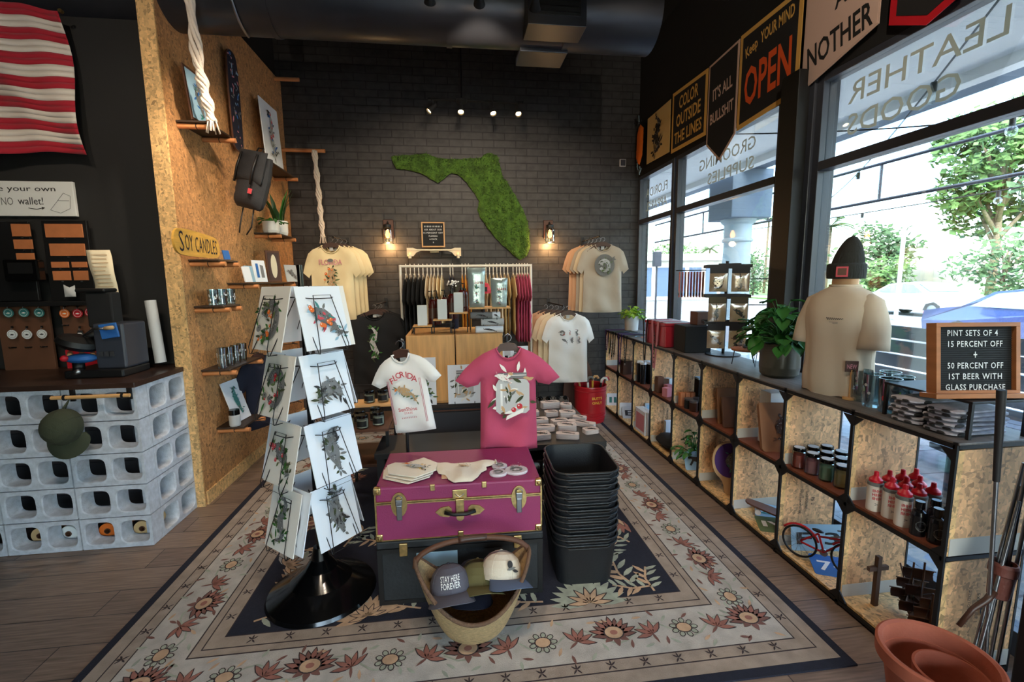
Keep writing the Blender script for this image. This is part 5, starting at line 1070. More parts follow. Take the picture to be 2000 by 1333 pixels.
for i, (x, y, r, lab) in enumerate(((.215, 2.30, .033, 'round floral coaster at the back of the trio on the trunk'), (.20, 2.215, .036, 'round floral coaster at the front left of the trio on the trunk'), (.295, 2.235, .048, 'largest oval floral coaster on the trunk, at the right'))):
    t = thing('coaster', lab, 'coaster', (x, y, ZT), group='floral coasters on the plum trunk'); MB().lathe([(0, 0), (r, 0), (r * 1.04, .006), (r, .014), (0, .014)], 'slate_c', 20, cap=False, sx=1.2).build('disc', t)
    p = MB(T(0, 0, .0145)); art(p, None, r * 2, r * 1.5, i + 2, 'ring', 'rose', ('pink', 'ink_grey', 'light_grey'), ('ink_grey', 'white', 'pink'), 12, 3); p.build('print', t)
# ================================================================ the two small t-shirts on stands
def stand(x, y, z, lab):
    t = thing('shirt_stand', lab, 'stand', (x, y, .0), group='stands behind the trunks'); MB().cyl((0, 0, .012), (0, 0, z), .01, 'black', 10).build('post', t); MB().lathe([(0, .0085), (.12, .0085), (.12, .02), (0, .022)], 'black', 28, cap=False).build('base', t)
    MB().tube([(0, 0, z - .005), (0, -.02, z + .01), (0, -.07, z + .012), (0, -.085, z + .024)], .005, 'steel', 8).build('arm', t)
stand(.307, 2.73, 1.265, 'black stand carrying the rose t-shirt'); stand(-.30, 2.73, 1.25, 'black stand with a wire hook carrying the small cream t-shirt')
def pr_jar(p, w, h): art(p, T(.05 * w, -.42 * h, 0), w * .86, h * .50, 8, 'jar', 'red', ('tan', 'paper', 'olive', 'brown'), (), 26, 2); art(p, T(-.12 * w, -.26 * h, .002), w * .4, h * .16, 4, 'jar' if 0 else 'fish', None, ('paper', 'pink', 'paper'), ('paper', 'pink', 'tan'), 8)
tee((.307, 2.65, 1.205), .345, .62, 'sh_rose', 'rose pink t-shirt with a flower-filled glass jar print, hanging above the plum trunk', None, T_=.042, fold=.018, seed=2, pr=pr_jar, res=.022, hanger='dark_brown', hlabel='dark brown hanger inside the rose t-shirt', sl=.9, drop=.30)
def pr_wh(p, w, h):
    for i, ch in enumerate('FLORIDA'): a = (i - 3) * .16; p.text(ch, .034, 'rose', T(w * .95 * math.sin(a) * .62, -.235 * h - (1 - math.cos(a)) * .28, 0) @ R(-math.degrees(a) * .6), w=.022 if ch == 'I' and 0 else None, bold=.01)
    for a in (0, 1):
        k = .40 - .03 * a; p.flat([(-w * k, -.30 * h), (-w * k + .003, -.30 * h), (-w * k + .003, -.86 * h), (-w * k, -.86 * h)], 'pink'); p.flat([(w * k, -.30 * h), (w * k + .003, -.30 * h), (w * k + .003, -.86 * h), (w * k, -.86 * h)], 'pink')
    art(p, T(0, -.46 * h, 0), w * .62, h * .3, 31, 'fish', 'orange', ('moss_ink', 'tan', 'pale_blue'), ('tan', 'grey', 'pale_blue'), 26, 2); p.text('SunShine', .022, 'rose', T(0, -.67 * h, 0), w=w * .45, bold=.004); p.text('STATE', .012, 'rose', T(0, -.72 * h, 0), w=w * .2)
    p.text('IIIIIIIII', .008, 'pink', T(0, -.78 * h, 0), w=w * .35)
r = tee((-.305, 2.65, 1.185), .245, .46, 'sh_white', 'small cream t-shirt with red Florida lettering, hanging tilted above the trunk', None, rz=8, T_=.03, fold=.010, seed=5, pr=pr_wh, res=.02, sl=.86, drop=.33, hanger='dark_brown', hlabel='small brown hanger inside the cream Florida t-shirt'); r.rotation_euler = HG[-1].rotation_euler = (math.radians(2), math.radians(-8), math.radians(-14))
# ================================================================ postcard spinner
mat('card_warm', (232, 226, 216), .6); mat('card_cool', (232, 236, 242), .5)
SX, SY = -.715, 2.30
t = thing('print_spinner', 'tall black rotating wire rack holding art prints, on a round base', 'rack', (SX, SY, .0)); spinner = t
MB().lathe([(0, .0095), (.26, .0095), (.268, .014), (.26, .03), (.15, .09), (.08, .15), (.045, .2), (.03, .26), (0, .26)], 'gloss_black', 48, cap=False).build('base', t)
MB().cyl((0, 0, .24), (0, 0, 1.68), .014, 'gloss_black', 14).build('pole', t)
A0 = 50; CW, CH = .232, .29
TZ = [1.585, 1.275, .95, .63]
for f in range(4):
    ang = A0 + 90 * f   # outward direction of the face normal measured from -Y
    for k, z in enumerate(TZ):
        F = R(ang - 90) @ T(0, -.120, z)        # face -Y in the local frame
        w_ = MB(F)
        y0, y1 = .0, -.085
        bw = .075
        w_.tube([(-bw, .06, -.02), (-bw, y1 - .012, -CH - .012), (bw, y1 - .012, -CH - .012), (bw, .06, -.02)], .0022, 'black', 5)
        w_.tube([(-bw, y1 + .02, -CH - .012), (-bw, y1 - .02, -CH - .012), (-bw, y1 - .022, -CH + .02), (-.045, -.035, -.045), (.045, -.035, -.045), (bw, y1 - .022, -CH + .02), (bw, y1 - .02, -CH - .012), (bw, y1 + .02, -CH - .012)], .0022, 'black', 5)
        w_.tube([(-.12, .03, -.05), (-.045, -.038, -.06), (.045, -.038, -.06), (.12, .03, -.05)], .0022, 'black', 5)
        w_.build('wire_pocket', t)
def sp_card(f, k, kind, fruit, seed, lab, dy=0, m='card_warm', dx=0, tilt=0, art_=True, leaves=('olive', 'leaf_dark', 'moss_ink', 'tan')):
    ang = A0 + 90 * f - 90; M = T(SX, SY, 0) @ R(ang) @ T(dx, -.122 - dy, TZ[k]); o = M @ V((0, -.07, -CH + .003))
    q = thing('art_print', lab, 'print', (0, 0, 0), group='art prints in the spinner')
    X = M.to_3x3() @ V((1, 0, 0)); Yv = (M.to_3x3() @ V((tilt, .07, CH)))
    F = FR(o, X, Yv); MB(F).box(-CW / 2, CW / 2, 0, CH, -.0045, 0, m).build('sheet', q)
    if art_: b = MB(F @ T(0, CH / 2, .0008)); art(b, None, CW * .84, CH * .84, seed, kind, fruit, leaves, nl=34, nf=8); b.build('illustration', q)
faces = {3: 'left', 0: 'right'}
FL, FRt = 0, 1
G = ('leaf', 'olive', 'leaf_dark', 'moss_ink'); GR = ('ink_grey', 'ink', 'olive', 'grey')
for args in ((0, 0, 'ring', 'orange', 1, 'print of a scaly curled animal with oranges, top left of the spinner', 0, 'card_warm'), (1, 0, 'fish', 'orange', 2, 'print of a blue fish with coral, top right of the spinner', 0, 'card_cool'),
             (0, 1, 'ring', 'red', 3, 'print of a curled creature with red berries, second row left of the spinner', 0, 'card_warm'), (1, 1, 'turtle', None, 4, 'print of a grey tortoise with twigs, second row right of the spinner', 0, 'card_cool'),
             (0, 2, 'fish', 'rose', 5, 'print of a manatee hung with fruit, third row left of the spinner', 0, 'card_warm'), (1, 2, 'bird', None, 6, 'print of a slim bird on reeds, third row right of the spinner', 0, 'card_cool'),
             (0, 3, 'gator', None, 7, 'print of a green creature leaning out, bottom left of the spinner', .02, 'card_warm'), (1, 3, 'bird', None, 8, 'print of grey birds on twigs, bottom right of the spinner', 0, 'card_cool')):
    f, k, kind, fr, sd_, lab, dy, m = args; sp_card(f + (-1 if 0 else 0) - 0, k, kind, fr, sd_, lab, dy, m, leaves=(G if f == 0 else GR) if k != 0 or f == 0 else ('teal', 'rose', 'ink_grey', 'pale_blue'))
sp_card(0, 3, 'ring', None, 17, 'print of a dark ring tail standing behind the green creature print', -.008, 'card_cool', dx=.03, leaves=GR)
for f, nm in ((2, 'far right'), (3, 'far left')):
    for k in range(4): sp_card(f, k, 'bird', None, 30 + k, 'print on the %s side of the spinner, %s row from the top' % (nm, NTH[k]), 0, 'card_cool', art_=False)
sp_card(1, 2, 'bird', None, 40, 'blank backed print behind the slim bird print', -.008, 'card_cool', dx=.03, art_=False); sp_card(0, 2, 'bird', None, 41, 'blank backed print behind the manatee print', -.008, 'card_cool', dx=-.03, art_=False)
sp_card(1, 0, 'bird', None, 42, 'blank print standing behind the blue fish print', -.008, 'card_warm', dx=.03, art_=False)
# ================================================================ basket with caps
mat('wicker', (204, 172, 124), .8, var=.25, vs=60, bump=.9, bs=130, stretch=(1, 1, 4)); mat('wicker_dk', (104, 76, 56), .8, var=.25, vs=60, bump=.6, bs=130)
BX, BY = .055, 1.93
t = thing('wicker_basket', 'woven boat-shaped basket of caps in front of the trunks', 'basket', (BX, BY, .0)); t.rotation_euler = (0, 0, math.radians(3))
def bk(u, v, off=0):
    a = 2 * PI * u; c, s_ = math.cos(a), math.sin(a); q = v ** .62; zr = .15 + .215 * abs(c) ** 2.2
    x = (.262 - off) * c * (.42 + .58 * q); y = (.175 - off) * s_ * (.5 + .5 * q); return (x, y, .011 + off * .5 + zr * v + .0025 * math.sin(v * 70) * (1 if not off else 0))
b = MB(); b.grid(64, 26, bk, 'wicker'); b.grid(64, 10, lambda u, v: bk(1 - u, v, .012), 'wicker'); b.add([bk(i / 64, 0) for i in range(64)], [tuple(range(63, -1, -1))], 'wicker'); b.build('body', t)
MB().tube([bk(i / 64, 1, .006) for i in range(64)], .009, 'wicker_dk', 8, True).build('rim', t)
MB().tube([(.257 * math.cos(a), .0 + .01 * math.sin(a), .345 + .105 * math.sin(a) ** .8) for a in (PI * k / 18 for k in range(19))], .012, 'brown', 10).build('handle', t)
MB().tube([(.257 * math.cos(a), .0 + .01 * math.sin(a), .345 + .105 * math.sin(a) ** .8) for a in (PI * (.42 + .02 * k) for k in range(9))], .0155, 'dark_brown', 10).build('handle_wrap', t)
mat('cap_grey', (92, 90, 100), .9, bump=.2, bs=300); mat('cap_slate', (88, 102, 128), .9); mat('cap_cream', (220, 208, 188), .9, bump=.2, bs=200); mat('cap_khaki', (98, 92, 56), .9)
cap((BX - .105, BY - .01, .215), (math.radians(-24), math.radians(-2), math.radians(5)), 'cap_grey', 'cap_grey', 'grey cap lettered STAY HERE FOREVER in the basket', words=[('STAY HERE', .066, .024, .085, 'white'), ('FOREVER', .04, .024, .085, 'white')])
cap((BX + .02, BY + .035, .195), (math.radians(-30), math.radians(8), math.radians(10)), 'cap_khaki', 'cap_khaki', 'khaki cap between the grey cap and the cream cap')
r = cap((BX + .125, BY + .01, .245), (math.radians(-22), math.radians(14), math.radians(22)), 'cap_cream', 'cap_slate', 'cream cap with a slate blue brim on the right side of the basket')
p = MB(T(0, -.0985, .055) @ R(-12, 'X') @ XZ); p.flat(ell(-.01, .012, .014, .016, 0, 12), 'ink'); p.flat(leafp(-.03, -.01, .05, .012, 10), 'ink_grey'); p.flat(leafp(0, -.014, .03, .014, -10), 'ink'); p.build('print', r)
cap((BX + .0, BY + .09, .16), (math.radians(-10), 0, math.radians(-10)), 'navy', 'navy', 'dark cap at the back of the basket')
# ================================================================ black bins
mat('bin_black', (24, 26, 30), .45, bump=.15, bs=160)
def rrect(w, d, r, n=5):
    P = []
    for cx, cy, a0 in ((w / 2 - r, d / 2 - r, 0), (-w / 2 + r, d / 2 - r, 90), (-w / 2 + r, -d / 2 + r, 180), (w / 2 - r, -d / 2 + r, 270)):
        for k in range(n + 1): a = math.radians(a0 + 90 * k / n); P.append((cx + r * math.cos(a), cy + r * math.sin(a)))
    return P
def bin_proto():
    t = thing('shopping_bin', '', 'bin', (0, 0, 0)); h = .235
    R0, R1, Ri0, Ri1 = rrect(.29, .36, .06), rrect(.335, .41, .07), rrect(.284, .354, .06), rrect(.328, .403, .07); n = len(R0); b = MB()
    q = [(i, (i + 1) % n, n + (i + 1) % n, n + i) for i in range(n)]
    b.add([(x, y, 0) for x, y in R0] + [(x, y, h) for x, y in R1], q, 'bin_black', True); b.add([(x, y, .004) for x, y in Ri0] + [(x, y, h) for x, y in Ri1], [f[::-1] for f in q], 'bin_black', True)
    b.add([(x, y, 0) for x, y in R0], [tuple(range(n - 1, -1, -1))], 'bin_black'); b.add([(x, y, .004) for x, y in Ri0], [tuple(range(n))], 'bin_black'); b.build('body', t)
    MB().tube([(x * 1.015, y * 1.015, h - .004) for x, y in R1], .0065, 'bin_black', 6, True).build('rim', t)
    for s_ in (-1, 1): MB().tube([(-.12, s_ * .21, h - .005), (-.1, s_ * .222, h - .012), (.1, s_ * .222, h - .012), (.12, s_ * .21, h - .005)], .004, 'bin_black', 6).build('handle', t)
    return t
bp_ = bin_proto(); NB = 13
for i in range(NB):
    lab = 'black plastic bin, %s of the tall nested stack beside the trunks' % ('bottom' if i == 0 else 'topmost' if i == NB - 1 else NTH[i] + ' from the bottom')
    pos = (.655 + .004 * math.sin(i * 2.3), 2.34 + .004 * math.cos(i * 1.7), .01 + .0325 * i)
    if i == 0: bp_.location = pos; bp_['label'] = lab; bp_['group'] = 'nested black bins'; bp_.rotation_euler = (0, 0, math.radians(-2))
    else: dup(bp_, pos, -2 + 1.2 * math.sin(i * 3.1), lab)
# ================================================================ display tables in the middle
mat('pine', (222, 164, 96), .45, var=.16, vs=3, stretch=(10, 1, 1), bump=.05, bs=20); mat('table_black', (34, 34, 36), .5, var=.1, vs=5)
t = thing('display_chest', 'black chest carrying the two pine cabinets', 'chest', (.02, 4.2, 0))
MB().box(-.46, .47, -.33, .36, .02, .52, 'table_black').build('body', t, bevel=.004); MB().box(-.48, .49, -.35, .38, .52, .56, 'shelf_dark').build('top', t, bevel=.004)
MB().box(-.43, .43, -.345, -.33, .27, .48, 'dark_grey').box(-.44, .44, -.345, -.33, .49, .5, 'brown').build('front_panel', t, bevel=.003)
for x0, x1, lab in ((-.405, -.002, 'left pine cabinet, under the soap bottles'), (.006, .405, 'right pine cabinet, under the printed pouches')):
    t = thing('pine_cabinet', lab, 'cabinet', (x0, 3.88, .561), group='pine cabinets'); w = x1 - x0
    MB().box(0, w, 0, .62, 0, .585, 'pine').build('body', t, bevel=.002); MB().box(.004, w - .004, -.012, 0, .02, .58, 'pine').build('door', t, bevel=.002)
t = thing('low_table', 'long low black table behind the trunks', 'table', (0, 3.42, 0))
MB().box(-.56, 1.06, -.36, .02, .405, .445, 'table_black').box(.54, 1.06, .02, .95, .405, .445, 'table_black').build('tabletop', t, bevel=.003)
for x, y in ((-.52, -.33), (1.03, -.33), (1.03, .9), (.57, .9), (.0, -.33)): MB().box(x - .025, x + .025, y - .025, y + .025, .01, .405, 'table_black').build('leg', t)
MB().box(-.5, 1.0, -.3, 0, .12, .14, 'table_black').build('lower_shelf', t)
t = thing('vase', 'olive yellow glass vase under the right end of the low table', 'vase', (.95, 3.25, .14)); mat('olive_glass', (150, 130, 20), .15); MB().lathe([(0, 0), (.05, 0), (.065, .1), (.05, .2), (.045, .2), (.055, .1), (.04, .01), (0, .01)], 'olive_glass', 24, cap=False).build('body', t)
t = thing('black_bag', 'crumpled black plastic bag under the low table', 'bag', (.62, 3.22, .14)); MB(XZ).puff(dense([(-.15, 0), (.15, 0), (.17, .12), (.1, .22), (-.12, .2), (-.16, .1)], .04), .1, .1, 'gloss_black', .03, .012, 4, fk=50).build('bag', t)
# candles on the left wooden stand
t = thing('tiered_stand', 'dark wooden stand of candle jars beside the spinner', 'stand', (-.68, 3.35, 0))
MB().box(-.14, .2, -.15, .3, .555, .575, 'brown').build('top_shelf', t, bevel=.002); MB().box(-.14, .2, -.15, .3, .30, .32, 'brown').build('lower_shelf', t, bevel=.002); MB().box(-.1, .2, .12, .3, .66, .68, 'wood_lt').build('back_step', t, bevel=.002)
for x, y in ((-.13, -.14), (.19, -.14), (-.13, .29), (.19, .29)): MB().box(x - .01, x + .01, y - .01, y + .01, .01, .66 if y > 0 else .555, 'black').build('leg', t)
def cjar(loc, r, h, m, lab, grp, lid='gloss_black', name='candle_jar', cat='candle', label=None, lidh=.016, top=None):
    t = thing(name, lab, cat, loc, group=grp)
    MB().lathe([(0, 0), (r * .92, 0), (r, .006), (r, h * .82), (r * .86, h - lidh), (r * .82, h - lidh), (r * .94, h * .8), (r * .94, .01), (0, .008)], 'clear', 22, cap=False).build('jar', t)
    MB().lathe([(0, .009), (r * .9, .009), (r * .9, h * .66), (0, h * .66)], m, 20, cap=False).build('wax', t)
    MB().lathe([(0, h + .002), (r * .93, h + .002), (r * .96, h - .002), (r * .96, h - lidh), (0, h - lidh)], lid, 22, cap=False).build('lid', t)
    if top: MB().lathe([(0, h + .0025), (r * .8, h + .0025)], top, 20, cap=False).build('lid_disc', t)
    if label:
        b = MB(); rr = r * 1.012; P = [(rr * math.cos(a), rr * math.sin(a), z) for z in (h * .2, h * .62) for a in (math.radians(-140 + 10 * k) for k in range(11))]; b.add(P, [(k, k + 1, k + 12, k + 11) for k in range(10)], label, True); b.build('label', t)
    return t
for i, (x, y, z, m) in enumerate(((-.76, 3.26, .575, 'cream'), (-.66, 3.24, .575, 'cream'), (-.56, 3.3, .575, 'cream'), (-.70, 3.36, .575, 'tan'), (-.6, 3.42, .575, 'cream'), (-.66, 3.54, .68, 'cream'), (-.56, 3.55, .68, 'tan'))):
    cjar((x, y, z), .042, .095, m, 'black-lidded candle jar on the wooden stand, %s' % ('nearest the spinner', 'frontmost', 'front right, behind the cream shirt sleeve', 'second row left', 'second row right', 'on the raised step at left', 'on the raised step at right')[i], 'candle jars on the wooden stand', label='black')
# canvases
def canvas(x, z, w, h, y, lab, kind, fruit, seed, lv, body=('grey', 'ink', 'ink_grey'), nf=5):
    t = thing('canvas_print', lab, 'print', (x, y, z), group='canvas prints against the pine cabinets'); t.rotation_euler = (math.radians(-5), 0, 0)
    MB(XZ).box(-w / 2, w / 2, 0, h, -.02, 0, 'cool_white').build('canvas', t, bevel=.001); b = MB(XZ @ T(0, h / 2, .0008)); art(b, None, w * .85, h * .9, seed, kind, fruit, lv, body, 34, nf); b.build('illustration', t)
    e = thing('print_easel', 'small black wire easel under the ' + lab.split(',')[0], 'easel', (x, y, z - .003), group='wire easels'); 
    for s_ in (-.3, .3): MB().tube([(s_ * w, .03, 0), (s_ * w, -.03, .0), (s_ * w, -.036, .03)], .003, 'black', 5).build('prong', e)
canvas(-.30, .565, .27, .40, 3.81, 'white canvas of a manatee with an orange, behind the small cream shirt', 'fish', 'orange', 51, ('leaf', 'moss_ink', 'ink'), ('pale_blue', 'light_grey', 'grey'), 2); canvas(.07, .565, .275, .33, 3.81, 'white canvas of a flower-filled jar, left of the rose shirt', 'jar', 'red', 52, ('tan', 'olive', 'ink_grey'), nf=3); canvas(.50, .565, .27, .46, 3.9, 'white canvas mostly hidden behind the rose shirt', 'bird', None, 53, GR)
# wire risers and bottles
ZP = 1.146
t = thing('wire_riser', 'black wire riser on the left pine cabinet', 'riser', (-.36, 3.95, ZP)); 
for k in range(7): MB().tube([(0, .055 * k, 0.004), (0, .055 * k, .06), (.36, .055 * k, .06), (.36, .055 * k, 0.004)], .003, 'black', 5).build('wire', t)
b = MB(); b.tube([(0, 0, .06), (0, .33, .06)], .003, 'black', 5).tube([(.36, 0, .06), (.36, .33, .06)], .003, 'black', 5); b.build('side_wire', t)
for i, (x, y, z) in enumerate(((-.26, 4.0, ZP + .063), (-.09, 4.02, ZP + .11), (.05, 4.05, ZP + .165))):
    t = thing('wooden_step', 'thin wooden step under the %s white soap box' % ('left', 'middle', 'right')[i], 'step', (x, y, z), group='wooden steps'); MB().box(-.09, .07, -.04, .08, 0, .012, 'pine').build('board', t, bevel=.001)
    for q in (-.085, .065): MB().box(q - .003, q + .003, -.03, .07, -(z - ZP), 0, 'black').build('bracket', t)
    t = thing('soap_box', 'white label box of hand soap, %s of the three' % ('leftmost', 'middle', 'rightmost')[i], 'box', (x - .01, y - .01, z + .012), group='white soap boxes'); MB().box(-.04, .04, -.02, .03, 0, .172, 'white').build('box', t, bevel=.002)
def pump_bottle(x, y, z, h, lab, m='amber', r=.034):
    t = thing('pump_bottle', lab, 'bottle', (x, y, z), group='amber bottles on the pine cabinets')
    MB().lathe([(0, 0), (r, 0), (r, h * .62), (r * .9, h * .7), (r * .4, h * .76), (r * .38, h * .8), (0, h * .8)], m, 20, cap=False).build('bottle', t); MB().lathe([(0, h * .9), (r * .2, h * .9), (r * .2, h * .83), (r * .45, h * .83), (r * .45, h * .77), (0, h * .77)], 'gloss_black', 14, cap=False).tube([(0, 0, h * .88), (0, 0, h), (-r * .8, -.01, h * .99)], .005, 'gloss_black', 6).build('pump', t)
    b = MB(); rr = r * 1.015; P = [(rr * math.cos(a), rr * math.sin(a), zz) for zz in (h * .2, h * .5) for a in (math.radians(-150 + 12 * k) for k in range(11))]; b.add(P, [(k, k + 1, k + 12, k + 11) for k in range(10)], 'dark_brown', True); b.build('label', t)
for i, (x, y, z, h) in enumerate(((-.19, 4.12, ZP + .063, .30), (-.15, 4.2, ZP + .063, .30), (-.02, 4.13, ZP + .11, .30), (.0, 4.2, ZP + .11, .28), (.07, 4.16, ZP + .165, .27), (-.08, 4.14, ZP + .11, .26), (.10, 4.24, ZP + .165, .26))):
    pump_bottle(x, y, z, h, 'amber pump bottle behind the white soap boxes, %s' % ('left front', 'left rear', 'middle front', 'middle rear', 'right front', 'between left and middle', 'right rear')[i])
t = thing('wire_riser', 'black wire riser with a pine board on the right pine cabinet', 'riser', (.13, 3.98, ZP))
MB().box(0, .36, 0, .2, .205, .22, 'pine').build('board', t, bevel=.002)
for x in (.01, .12, .24, .35): MB().tube([(x, .0, .004), (x, 0, .205), (x, .2, .205), (x, .2, .004)], .003, 'black', 5).build('wire', t)
for i, (x, z, h, w, lab) in enumerate(((.20, ZP + .22, .34, .155, 'large silvery printed pouch standing on the pine board, left'), (.395, ZP + .22, .25, .15, 'smaller silvery printed pouch standing on the pine board, right'))):
    t = thing('printed_pouch', lab, 'pouch', (x, 4.03 - .02 * i, z), group='silvery pouches'); mat('foil', (176, 190, 188), .25, .5, bump=.3, bs=25)
    MB(XZ).puff(dense([(-w * .42, 0), (w * .42, 0), (w / 2, h), (-w / 2, h)], .03), .022, .05, 'foil', .03, .003, i).build('pouch', t); b = MB(XZ @ T(0, h * .4, .027)); art(b, None, w * .7, h * .6, 60 + i, 'plant', 'pink', ('teal', 'moss_ink', 'ink_grey', 'pale_blue'), ('grey', 'ink', 'ink_grey'), 34, 4); b.text('IIIII', .02, 'red', T(.02, h * .22, 0), w=.07); b.build('print', t)
for i, (x, z, m, L_, lab) in enumerate(((.30, ZP + .03, 'cool_white', .24, 'rolled pale towel with a dark end on the right pine cabinet'), (.33, ZP + .09, 'light_grey', .2, 'rolled grey printed towel resting on the pale one'), (.24, ZP + .15, 'grey', .2, 'rolled dark printed towel under the pine board'), (.36, ZP + .15, 'cool_white', .08, 'short pale rolled cloth at the right under the pine board'))):
    t = thing('rolled_towel', lab, 'towel', (x - L_ / 2, 3.96 + .04 * (i > 0), z + .0), group='rolled towels')
    MB(R(90, 'Y')).lathe([(0, 0), (.028, 0), (.03, .01), (.03, L_ - .01), (.028, L_), (0, L_)], m, 18, cap=False).build('roll', t); b = MB(T(0, -.031, 0) @ XZ); art(b, T(L_ / 2, 0, 0), L_ * .7, .045, 70 + i, 'fish', None, ('ink', 'ink_grey', 'pink'), ('ink', 'ink_grey', 'grey'), 10); b.build('print', t); MB(T(-.001, 0, 0) @ R(-90, 'Y')).lathe([(0, 0), (.022, 0)], 'ink', 14, cap=False).build('end_print', t)
t = thing('floral_bunch', 'little vase of white flowers behind the amber bottles', 'flowers', (.0, 4.4, ZP)); MB().lathe([(0, 0), (.04, 0), (.045, .2), (.03, .3), (0, .3)], 'navy', 16, cap=False).build('vase', t); b = MB(); rnd = random.Random(6)
for k in range(26): a = rnd.uniform(0, 6.3); q = rnd.uniform(0, .07); b.ball((q * math.cos(a), q * math.sin(a), .42 + rnd.uniform(-.02, .03)), .009, 'white', 6)
b.build('blossoms', t); b = MB()
for k in range(8): a = k * .8; b.tube([(0, 0, .29), (.05 * math.cos(a), .05 * math.sin(a), .41)], .002, 'olive', 4)
b.build('stems', t)
t = thing('baseball_cap', 'red cap standing behind the silvery pouches', 'cap', (.27, 4.34, ZP + .33)); MB().lathe([(.08, 0), (.082, .03), (.06, .09), (0, .11)], 'red', 24, cap=False).build('crown', t); MB(XZ).box(-.04, .04, .02, .06, .075, .083, 'ink').build('patch', t)
t = thing('cap_stand', 'dark post carrying the red cap', 'stand', (.27, 4.34, ZP)); MB().cyl((0, 0, 0), (0, 0, .34), .02, 'matte_black', 10).build('post', t)
# sticker bundles on the low table
rnd = random.Random(8); mat('sticker', (214, 200, 196), .5)
spots = [(.60, 3.20, 8, .13, .09, .03), (.80, 3.17, -14, .15, .055, .03), (1.0, 3.26, 10, .1, .07, .025), (.53, 3.42, 0, .04, .12, .04), (.66, 3.36, 5, .15, .07, .03), (.84, 3.36, -6, .13, .08, .035), (.64, 3.55, 3, .16, .08, .03), (.98, 3.44, -35, .2, .06, .025), (.82, 3.52, 12, .12, .07, .025), (.62, 3.78, 0, .14, .07, .03), (.80, 3.74, 4, .1, .07, .03), (.93, 3.70, -8, .12, .08, .035), (.64, 4.02, 0, .14, .07, .035), (.84, 3.98, 5, .15, .07, .045), (.98, 3.95, -10, .09, .09, .03), (1.01, 3.6, -30, .1, .06, .02)]
for i, (x, y, a, w, d, h) in enumerate(spots):
    w *= 1.12; d *= 1.15; h *= 1.25
    row = ('front', 'second', 'third', 'fourth', 'back')[min(4, int((y - 3.1) / .2))]
    t = thing('sticker_bundle', 'bundle of printed stickers on the low table, %s row, %s' % (row, ('rounded, at the left', 'long and pale', 'at the table corner', 'narrow, half under the rose shirt', 'pinkish, left of centre', 'with orange print', 'flat, by the rose shirt', 'long, lying diagonally at the right', 'in the middle', 'by the rose shirt edge', 'small, in the middle', 'bright, at the right', 'pale, beside the sunglasses', 'tall, beside the sunglasses', 'square, at the right', 'small and diagonal')[i]), 'stickers', (x, y, .446), a, 'sticker bundles on the low table')
    MB().prism(rrect(w, d, .018, 3), 0, h, 'sticker').build('stack', t, bevel=.002); b = MB(T(0, 0, h + .0006)); art(b, None, w * .85, d * .9, 80 + i, 'fish', 'rose' if i % 2 else 'orange', ('ink_grey', 'brown', 'pink', 'teal'), ('ink', 'ink_grey', 'brown'), 18, 3); b.build('print', t)
    s_ = MB()
    for k in range(int(h / .006)): s_.box(-w / 2 - .0006, w / 2 + .0006, -d / 2 - .0006, -d / 2, .004 + .006 * k, .0055 + .006 * k, 'ink_grey')
    s_.build('sheet_edges', t)
for i in range(6):
    t = thing('sunglasses', 'dark sunglasses at the back of the low table, %s from left' % NTH[i], 'sunglasses', (.58 + .085 * i, 4.22, .446), 80, 'sunglasses on the low table')
    for s_ in (-1, 1): MB(T(0, s_ * .034, .022) @ R(90, 'Y')).lathe([(0, 0), (.02, 0), (.022, .003), (0, .004)], 'gloss_black', 12, cap=False).build('lens', t); MB().tube([(.002, s_ * .058, .028), (-.06, s_ * .06, .03), (-.11, s_ * .058, .006)], .002, 'steel' if i % 2 else 'black', 4).build('temple', t)
    MB().tube([(.002, -.015, .026), (.006, 0, .03), (.002, .015, .026)], .002, 'black', 4).build('bridge', t)
# ================================================================ the cube shelf along the windows
mat('plank_top', (104, 96, 90), .5, var=.25, vs=5, stretch=(9, 1, 1), bump=.15, bs=30); mat('redwood', (118, 62, 38), .5, var=.2, vs=5, stretch=(1, 6, 1)); mat('primer', (188, 182, 170), .7)
SXF, SXB, SY0, PM = 1.83, 2.18, 1.415, .4412
t = thing('cube_shelf', 'long two-tier cube shelf of black steel and particle board along the windows', 'shelf', (0, 0, 0))
b = MB()
for z in (.02, .522, .968): b.box(SXF - .006, SXF + .006, SY0, SY0 + 9 * PM, z - .008, z + .008, 'black'); b.box(SXB - .01, SXB + .006, SY0, SY0 + 9 * PM, z - .008, z + .008, 'black')
for i in range(10): y = SY0 + PM * i; b.box(SXF - .006, SXF + .004, y - .008, y + .008, .0, .985, 'black'); b.box(SXB - .004, SXB + .006, y - .008, y + .008, .0, .985, 'black')
for z in (.02, .522, .968): b.box(SXF, SXB, SY0 - .008, SY0 + .002, z - .008, z + .008, 'black')
b.build('steel_frame', t)
k = .055
for i in range(10):
    y = SY0 + PM * i
    for z in (.028, .522, .960):
        g = MB()
        for sy_, ok1 in ((1, i < 9), (-1, i > 0)):
            for sz, ok2 in ((1, z < .9), (-1, z > .1)):
                if ok1 and ok2:
                    q_ = [(sy_ * .004, sz * .004), (sy_ * k, sz * .004), (sy_ * .004, sz * k)]
                    if sy_ * sz < 0: q_ = q_[::-1]
                    g.prism(q_, -.003, .003, 'black', FR((SXF - .001, y, z), (0, 1, 0), (0, 0, 1)))
        g.build('gusset_plate', t)
osb_mat('osb_shelf', (224, 172, 122))
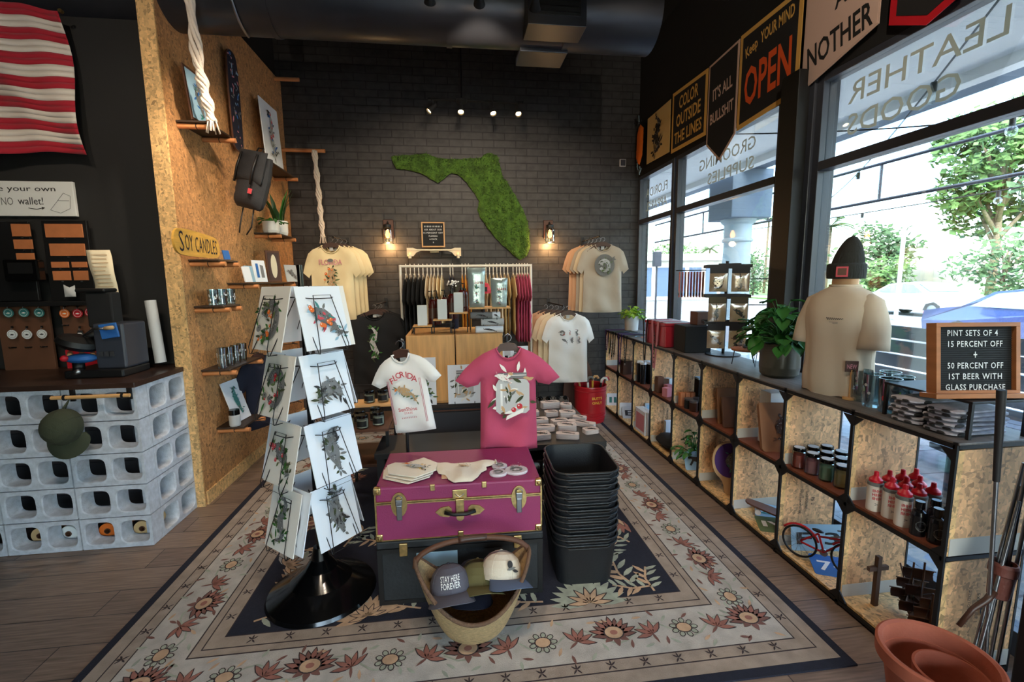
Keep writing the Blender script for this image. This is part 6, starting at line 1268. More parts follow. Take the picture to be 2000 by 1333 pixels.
for i in range(10):
    y = SY0 + PM * i
    for z0, z1 in ((.035, .51), (.535, .955)):
        p = MB().box(SXF + .006, SXB - .002, y - .006, y + .006, z0, z1, 'osb_shelf'); p.box(SXF + .006, SXF + .03, y - .0065, y + .0065, z0, z1, 'osb_pale')
        p.box(SXF + .012, SXB - .004, y - .008, y - .006, z0, z0 + .07, 'primer')
        pn = p.build('divider_panel', t)
        rnd = random.Random(i * 7 + int(z0 * 10))
        if (i, z0) in ((0, .035), (2, .035), (5, .535), (4, .035), (6, .035)):
            s_ = MB(T(0, y - .0085, 0) @ XZ @ T(2.0, z0 + .27, 0) @ R(-90)); 
            for j, (tx, hh) in enumerate((('5B', .05) if i == 0 else ('PS 2', .02), ('EXPOSURE 1', .016), ('SIZED FOR SPACING', .012))): s_.text(tx, hh, 'ink', T(0, .04 - .04 * j, 0))
            s_.build('stencil_print', t)
for z, m in ((.03, 'osb_pale'), (.53, 'redwood')):
    for i in range(9): y = SY0 + PM * i; MB().box(SXF + .004, SXB, y + .009, y + PM - .009, z, z + .012, m).build('shelf_board', t)
MB().box(SXF - .004, SXB + .03, SY0 - .012, SY0 + 9 * PM + .01, .9765, .985, 'plank_top').build('top_board', t, bevel=.002)
def sy(i, u): return SY0 + PM * (i + u)
ZU, ZL = .5425, .0425
# module 0 up: sauce bottles
mat('bottle_cream', (226, 212, 196), .5); mat('cap_red', (206, 24, 44), .4); mat('bottle_dark', (22, 22, 26), .2)
def squeeze(x, y, lab):
    t = thing('squeeze_bottle', lab, 'bottle', (x, y, ZU), group='red-capped bottles in the top cube'); r = .029
    MB().lathe([(0, 0), (r, 0), (r * 1.02, .006), (r * 1.02, .118), (r, .122), (0, .122)], 'bottle_cream', 22, cap=False).build('bottle', t); MB().lathe([(r * .98, .118), (r * 1.06, .118), (r * 1.06, .13), (r * .8, .134), (0, .134)], 'ink_grey', 22, cap=False).build('collar', t)
    MB().lathe([(r * .9, .134), (r * .88, .145), (r * .35, .16), (r * .3, .18), (0, .182)], 'cap_red', 20, cap=False).build('cap', t)
    b = MB()
    for j, (tx, zz, m, hh) in enumerate((('IIHHII', .098, 'cap_red', .013), ('HIIIHI', .08, 'cap_red', .013), ('IIHIH', .062, 'cap_red', .013), ('>', .035, 'ink_grey', .012))):
        vs, fs, (x0, x1, y0, y1) = text_geo(tx, .02); P = []
        for v in vs: X = ((v.x - x0) / (x1 - x0) - .5) * (.034 if j < 3 else .012); a = math.radians(-118) + X / r; P.append((r * 1.035 * math.cos(a), r * 1.035 * math.sin(a), zz + ((v.y - y0) / (y1 - y0) - .5) * hh))
        b.add(P, fs, m)
    b.build('lettering', t)
k = 0
for c in range(4):
    for r in range(3):
        if c == 3 and r > 0: continue
        squeeze(1.875 + .068 * c + .01 * (r % 2), sy(0, .92) - .062 - .068 * r + .0, 'cream bottle with a red nozzle cap, row %s from the window, %s from the back' % (('four', 'three', 'two', 'one')[c], NTH[r])); k += 1
def dark_bottle(x, y, lab):
    t = thing('sauce_bottle', lab, 'bottle', (x, y, ZU), group='dark bottles in the top cube'); r = .027
    MB().lathe([(0, 0), (r, 0), (r, .085), (r * .85, .1), (r * .45, .108), (r * .45, .118), (0, .118)], 'bottle_dark', 20, cap=False).build('bottle', t); MB().lathe([(0, .142), (r * .6, .142), (r * .62, .138), (r * .62, .114), (0, .114)], 'bottle_dark', 18, cap=False).build('cap', t); MB().lathe([(0, .1425), (r * .56, .1425)], 'pale_blue', 16, cap=False).build('cap_disc', t)
    b = MB(FR((0, 0, 0), (1, 0, 0), (0, 0, 1))); P = []
    for q in range(16): a = 2 * PI * q / 16; X = .019 * math.cos(a); aa = math.radians(-118) + X / r; P.append((r * 1.03 * math.cos(aa), r * 1.03 * math.sin(aa), .045 + .022 * math.sin(a)))
    b.M = MX.Identity(4); b.add(P, [tuple(range(16))], 'ink_grey'); P2 = [(x_ * 1.01, y_ * 1.01, .045 + (z_ - .045) * .6) for x_, y_, z_ in P]; b.add(P2, [tuple(range(16))], 'ink'); b.build('label', t)
for c in range(4):
    for r in range(2): dark_bottle(1.868 + .075 * c + .012 * r, sy(0, .92) - .27 - .062 * r, 'dark round-labelled bottle near the shelf end, %s row, %s from the aisle' % (('rear', 'front')[r], NTH[c]))
# module 1 up: candle jars
cols = ['rose', 'pink', 'orange', 'sage', 'pink', 'sh_tan', 'sage', 'sh_tan', 'yellow', 'sage']; mat('sage', (150, 178, 150), .6)
wx = ['orange', 'rose', 'orange', 'pink', 'pink', 'sage', 'sage', 'sage', 'sh_tan', 'sh_tan', 'sh_tan', 'sage']
translucent('wax_red', (236, 120, 96)); translucent('wax_pink', (236, 160, 160)); translucent('wax_sage', (180, 214, 176)); translucent('wax_tan', (232, 208, 140)); wx = ['wax_red', 'wax_red', 'wax_red', 'wax_pink', 'wax_pink', 'wax_pink', 'wax_sage', 'wax_sage', 'wax_sage', 'wax_tan', 'wax_tan', 'wax_tan']
for r in range(4):
    for c in range(3): cjar((1.885 + .085 * c + .01 * r, sy(1, .86) - .085 * r, ZU), .034, .115, wx[r * 3 + c], '%s candle jar with a black lid in the upper cube, %s from the aisle' % (('reddish', 'pink', 'pale green', 'yellowish')[r], NTH[c]), 'candle jars in the upper cube', top='light_grey')
# module 2 up: boards; 3 up: journals; etc
mat('board_wood', (140, 92, 54), .55, var=.25, vs=4, stretch=(1, 6, 1)); mat('board_dk', (96, 62, 40), .55, var=.2, vs=6)
t = thing('cutting_board', 'dark wooden box with a carved face, leaning in the third cube from the near end', 'board', (1.96, sy(2, .35), ZU)); t.rotation_euler = (math.radians(-18), 0, math.radians(-12))
MB(XZ).prism(rrect(.24, .30, .02, 3), -.03, .0, 'board_wood', M=T(0, .15, 0)).build('board', t, bevel=.003); b = MB(XZ @ T(0, .15, .001)); art(b, None, .16, .18, 91, 'gator', None, ('brown',), ('dark_brown', 'brown', 'ink'), 6); b.build('carving', t)
t = thing('white_carton', 'white carton behind the carved wooden box', 'box', (2.04, sy(2, .72), ZU)); MB().box(-.1, .1, -.05, .05, 0, .34, 'cool_white').build('carton', t, bevel=.003)
t = thing('leather_journal', 'brown leather journal leaning in the fourth cube from the near end', 'journal', (1.97, sy(3, .40), ZU)); t.rotation_euler = (math.radians(-16), 0, math.radians(-10)); MB(XZ).box(-.1, .1, 0, .22, -.025, 0, 'board_dk').build('cover', t, bevel=.006); MB(XZ).prism([(-.03, .06), (.03, .06), (0, .12)], 0, .004, 'brown').build('emblem', t); MB(XZ).box(-.095, .095, .004, .216, -.02, -.004, 'paper').build('pages', t)
t = thing('wooden_tray', 'wooden tray leaning behind the leather journal', 'tray', (2.0, sy(3, .62), ZU)); t.rotation_euler = (math.radians(-14), 0, math.radians(-10)); MB(XZ).box(-.11, .11, 0, .26, -.02, 0, 'board_wood').build('tray', t, bevel=.004)
for i in range(3): t = thing('gift_box', 'orange-brown small box in the fifth cube, %s' % NTH[i], 'box', (1.865 + .045 * i, sy(4, .80), ZU), group='orange-brown boxes'); MB().box(-.02, .02, -.02, .02, 0, .11, 'leather').build('box', t, bevel=.002)
for i in range(6): t = thing('tin', 'dark round tin in the fifth cube, %s from the far side' % NTH[i], 'tin', (1.88 + .07 * (i % 3), sy(4, .60) - .08 * (i // 3), ZU), group='dark tins'); MB().lathe([(0, 0), (.033, 0), (.033, .075), (0, .075)], 'dark_brown' if i % 2 else 'matte_black', 20, cap=False).build('can', t); MB().lathe([(.034, .07), (.034, .085), (0, .086)], 'steel', 20, cap=False).build('lid', t)
t = thing('black_carton', 'black carton with a pale top in the fifth cube', 'box', (2.03, sy(4, .8), ZU + .0)); MB().box(-.04, .04, -.035, .035, 0, .22, 'matte_black').build('carton', t, bevel=.002); MB().box(-.041, .041, -.036, .036, .22, .235, 'pale_blue').build('lid', t, bevel=.002)
for i, (u, x, m, h) in enumerate(((.84, 1.88, 'brown', .15), (.66, 1.93, 'pink', .09), (.48, 1.88, 'pink', .08), (.85, 1.97, 'light_grey', .13), (.62, 2.02, 'dark_brown', .12))): t = thing('small_box', '%s small box in the sixth cube, %s' % ({'brown': 'brown', 'pink': 'pinkish', 'light_grey': 'pale', 'dark_brown': 'dark'}[m], ('tall and tilted', 'in the middle', 'lying in front', 'at the back', 'near the window')[i]), 'box', (x, sy(5, u), ZU), 10 * i, 'small boxes'); MB().box(-.03, .03, -.03, .03, 0, h, m).build('box', t, bevel=.003)
for i in range(8): t = thing('travel_tumbler', 'black tumbler with a pale lid in the seventh cube, %s' % NTH[i], 'tumbler', (1.875 + .07 * (i % 4), sy(6, .84) - .08 * (i // 4), ZU), group='black tumblers'); MB().lathe([(0, 0), (.028, 0), (.033, .2), (0, .2)], 'bottle_dark', 20, cap=False).build('body', t); MB().lathe([(.033, .2), (.03, .22), (0, .225)], 'cool_white', 18, cap=False).build('lid', t)
t = thing('sunglasses', 'dark sunglasses lying in the eighth cube', 'sunglasses', (1.89, sy(7, .8), ZU + .15)); MB().box(-.05, .05, -.07, .07, .0, .006, 'gloss_black').build('lens', t, bevel=.002)
t = thing('display_cube', 'small dark cube under the sunglasses', 'box', (1.89, sy(7, .8), ZU)); MB().box(-.05, .05, -.05, .05, 0, .148, 'dark_brown').build('cube', t, bevel=.003)
# lower row
def plate(x, y, z, rx, rz, txt, m, tm, lab, sub=None):
    t = thing('licence_plate', lab, 'licence plate', (x, y, z), group='old licence plates'); t.rotation_euler = (math.radians(rx), 0, math.radians(rz))
    MB(XZ).prism(rrect(.30, .15, .015, 3), -.0015, .0, m, M=T(0, .075, 0)).build('plate', t, bevel=.0005); b = MB(XZ @ T(0, 0, .0012)); b.text(txt, .07, tm, T(0, .07, 0), w=.24, bold=.02)
    if sub: b.text(sub, .016, tm, T(0, .13, 0), w=.12)
    b.build('lettering', t)
# ship model
mat('ship_wood', (92, 66, 50), .7)
t = thing('ship_model', 'dark sailing ship model in the lower cube nearest the camera', 'model ship', (2.0, sy(0, .45), ZL), 60)
h_ = MB(); h_.grid(16, 6, lambda u, v: ((u - .5) * .34 * (.7 + .3 * v), (v ** .6) * .05 * math.sin(PI * min(1, u * 1.15 + .02)) , .012 + .075 * v + .05 * (abs(u - .5) * 2) ** 3 * v), 'ship_wood'); h_.grid(16, 6, lambda u, v: ((.5 - u) * .34 * (.7 + .3 * v), -(v ** .6) * .05 * math.sin(PI * min(1, (1 - u) * 1.15 + .02)), .012 + .075 * v + .05 * (abs(u - .5) * 2) ** 3 * v), 'ship_wood'); h_.box(-.12, .12, -.04, .04, .07, .078, 'ship_wood'); h_.build('hull', t)
for x, hh in ((-.1, .24), (0, .32), (.1, .26)):
    m_ = MB().cyl((x, 0, .07), (x, 0, hh), .004, 'ship_wood', 6).build('mast', t)
    for k in range(3): z = .12 + (hh - .14) * k / 2.2; w = .08 - .02 * k; MB().cyl((x, -w, z), (x, w, z), .0025, 'ship_wood', 5).build('yard', m_); MB().grid(4, 3, lambda u, v: (x + .012 * math.sin(PI * v), (u - .5) * 1.8 * w, z - .045 + .045 * v), 'dark_brown').build('sail', m_)
MB().cyl((.14, 0, .1), (.24, 0, .17), .004, 'ship_wood', 6).build('bowsprit', t); b = MB()
for k in range(8): b.tube([(-.14 + .04 * k, .04, .08), ((-.1, 0, .1)[k % 3], 0, .24)], .001, 'black', 3)
b.build('rigging', t)
t = thing('wooden_cross', 'small wooden cross-shaped piece behind the ship model', 'ornament', (1.95, sy(0, .82), ZL)); MB().box(-.01, .01, -.01, .01, 0, .25, 'ship_wood').box(-.05, .05, -.008, .008, .18, .2, 'ship_wood').build('cross', t)
# bicycle model
t = thing('toy_bicycle', 'small red bicycle model in the second lower cube', 'model bicycle', (1.94, sy(1, .5), ZL + .006), -60)
def wheel(x, r=.085):
    w_ = MB(); w_.tube([(x + r * math.cos(a), 0, r + r * math.sin(a)) for a in (2 * PI * k / 28 for k in range(28))], .006, 'black', 8, True); o = w_.build('wheel', t); s_ = MB(); s_.cyl((x, -.01, r), (x, .01, r), .009, 'steel', 8)
    for k in range(14): a = 2 * PI * k / 14; s_.tube([(x, 0, r), (x + r * math.cos(a), 0, r + r * math.sin(a))], .0008, 'steel', 3)
    s_.build('spokes', o)
wheel(-.12); wheel(.12); b = MB()
for p_, q_ in (((-.12, 0, .085), (0, 0, .075)), ((0, 0, .075), (-.03, 0, .17)), ((-.03, 0, .17), (-.12, 0, .085)), ((0, 0, .075), (.085, 0, .17)), ((-.03, 0, .155), (.08, 0, .185)), ((.12, 0, .085), (.078, 0, .2))): b.tube([p_, q_], .0055, 'red', 7)
b.build('frame', t); MB().tube([(.04, -.05, .2), (.075, -.04, .215), (.078, 0, .205), (.075, .04, .215), (.04, .05, .2)], .004, 'steel', 6).build('handlebar', t); MB().ball((-.035, 0, .185), (.03, .014, .009), 'black', 10).build('saddle', t)
for x in (-.12, .12): MB().tube([(x + .098 * math.cos(a), 0, .085 + .098 * math.sin(a)) for a in (math.radians(20 + 14 * k) for k in range(10))], .006, 'red', 6).build('mudguard', t)
MB().lathe([(0, -.004), (.02, -.004), (.02, .004), (0, .004)], 'steel', 14, M=T(0, 0, .075) @ R(90, 'X'), cap=False).build('chainring', t)
plate(1.99, sy(1, .24), ZL, -78, -25, '7·07', 'blue', 'white', 'blue and white licence plate lying under the bicycle model'); plate(2.03, sy(1, .80), ZL, -10, -10, 'F 3', 'pale_blue', 'ink', 'pale licence plate standing behind the bicycle model')
# skateboard
t = thing('skateboard', 'worn skateboard leaning in the third lower cube', 'skateboard', (1.99, sy(2, .45), ZL + .075), -35); t.rotation_euler = (0, math.radians(14), math.radians(-35))
MB().prism(smooth_poly([(-.17, -.05), (.17, -.05), (.2, 0), (.17, .05), (-.17, .05), (-.2, 0)], 2), 0, .01, 'brown', M=T(0, 0, 0)).build('deck', t, bevel=.003)
for x in (-.11, .11): 
    tr = MB().box(x - .01, x + .01, -.03, .03, -.02, 0, 'steel').build('truck', t)
    for s_ in (-1, 1): MB(T(x, s_ * .035, -.024) @ R(90, 'X')).lathe([(0, -.009), (.017, -.009), (.017, .009), (0, .009)], 'white', 14, cap=False).build('wheel', tr)
plate(1.98, sy(2, .22), ZL, -80, -20, 'IVJJ', 'moss_ink', 'paper', 'green licence plate lying under the skateboard'); plate(2.05, sy(2, .55), ZL + .003, -80, -35, '24 B', 'pale_blue', 'teal', 'teal licence plate lying at the back under the skateboard')
# banjo-like mirror
t = thing('oval_plaque', 'dark oval painted plaque standing in the fourth lower cube', 'plaque', (1.93, sy(3, .42), ZL + .0)); t.rotation_euler = (math.radians(-6), 0, math.radians(-20)); MB(XZ).prism(smooth_poly([(-.03, 0), (.03, 0), (.035, .09), (.105, .16), (.12, .27), (.08, .36), (0, .39), (-.08, .36), (-.12, .27), (-.105, .16), (-.035, .09)], 2), -.02, 0, 'tan').build('rim', t, bevel=.004); MB(XZ).prism(ell(0, .25, .10, .125, 0, 28), .0, .004, 'purple').build('painted_face', t); b = MB(XZ @ T(0, .24, .005)); art(b, None, .14, .16, 97, 'bird', None, ('teal', 'ink'), ('ink_grey', 'ink', 'grey'), 8); b.build('painting', t)
t = thing('black_box', 'tall black box with a pale jagged edge in the fourth lower cube', 'box', (2.07, sy(3, .35), ZL)); MB().box(-.06, .06, -.05, .05, 0, .38, 'matte_black').build('box', t, bevel=.003); MB(T(-.061, -.051, 0)).tube([(0, 0, .02), (.004, 0, .12), (-.002, 0, .2), (.003, 0, .3), (0, 0, .37)], .004, 'light_grey', 5).build('edge_trim', t)
t = thing('potted_fern', 'leafy green plant in the fifth lower cube', 'plant', (1.95, sy(4, .62), ZL)); MB().lathe([(0, 0), (.055, 0), (.07, .1), (.062, .1), (.05, .012), (0, .012)], 'dark_grey', 22, cap=False).build('pot', t); plant_leafy(t, .09, 60, .15, .24, 'leaf', 9, .35, .06)
plate(1.99, sy(4, .40), ZL, -25, -8, '7-56', 'pale_blue', 'ink', 'pale blue licence plate in front of the leafy green plant')
t = thing('folded_jacket', 'black and white folded garment in the sixth lower cube', 'clothing', (1.98, sy(5, .55), ZL)); MB().puff(dense(rrect(.26, .3, .06, 4), .04), .06, .09, 'sh_black', .03, .01, 7, M=T(0, 0, .06)).build('garment', t); MB().puff(dense(rrect(.1, .12, .03, 3), .03), .02, .03, 'white', .02, .004, 2, M=T(.02, -.06, .14)).build('lining', t)
t = thing('open_box', 'white shallow box behind the folded garment', 'box', (2.06, sy(5, .85), ZL)); MB().box(-.11, .11, -.02, .02, 0, .22, 'cool_white').build('box', t, bevel=.003)
for i in range(5): t = thing('booklet', 'pale booklet standing upright in the seventh lower cube, %s from the aisle' % NTH[i], 'book', (1.85 + .018 * i, sy(6, .6), ZL), group='upright booklets'); MB().box(-.006, .006, -.12, .12, 0, .24, 'paper' if i % 2 else 'cool_white').build('booklet', t, bevel=.001); MB().box(-.0065, -.006, -.1, .1, .03, .2, ('pink', 'pale_blue', 'tan')[i % 3]).build('cover_print', t)
picture((2.06, sy(6, .86), ZL), (1, 0, 0), (0, .15, 1), .2, .26, 'framed blue-grey picture in the seventh lower cube', frame='light_grey', m='pale_blue', dr=lambda b, w, h: art(b, None, w * .7, h * .7, 99, 'fish', None, ('navy', 'ink')))
for i in range(3): t = thing('small_jar', 'small brownish jar in the seventh lower cube, %s' % NTH[i], 'jar', (1.95 + .065 * i, sy(6, .6), ZL), group='brownish jars'); MB().lathe([(0, 0), (.03, 0), (.03, .06), (0, .06)], 'leather', 16, cap=False).build('jar', t); MB().lathe([(.031, .06), (.031, .072), (0, .073)], 'gloss_black', 16, cap=False).build('lid', t)
plate(1.995, sy(7, .86), ZL, -8, -12, 'COLO-', 'cool_white', 'blue', 'white licence plate reading COLO in the eighth lower cube'); plate(1.995, sy(7, .62), ZL, -45, -12, 'E 1', 'light_grey', 'ink', 'white licence plate lying before the COLO plate'); plate(1.995, sy(8, .86), ZL, -8, -12, 'IIV', 'cool_white', 'teal', 'green and white licence plate in the furthest lower cube')
# ================================================================ on top of the cube shelf
ZT2 = .986
mat('mann_skin', (222, 178, 134), .5); mat('beanie', (44, 44, 40), .95, bump=.8, bs=60, stretch=(1, 1, .2))
MXp, MYp = 2.02, 2.17
t = thing('mannequin_torso', 'pale mannequin bust standing on the cube shelf', 'mannequin', (MXp, MYp, ZT2), -75)
MB().lathe([(.11, .0), (.125, .05), (.13, .2), (.13, .42), (.09, .49), (.058, .53), (.055, .6), (0, .6)], 'mann_skin', 28, cap=True, sx=1.15, sy=.72).build('torso', t)
t = thing('t_shirt', 'bone coloured t-shirt with a small chest print, worn by the mannequin bust', 'shirt', (MXp, MYp, ZT2), -78); t.scale = (.86, .9, 1)
b = MB(); prof = [(.0, .185, .135), (.06, .19, .14), (.18, .182, .132), (.3, .186, .132), (.38, .198, .138), (.45, .205, .125), (.5, .19, .10), (.535, .135, .085), (.555, .085, .075), (.565, .074, .07)]
N = 56
def bod(u, v):
    k = v * (len(prof) - 1); i = min(int(k), len(prof) - 2); f = k - i; z, rx, ry = (prof[i][q] + (prof[i + 1][q] - prof[i][q]) * f for q in range(3)); a = 2 * PI * u
    fo = 1 + .035 * (1 - v) ** .7 * math.sin(a * 7 + z * 5) + .015 * math.sin(a * 13 + z * 11) * (1 - v)
    c, s_ = math.cos(a), math.sin(a); return (rx * fo * math.copysign(abs(c) ** .85, c), ry * fo * math.copysign(abs(s_) ** .85, s_), z + .006 * (1 - v) * math.sin(a * 5))
b.grid(N, 40, bod, 'sh_bone'); b.build('body', t)
for s_ in (-1, 1):
    q = MB(); P = [(s_ * .11, 0, .49), (s_ * .165, -.004, .46), (s_ * .20, -.012, .36), (s_ * .205, -.025, .25)]; q.tube([V(P[0]).lerp(V(P[1]), f) for f in (0, .5)] + [V(P[1]).lerp(V(P[2]), f) for f in (0, .33, .66)] + [V(P[2]).lerp(V(P[3]), f) for f in (0, .33, .66, 1)], [.04, .058, .066, .068, .07, .072, .074, .076, .078], 'sh_bone', 20); q.build('sleeve', t)
MB().tube([(.076 * math.cos(a), .072 * math.sin(a), .565) for a in (2 * PI * k / 24 for k in range(24))], .007, 'sh_bone', 6, True).build('collar', t)
L_ = MB(T(.055, -.134, .40) @ R(4, 'X') @ R(12) @ XZ); L_.tube([(-.045 + .0018 * k, .007 * math.sin(k * 1.1) * (1 - k / 80), 0) for k in range(50)], .0012, 'navy', 4).box(-.03, .035, -.018, -.0165, 0, .001, 'navy').box(-.012, .04, -.024, -.0225, 0, .001, 'navy').build('print', t)
t = thing('beanie', 'dark ribbed beanie with a small red tag on top of the mannequin', 'hat', (MXp, MYp, ZT2 + .6), -38); t.scale = (.84, .84, 1.02)
b = MB(); n = 60; 
def bn(u, v):
    a = 2 * PI * u; r = .088 * (math.cos(v * PI / 2) ** .55) * (1 + .03 * math.cos(a * 30)); return (r * math.cos(a) * .98 + .02 * v, r * math.sin(a) * 1.05, .03 + .185 * v)
b.grid(60, 14, bn, 'beanie'); b.build('crown', t)
q = MB(); q.lathe([(.088, .0), (.1, .002), (.103, .03), (.102, .07), (.09, .078), (.086, .07), (.086, .0)], 'beanie', 48, cap=False, sy=1.05); q.build('cuff', t)
MB(T(-.03, -.112, .035)).box(-.03, .03, 0, .006, -.025, .025, 'rose').box(-.022, .022, -.001, 0, -.017, .017, 'brown').build('tag', t, bevel=.001)
t = thing('mannequin_head_block', 'rounded support under the dark beanie', 'mannequin', (MXp, MYp, ZT2 + .601)); MB().lathe([(.0, 0), (.065, .001), (.07, .04), (.06, .09), (.03, .12), (0, .13)], 'mann_skin', 24, cap=False).build('head', t)
# plant in olive pot
mat('pot_olive', (72, 66, 54), .3, var=.1, vs=20); t = thing('potted_pothos', 'lush green pothos in an olive glazed pot on the cube shelf', 'plant', (2.01, 2.60, ZT2))
MB().lathe([(0, 0), (.09, 0), (.108, .015), (.114, .06), (.113, .205), (.107, .208), (.104, .19), (0, .19)], 'pot_olive', 36, cap=False).build('pot', t); MB().lathe([(0, .185), (.103, .185)], 'dark_brown', 24, cap=False).build('soil', t); plant_leafy(t, .19, 120, .2, .30, 'leaf', 14, .4, .10, droop=.9)
t = thing('potted_herb', 'bright yellow-green plant in a white pot at the far end of the cube shelf', 'plant', (2.10, 5.25, ZT2)); MB().lathe([(0, 0), (.075, 0), (.085, .17), (.077, .17), (.07, .015), (0, .015)], 'light_grey', 28, cap=False).build('pot', t); plant_leafy(t, .15, 60, .13, .15, 'leaf_pale', 15, .42, .06, droop=1.0)
# riser with stones
t = thing('plant_stand', 'small round wooden stand on hairpin legs holding polished stones', 'stand', (2.03, 2.95, ZT2)); MB().lathe([(0, .105), (.10, .105), (.105, .112), (.105, .12), (0, .122)], 'leather', 30, cap=False).build('top', t)
for k in range(3): a = 2 * PI * k / 3 + .5; c, s_ = math.cos(a), math.sin(a); MB().tube([(.08 * c - .02 * s_, .08 * s_ + .02 * c, .105), (.095 * c, .095 * s_, .004), (.08 * c + .02 * s_, .08 * s_ - .02 * c, .105)], .003, 'black', 5).build('hairpin_leg', t)
for k in range(8): a = k * .9; tag(MB(T(2.03 + .06 * math.cos(a) * (k % 3 + 1) / 3, 2.95 + .07 * math.sin(a) * (k % 3 + 1) / 3, ZT2 + .122)).ball((0, 0, .015), (.018, .014, .014), 'dark_brown' if k % 2 else 'grey', 8).build('polished_stone'), 'dark polished stone on the hairpin stand, %s going round' % NTH[k], 'stone', 'polished stones')
# sticker rack
t = thing('sticker_rack', 'black rotating peg rack of packaged stickers on the cube shelf', 'rack', (2.13, 3.40, ZT2), -22); RK = t
MB().lathe([(0, 0), (.13, 0), (.13, .008), (.02, .012), (0, .012)], 'black', 32, cap=False).build('base', t); MB().cyl((0, 0, 0), (0, 0, .74), .012, 'black', 10).build('pole', t)
for z in (.26, .47, .70): 
    g = MB().box(-.16, .16, -.10, -.095, z - .012, z + .012, 'black').box(-.16, -.155, -.095, .1, z - .012, z + .012, 'black').box(.155, .16, -.095, .1, z - .012, z + .012, 'black').box(-.155, .155, .098, .1, z - .012, z + .012, 'black').box(-.155, .155, -.004, .004, z - .008, z, 'black').build('peg_bar', t)
    MB().box(-.08, .08, -.102, -.1, z - .02, z + .02, 'dark_grey').build('price_rail', t)
mat('card_olive', (96, 86, 66), .7)
def sticker_pack(F, w, h, lab, m, s):
    q = thing('sticker_pack', lab, 'pack', (0, 0, 0), group='packs on the sticker rack'); MB(F).box(-w / 2, w / 2, -.05, 0, -.001, .001, m).box(-w / 2, w / 2, -h, -.05, -.001, 0, 'pack_cream').build('header_card', q); MB(F @ T(0, -.05 - (h - .05) / 2, .004)).puff(dense([(-w / 2, -(h - .05) / 2), (w / 2, -(h - .05) / 2), (w / 2, (h - .05) / 2), (-w / 2, (h - .05) / 2)], .03), .006, .03, 'bag', .03, .001, s, back=False).build('clear_bag', q)
    b = MB(F @ T(0, -.05 - (h - .05) / 2, .001)); art(b, None, w * .8, (h - .05) * .85, s, ('ring', 'fish', 'gator')[s % 3], None, ('ink', 'brown', 'tan', 'ink_grey'), ('ink_grey', 'ink', 'grey'), 20); b.build('sticker', q); return q
MR = T(2.13, 3.40, ZT2) @ R(-22)
for r, z in enumerate((.695, .465, .255)):
    for c in (-1, 1):
        sticker_pack(MR @ T(c * .078, -.11, z) @ XZ, .125, .19, 'pack of stickers facing the room, %s row, %s side of the rack' % (('top', 'middle', 'bottom')[r], 'left' if c < 0 else 'right'), ('card_olive', 'dark_grey')[(r + c) % 2], 100 + r * 2 + c)
for i in range(9):
    F = MR @ T(-.175 - .022 * i, -.02, .66) @ FR((0, 0, 0), (0, -1, 0), (0, 0, 1)); q = thing('sticker_pack', 'pink sticker strip hanging edge-on at the left of the rack, %s from the pole' % NTH[i], 'pack', (0, 0, 0), group='strips on the sticker rack'); MB(F).box(-.05, .05, -.2, 0, -.002, .002, 'pink' if i % 3 else 'tan').build('card', q); b = MB(F @ T(0, 0, .003)); b.flat(ell(0, -.17, .04, .02, 0, 10), 'ink'); b.flat(ell(.01, -.16, .02, .01, 0, 8), 'white'); b.build('print', q)
MB().cyl((-.38, -.02, .672), (-.155, -.02, .672), .004, 'black', 6).build('peg', RK)
for z in (.60, .40): MB().cyl((.155, -.02, z), (.3, -.02, z), .004, 'black', 6).build('peg', RK)
# dark boxes, red tin with lanyards
t = thing('black_display_box', 'tall black box standing left of the sticker rack', 'box', (1.98, 3.62, ZT2), -5); MB().box(-.10, .12, -.1, .14, 0, .22, 'matte_black').build('box', t, bevel=.006)
t = thing('cardboard_box', 'brown box standing on the black box by the window', 'box', (2.06, 3.64, ZT2 + .222)); MB().box(-.06, .06, -.06, .06, 0, .11, 'brown').build('box', t, bevel=.003)
t = thing('red_tin_box', 'large red metal tin box with worn edges, draped with lanyards', 'box', (1.97, 4.03, ZT2)); MB().box(-.13, .14, -.2, .22, 0, .19, 'bucket_red').build('tin', t, bevel=.008); MB().box(-.135, .145, -.205, .225, .19, .215, 'dark_red' if 'dark_red' in MATS else 'bucket_red').box(-.12, .13, -.19, .21, .215, .222, 'light_grey').build('lid', t, bevel=.004)
def lanyard(y, x0, z0, L_, m, lab, txt=None, tm='white', x1=.25, w=.036):
    t = thing('lanyard', lab, 'lanyard', (x0, y, z0), group='lanyards on the cube shelf')
    b = MB(); W = w * 1.6
    for s_ in (-1, 1):
        q_ = [(-s_ * W, .003), (-s_ * (W - w * .7), .003), (0, -L_ + .04), (s_ * w * .2, -L_), (-s_ * w * .5, -L_)]
        b.prism(q_ if s_ < 0 else q_[::-1], .0015 + .0015 * (s_ > 0), .0028 + .0015 * (s_ > 0), m, FR((0, 0, 0), (0, -1, 0), (0, 0, 1))); b.box(-.003, x1, s_ * W - w * .35, s_ * W + w * .35, .0005, .003, m)
    b.build('strap', t)
    if txt: q = MB(T(-.006, 0, -L_ * .6) @ FR((0, 0, 0), (0, -1, 0), (0, 0, 1)) @ R(-90)); q.text(txt, w * .6, tm, None, w=L_ * .6, bold=.01); q.build('lettering', t)
    MB(T(-.003, 0, -L_)).tube([(0, -w * .3, 0), (0, 0, -.025), (0, w * .3, 0)], .003, 'steel', 5).build('clip', t)
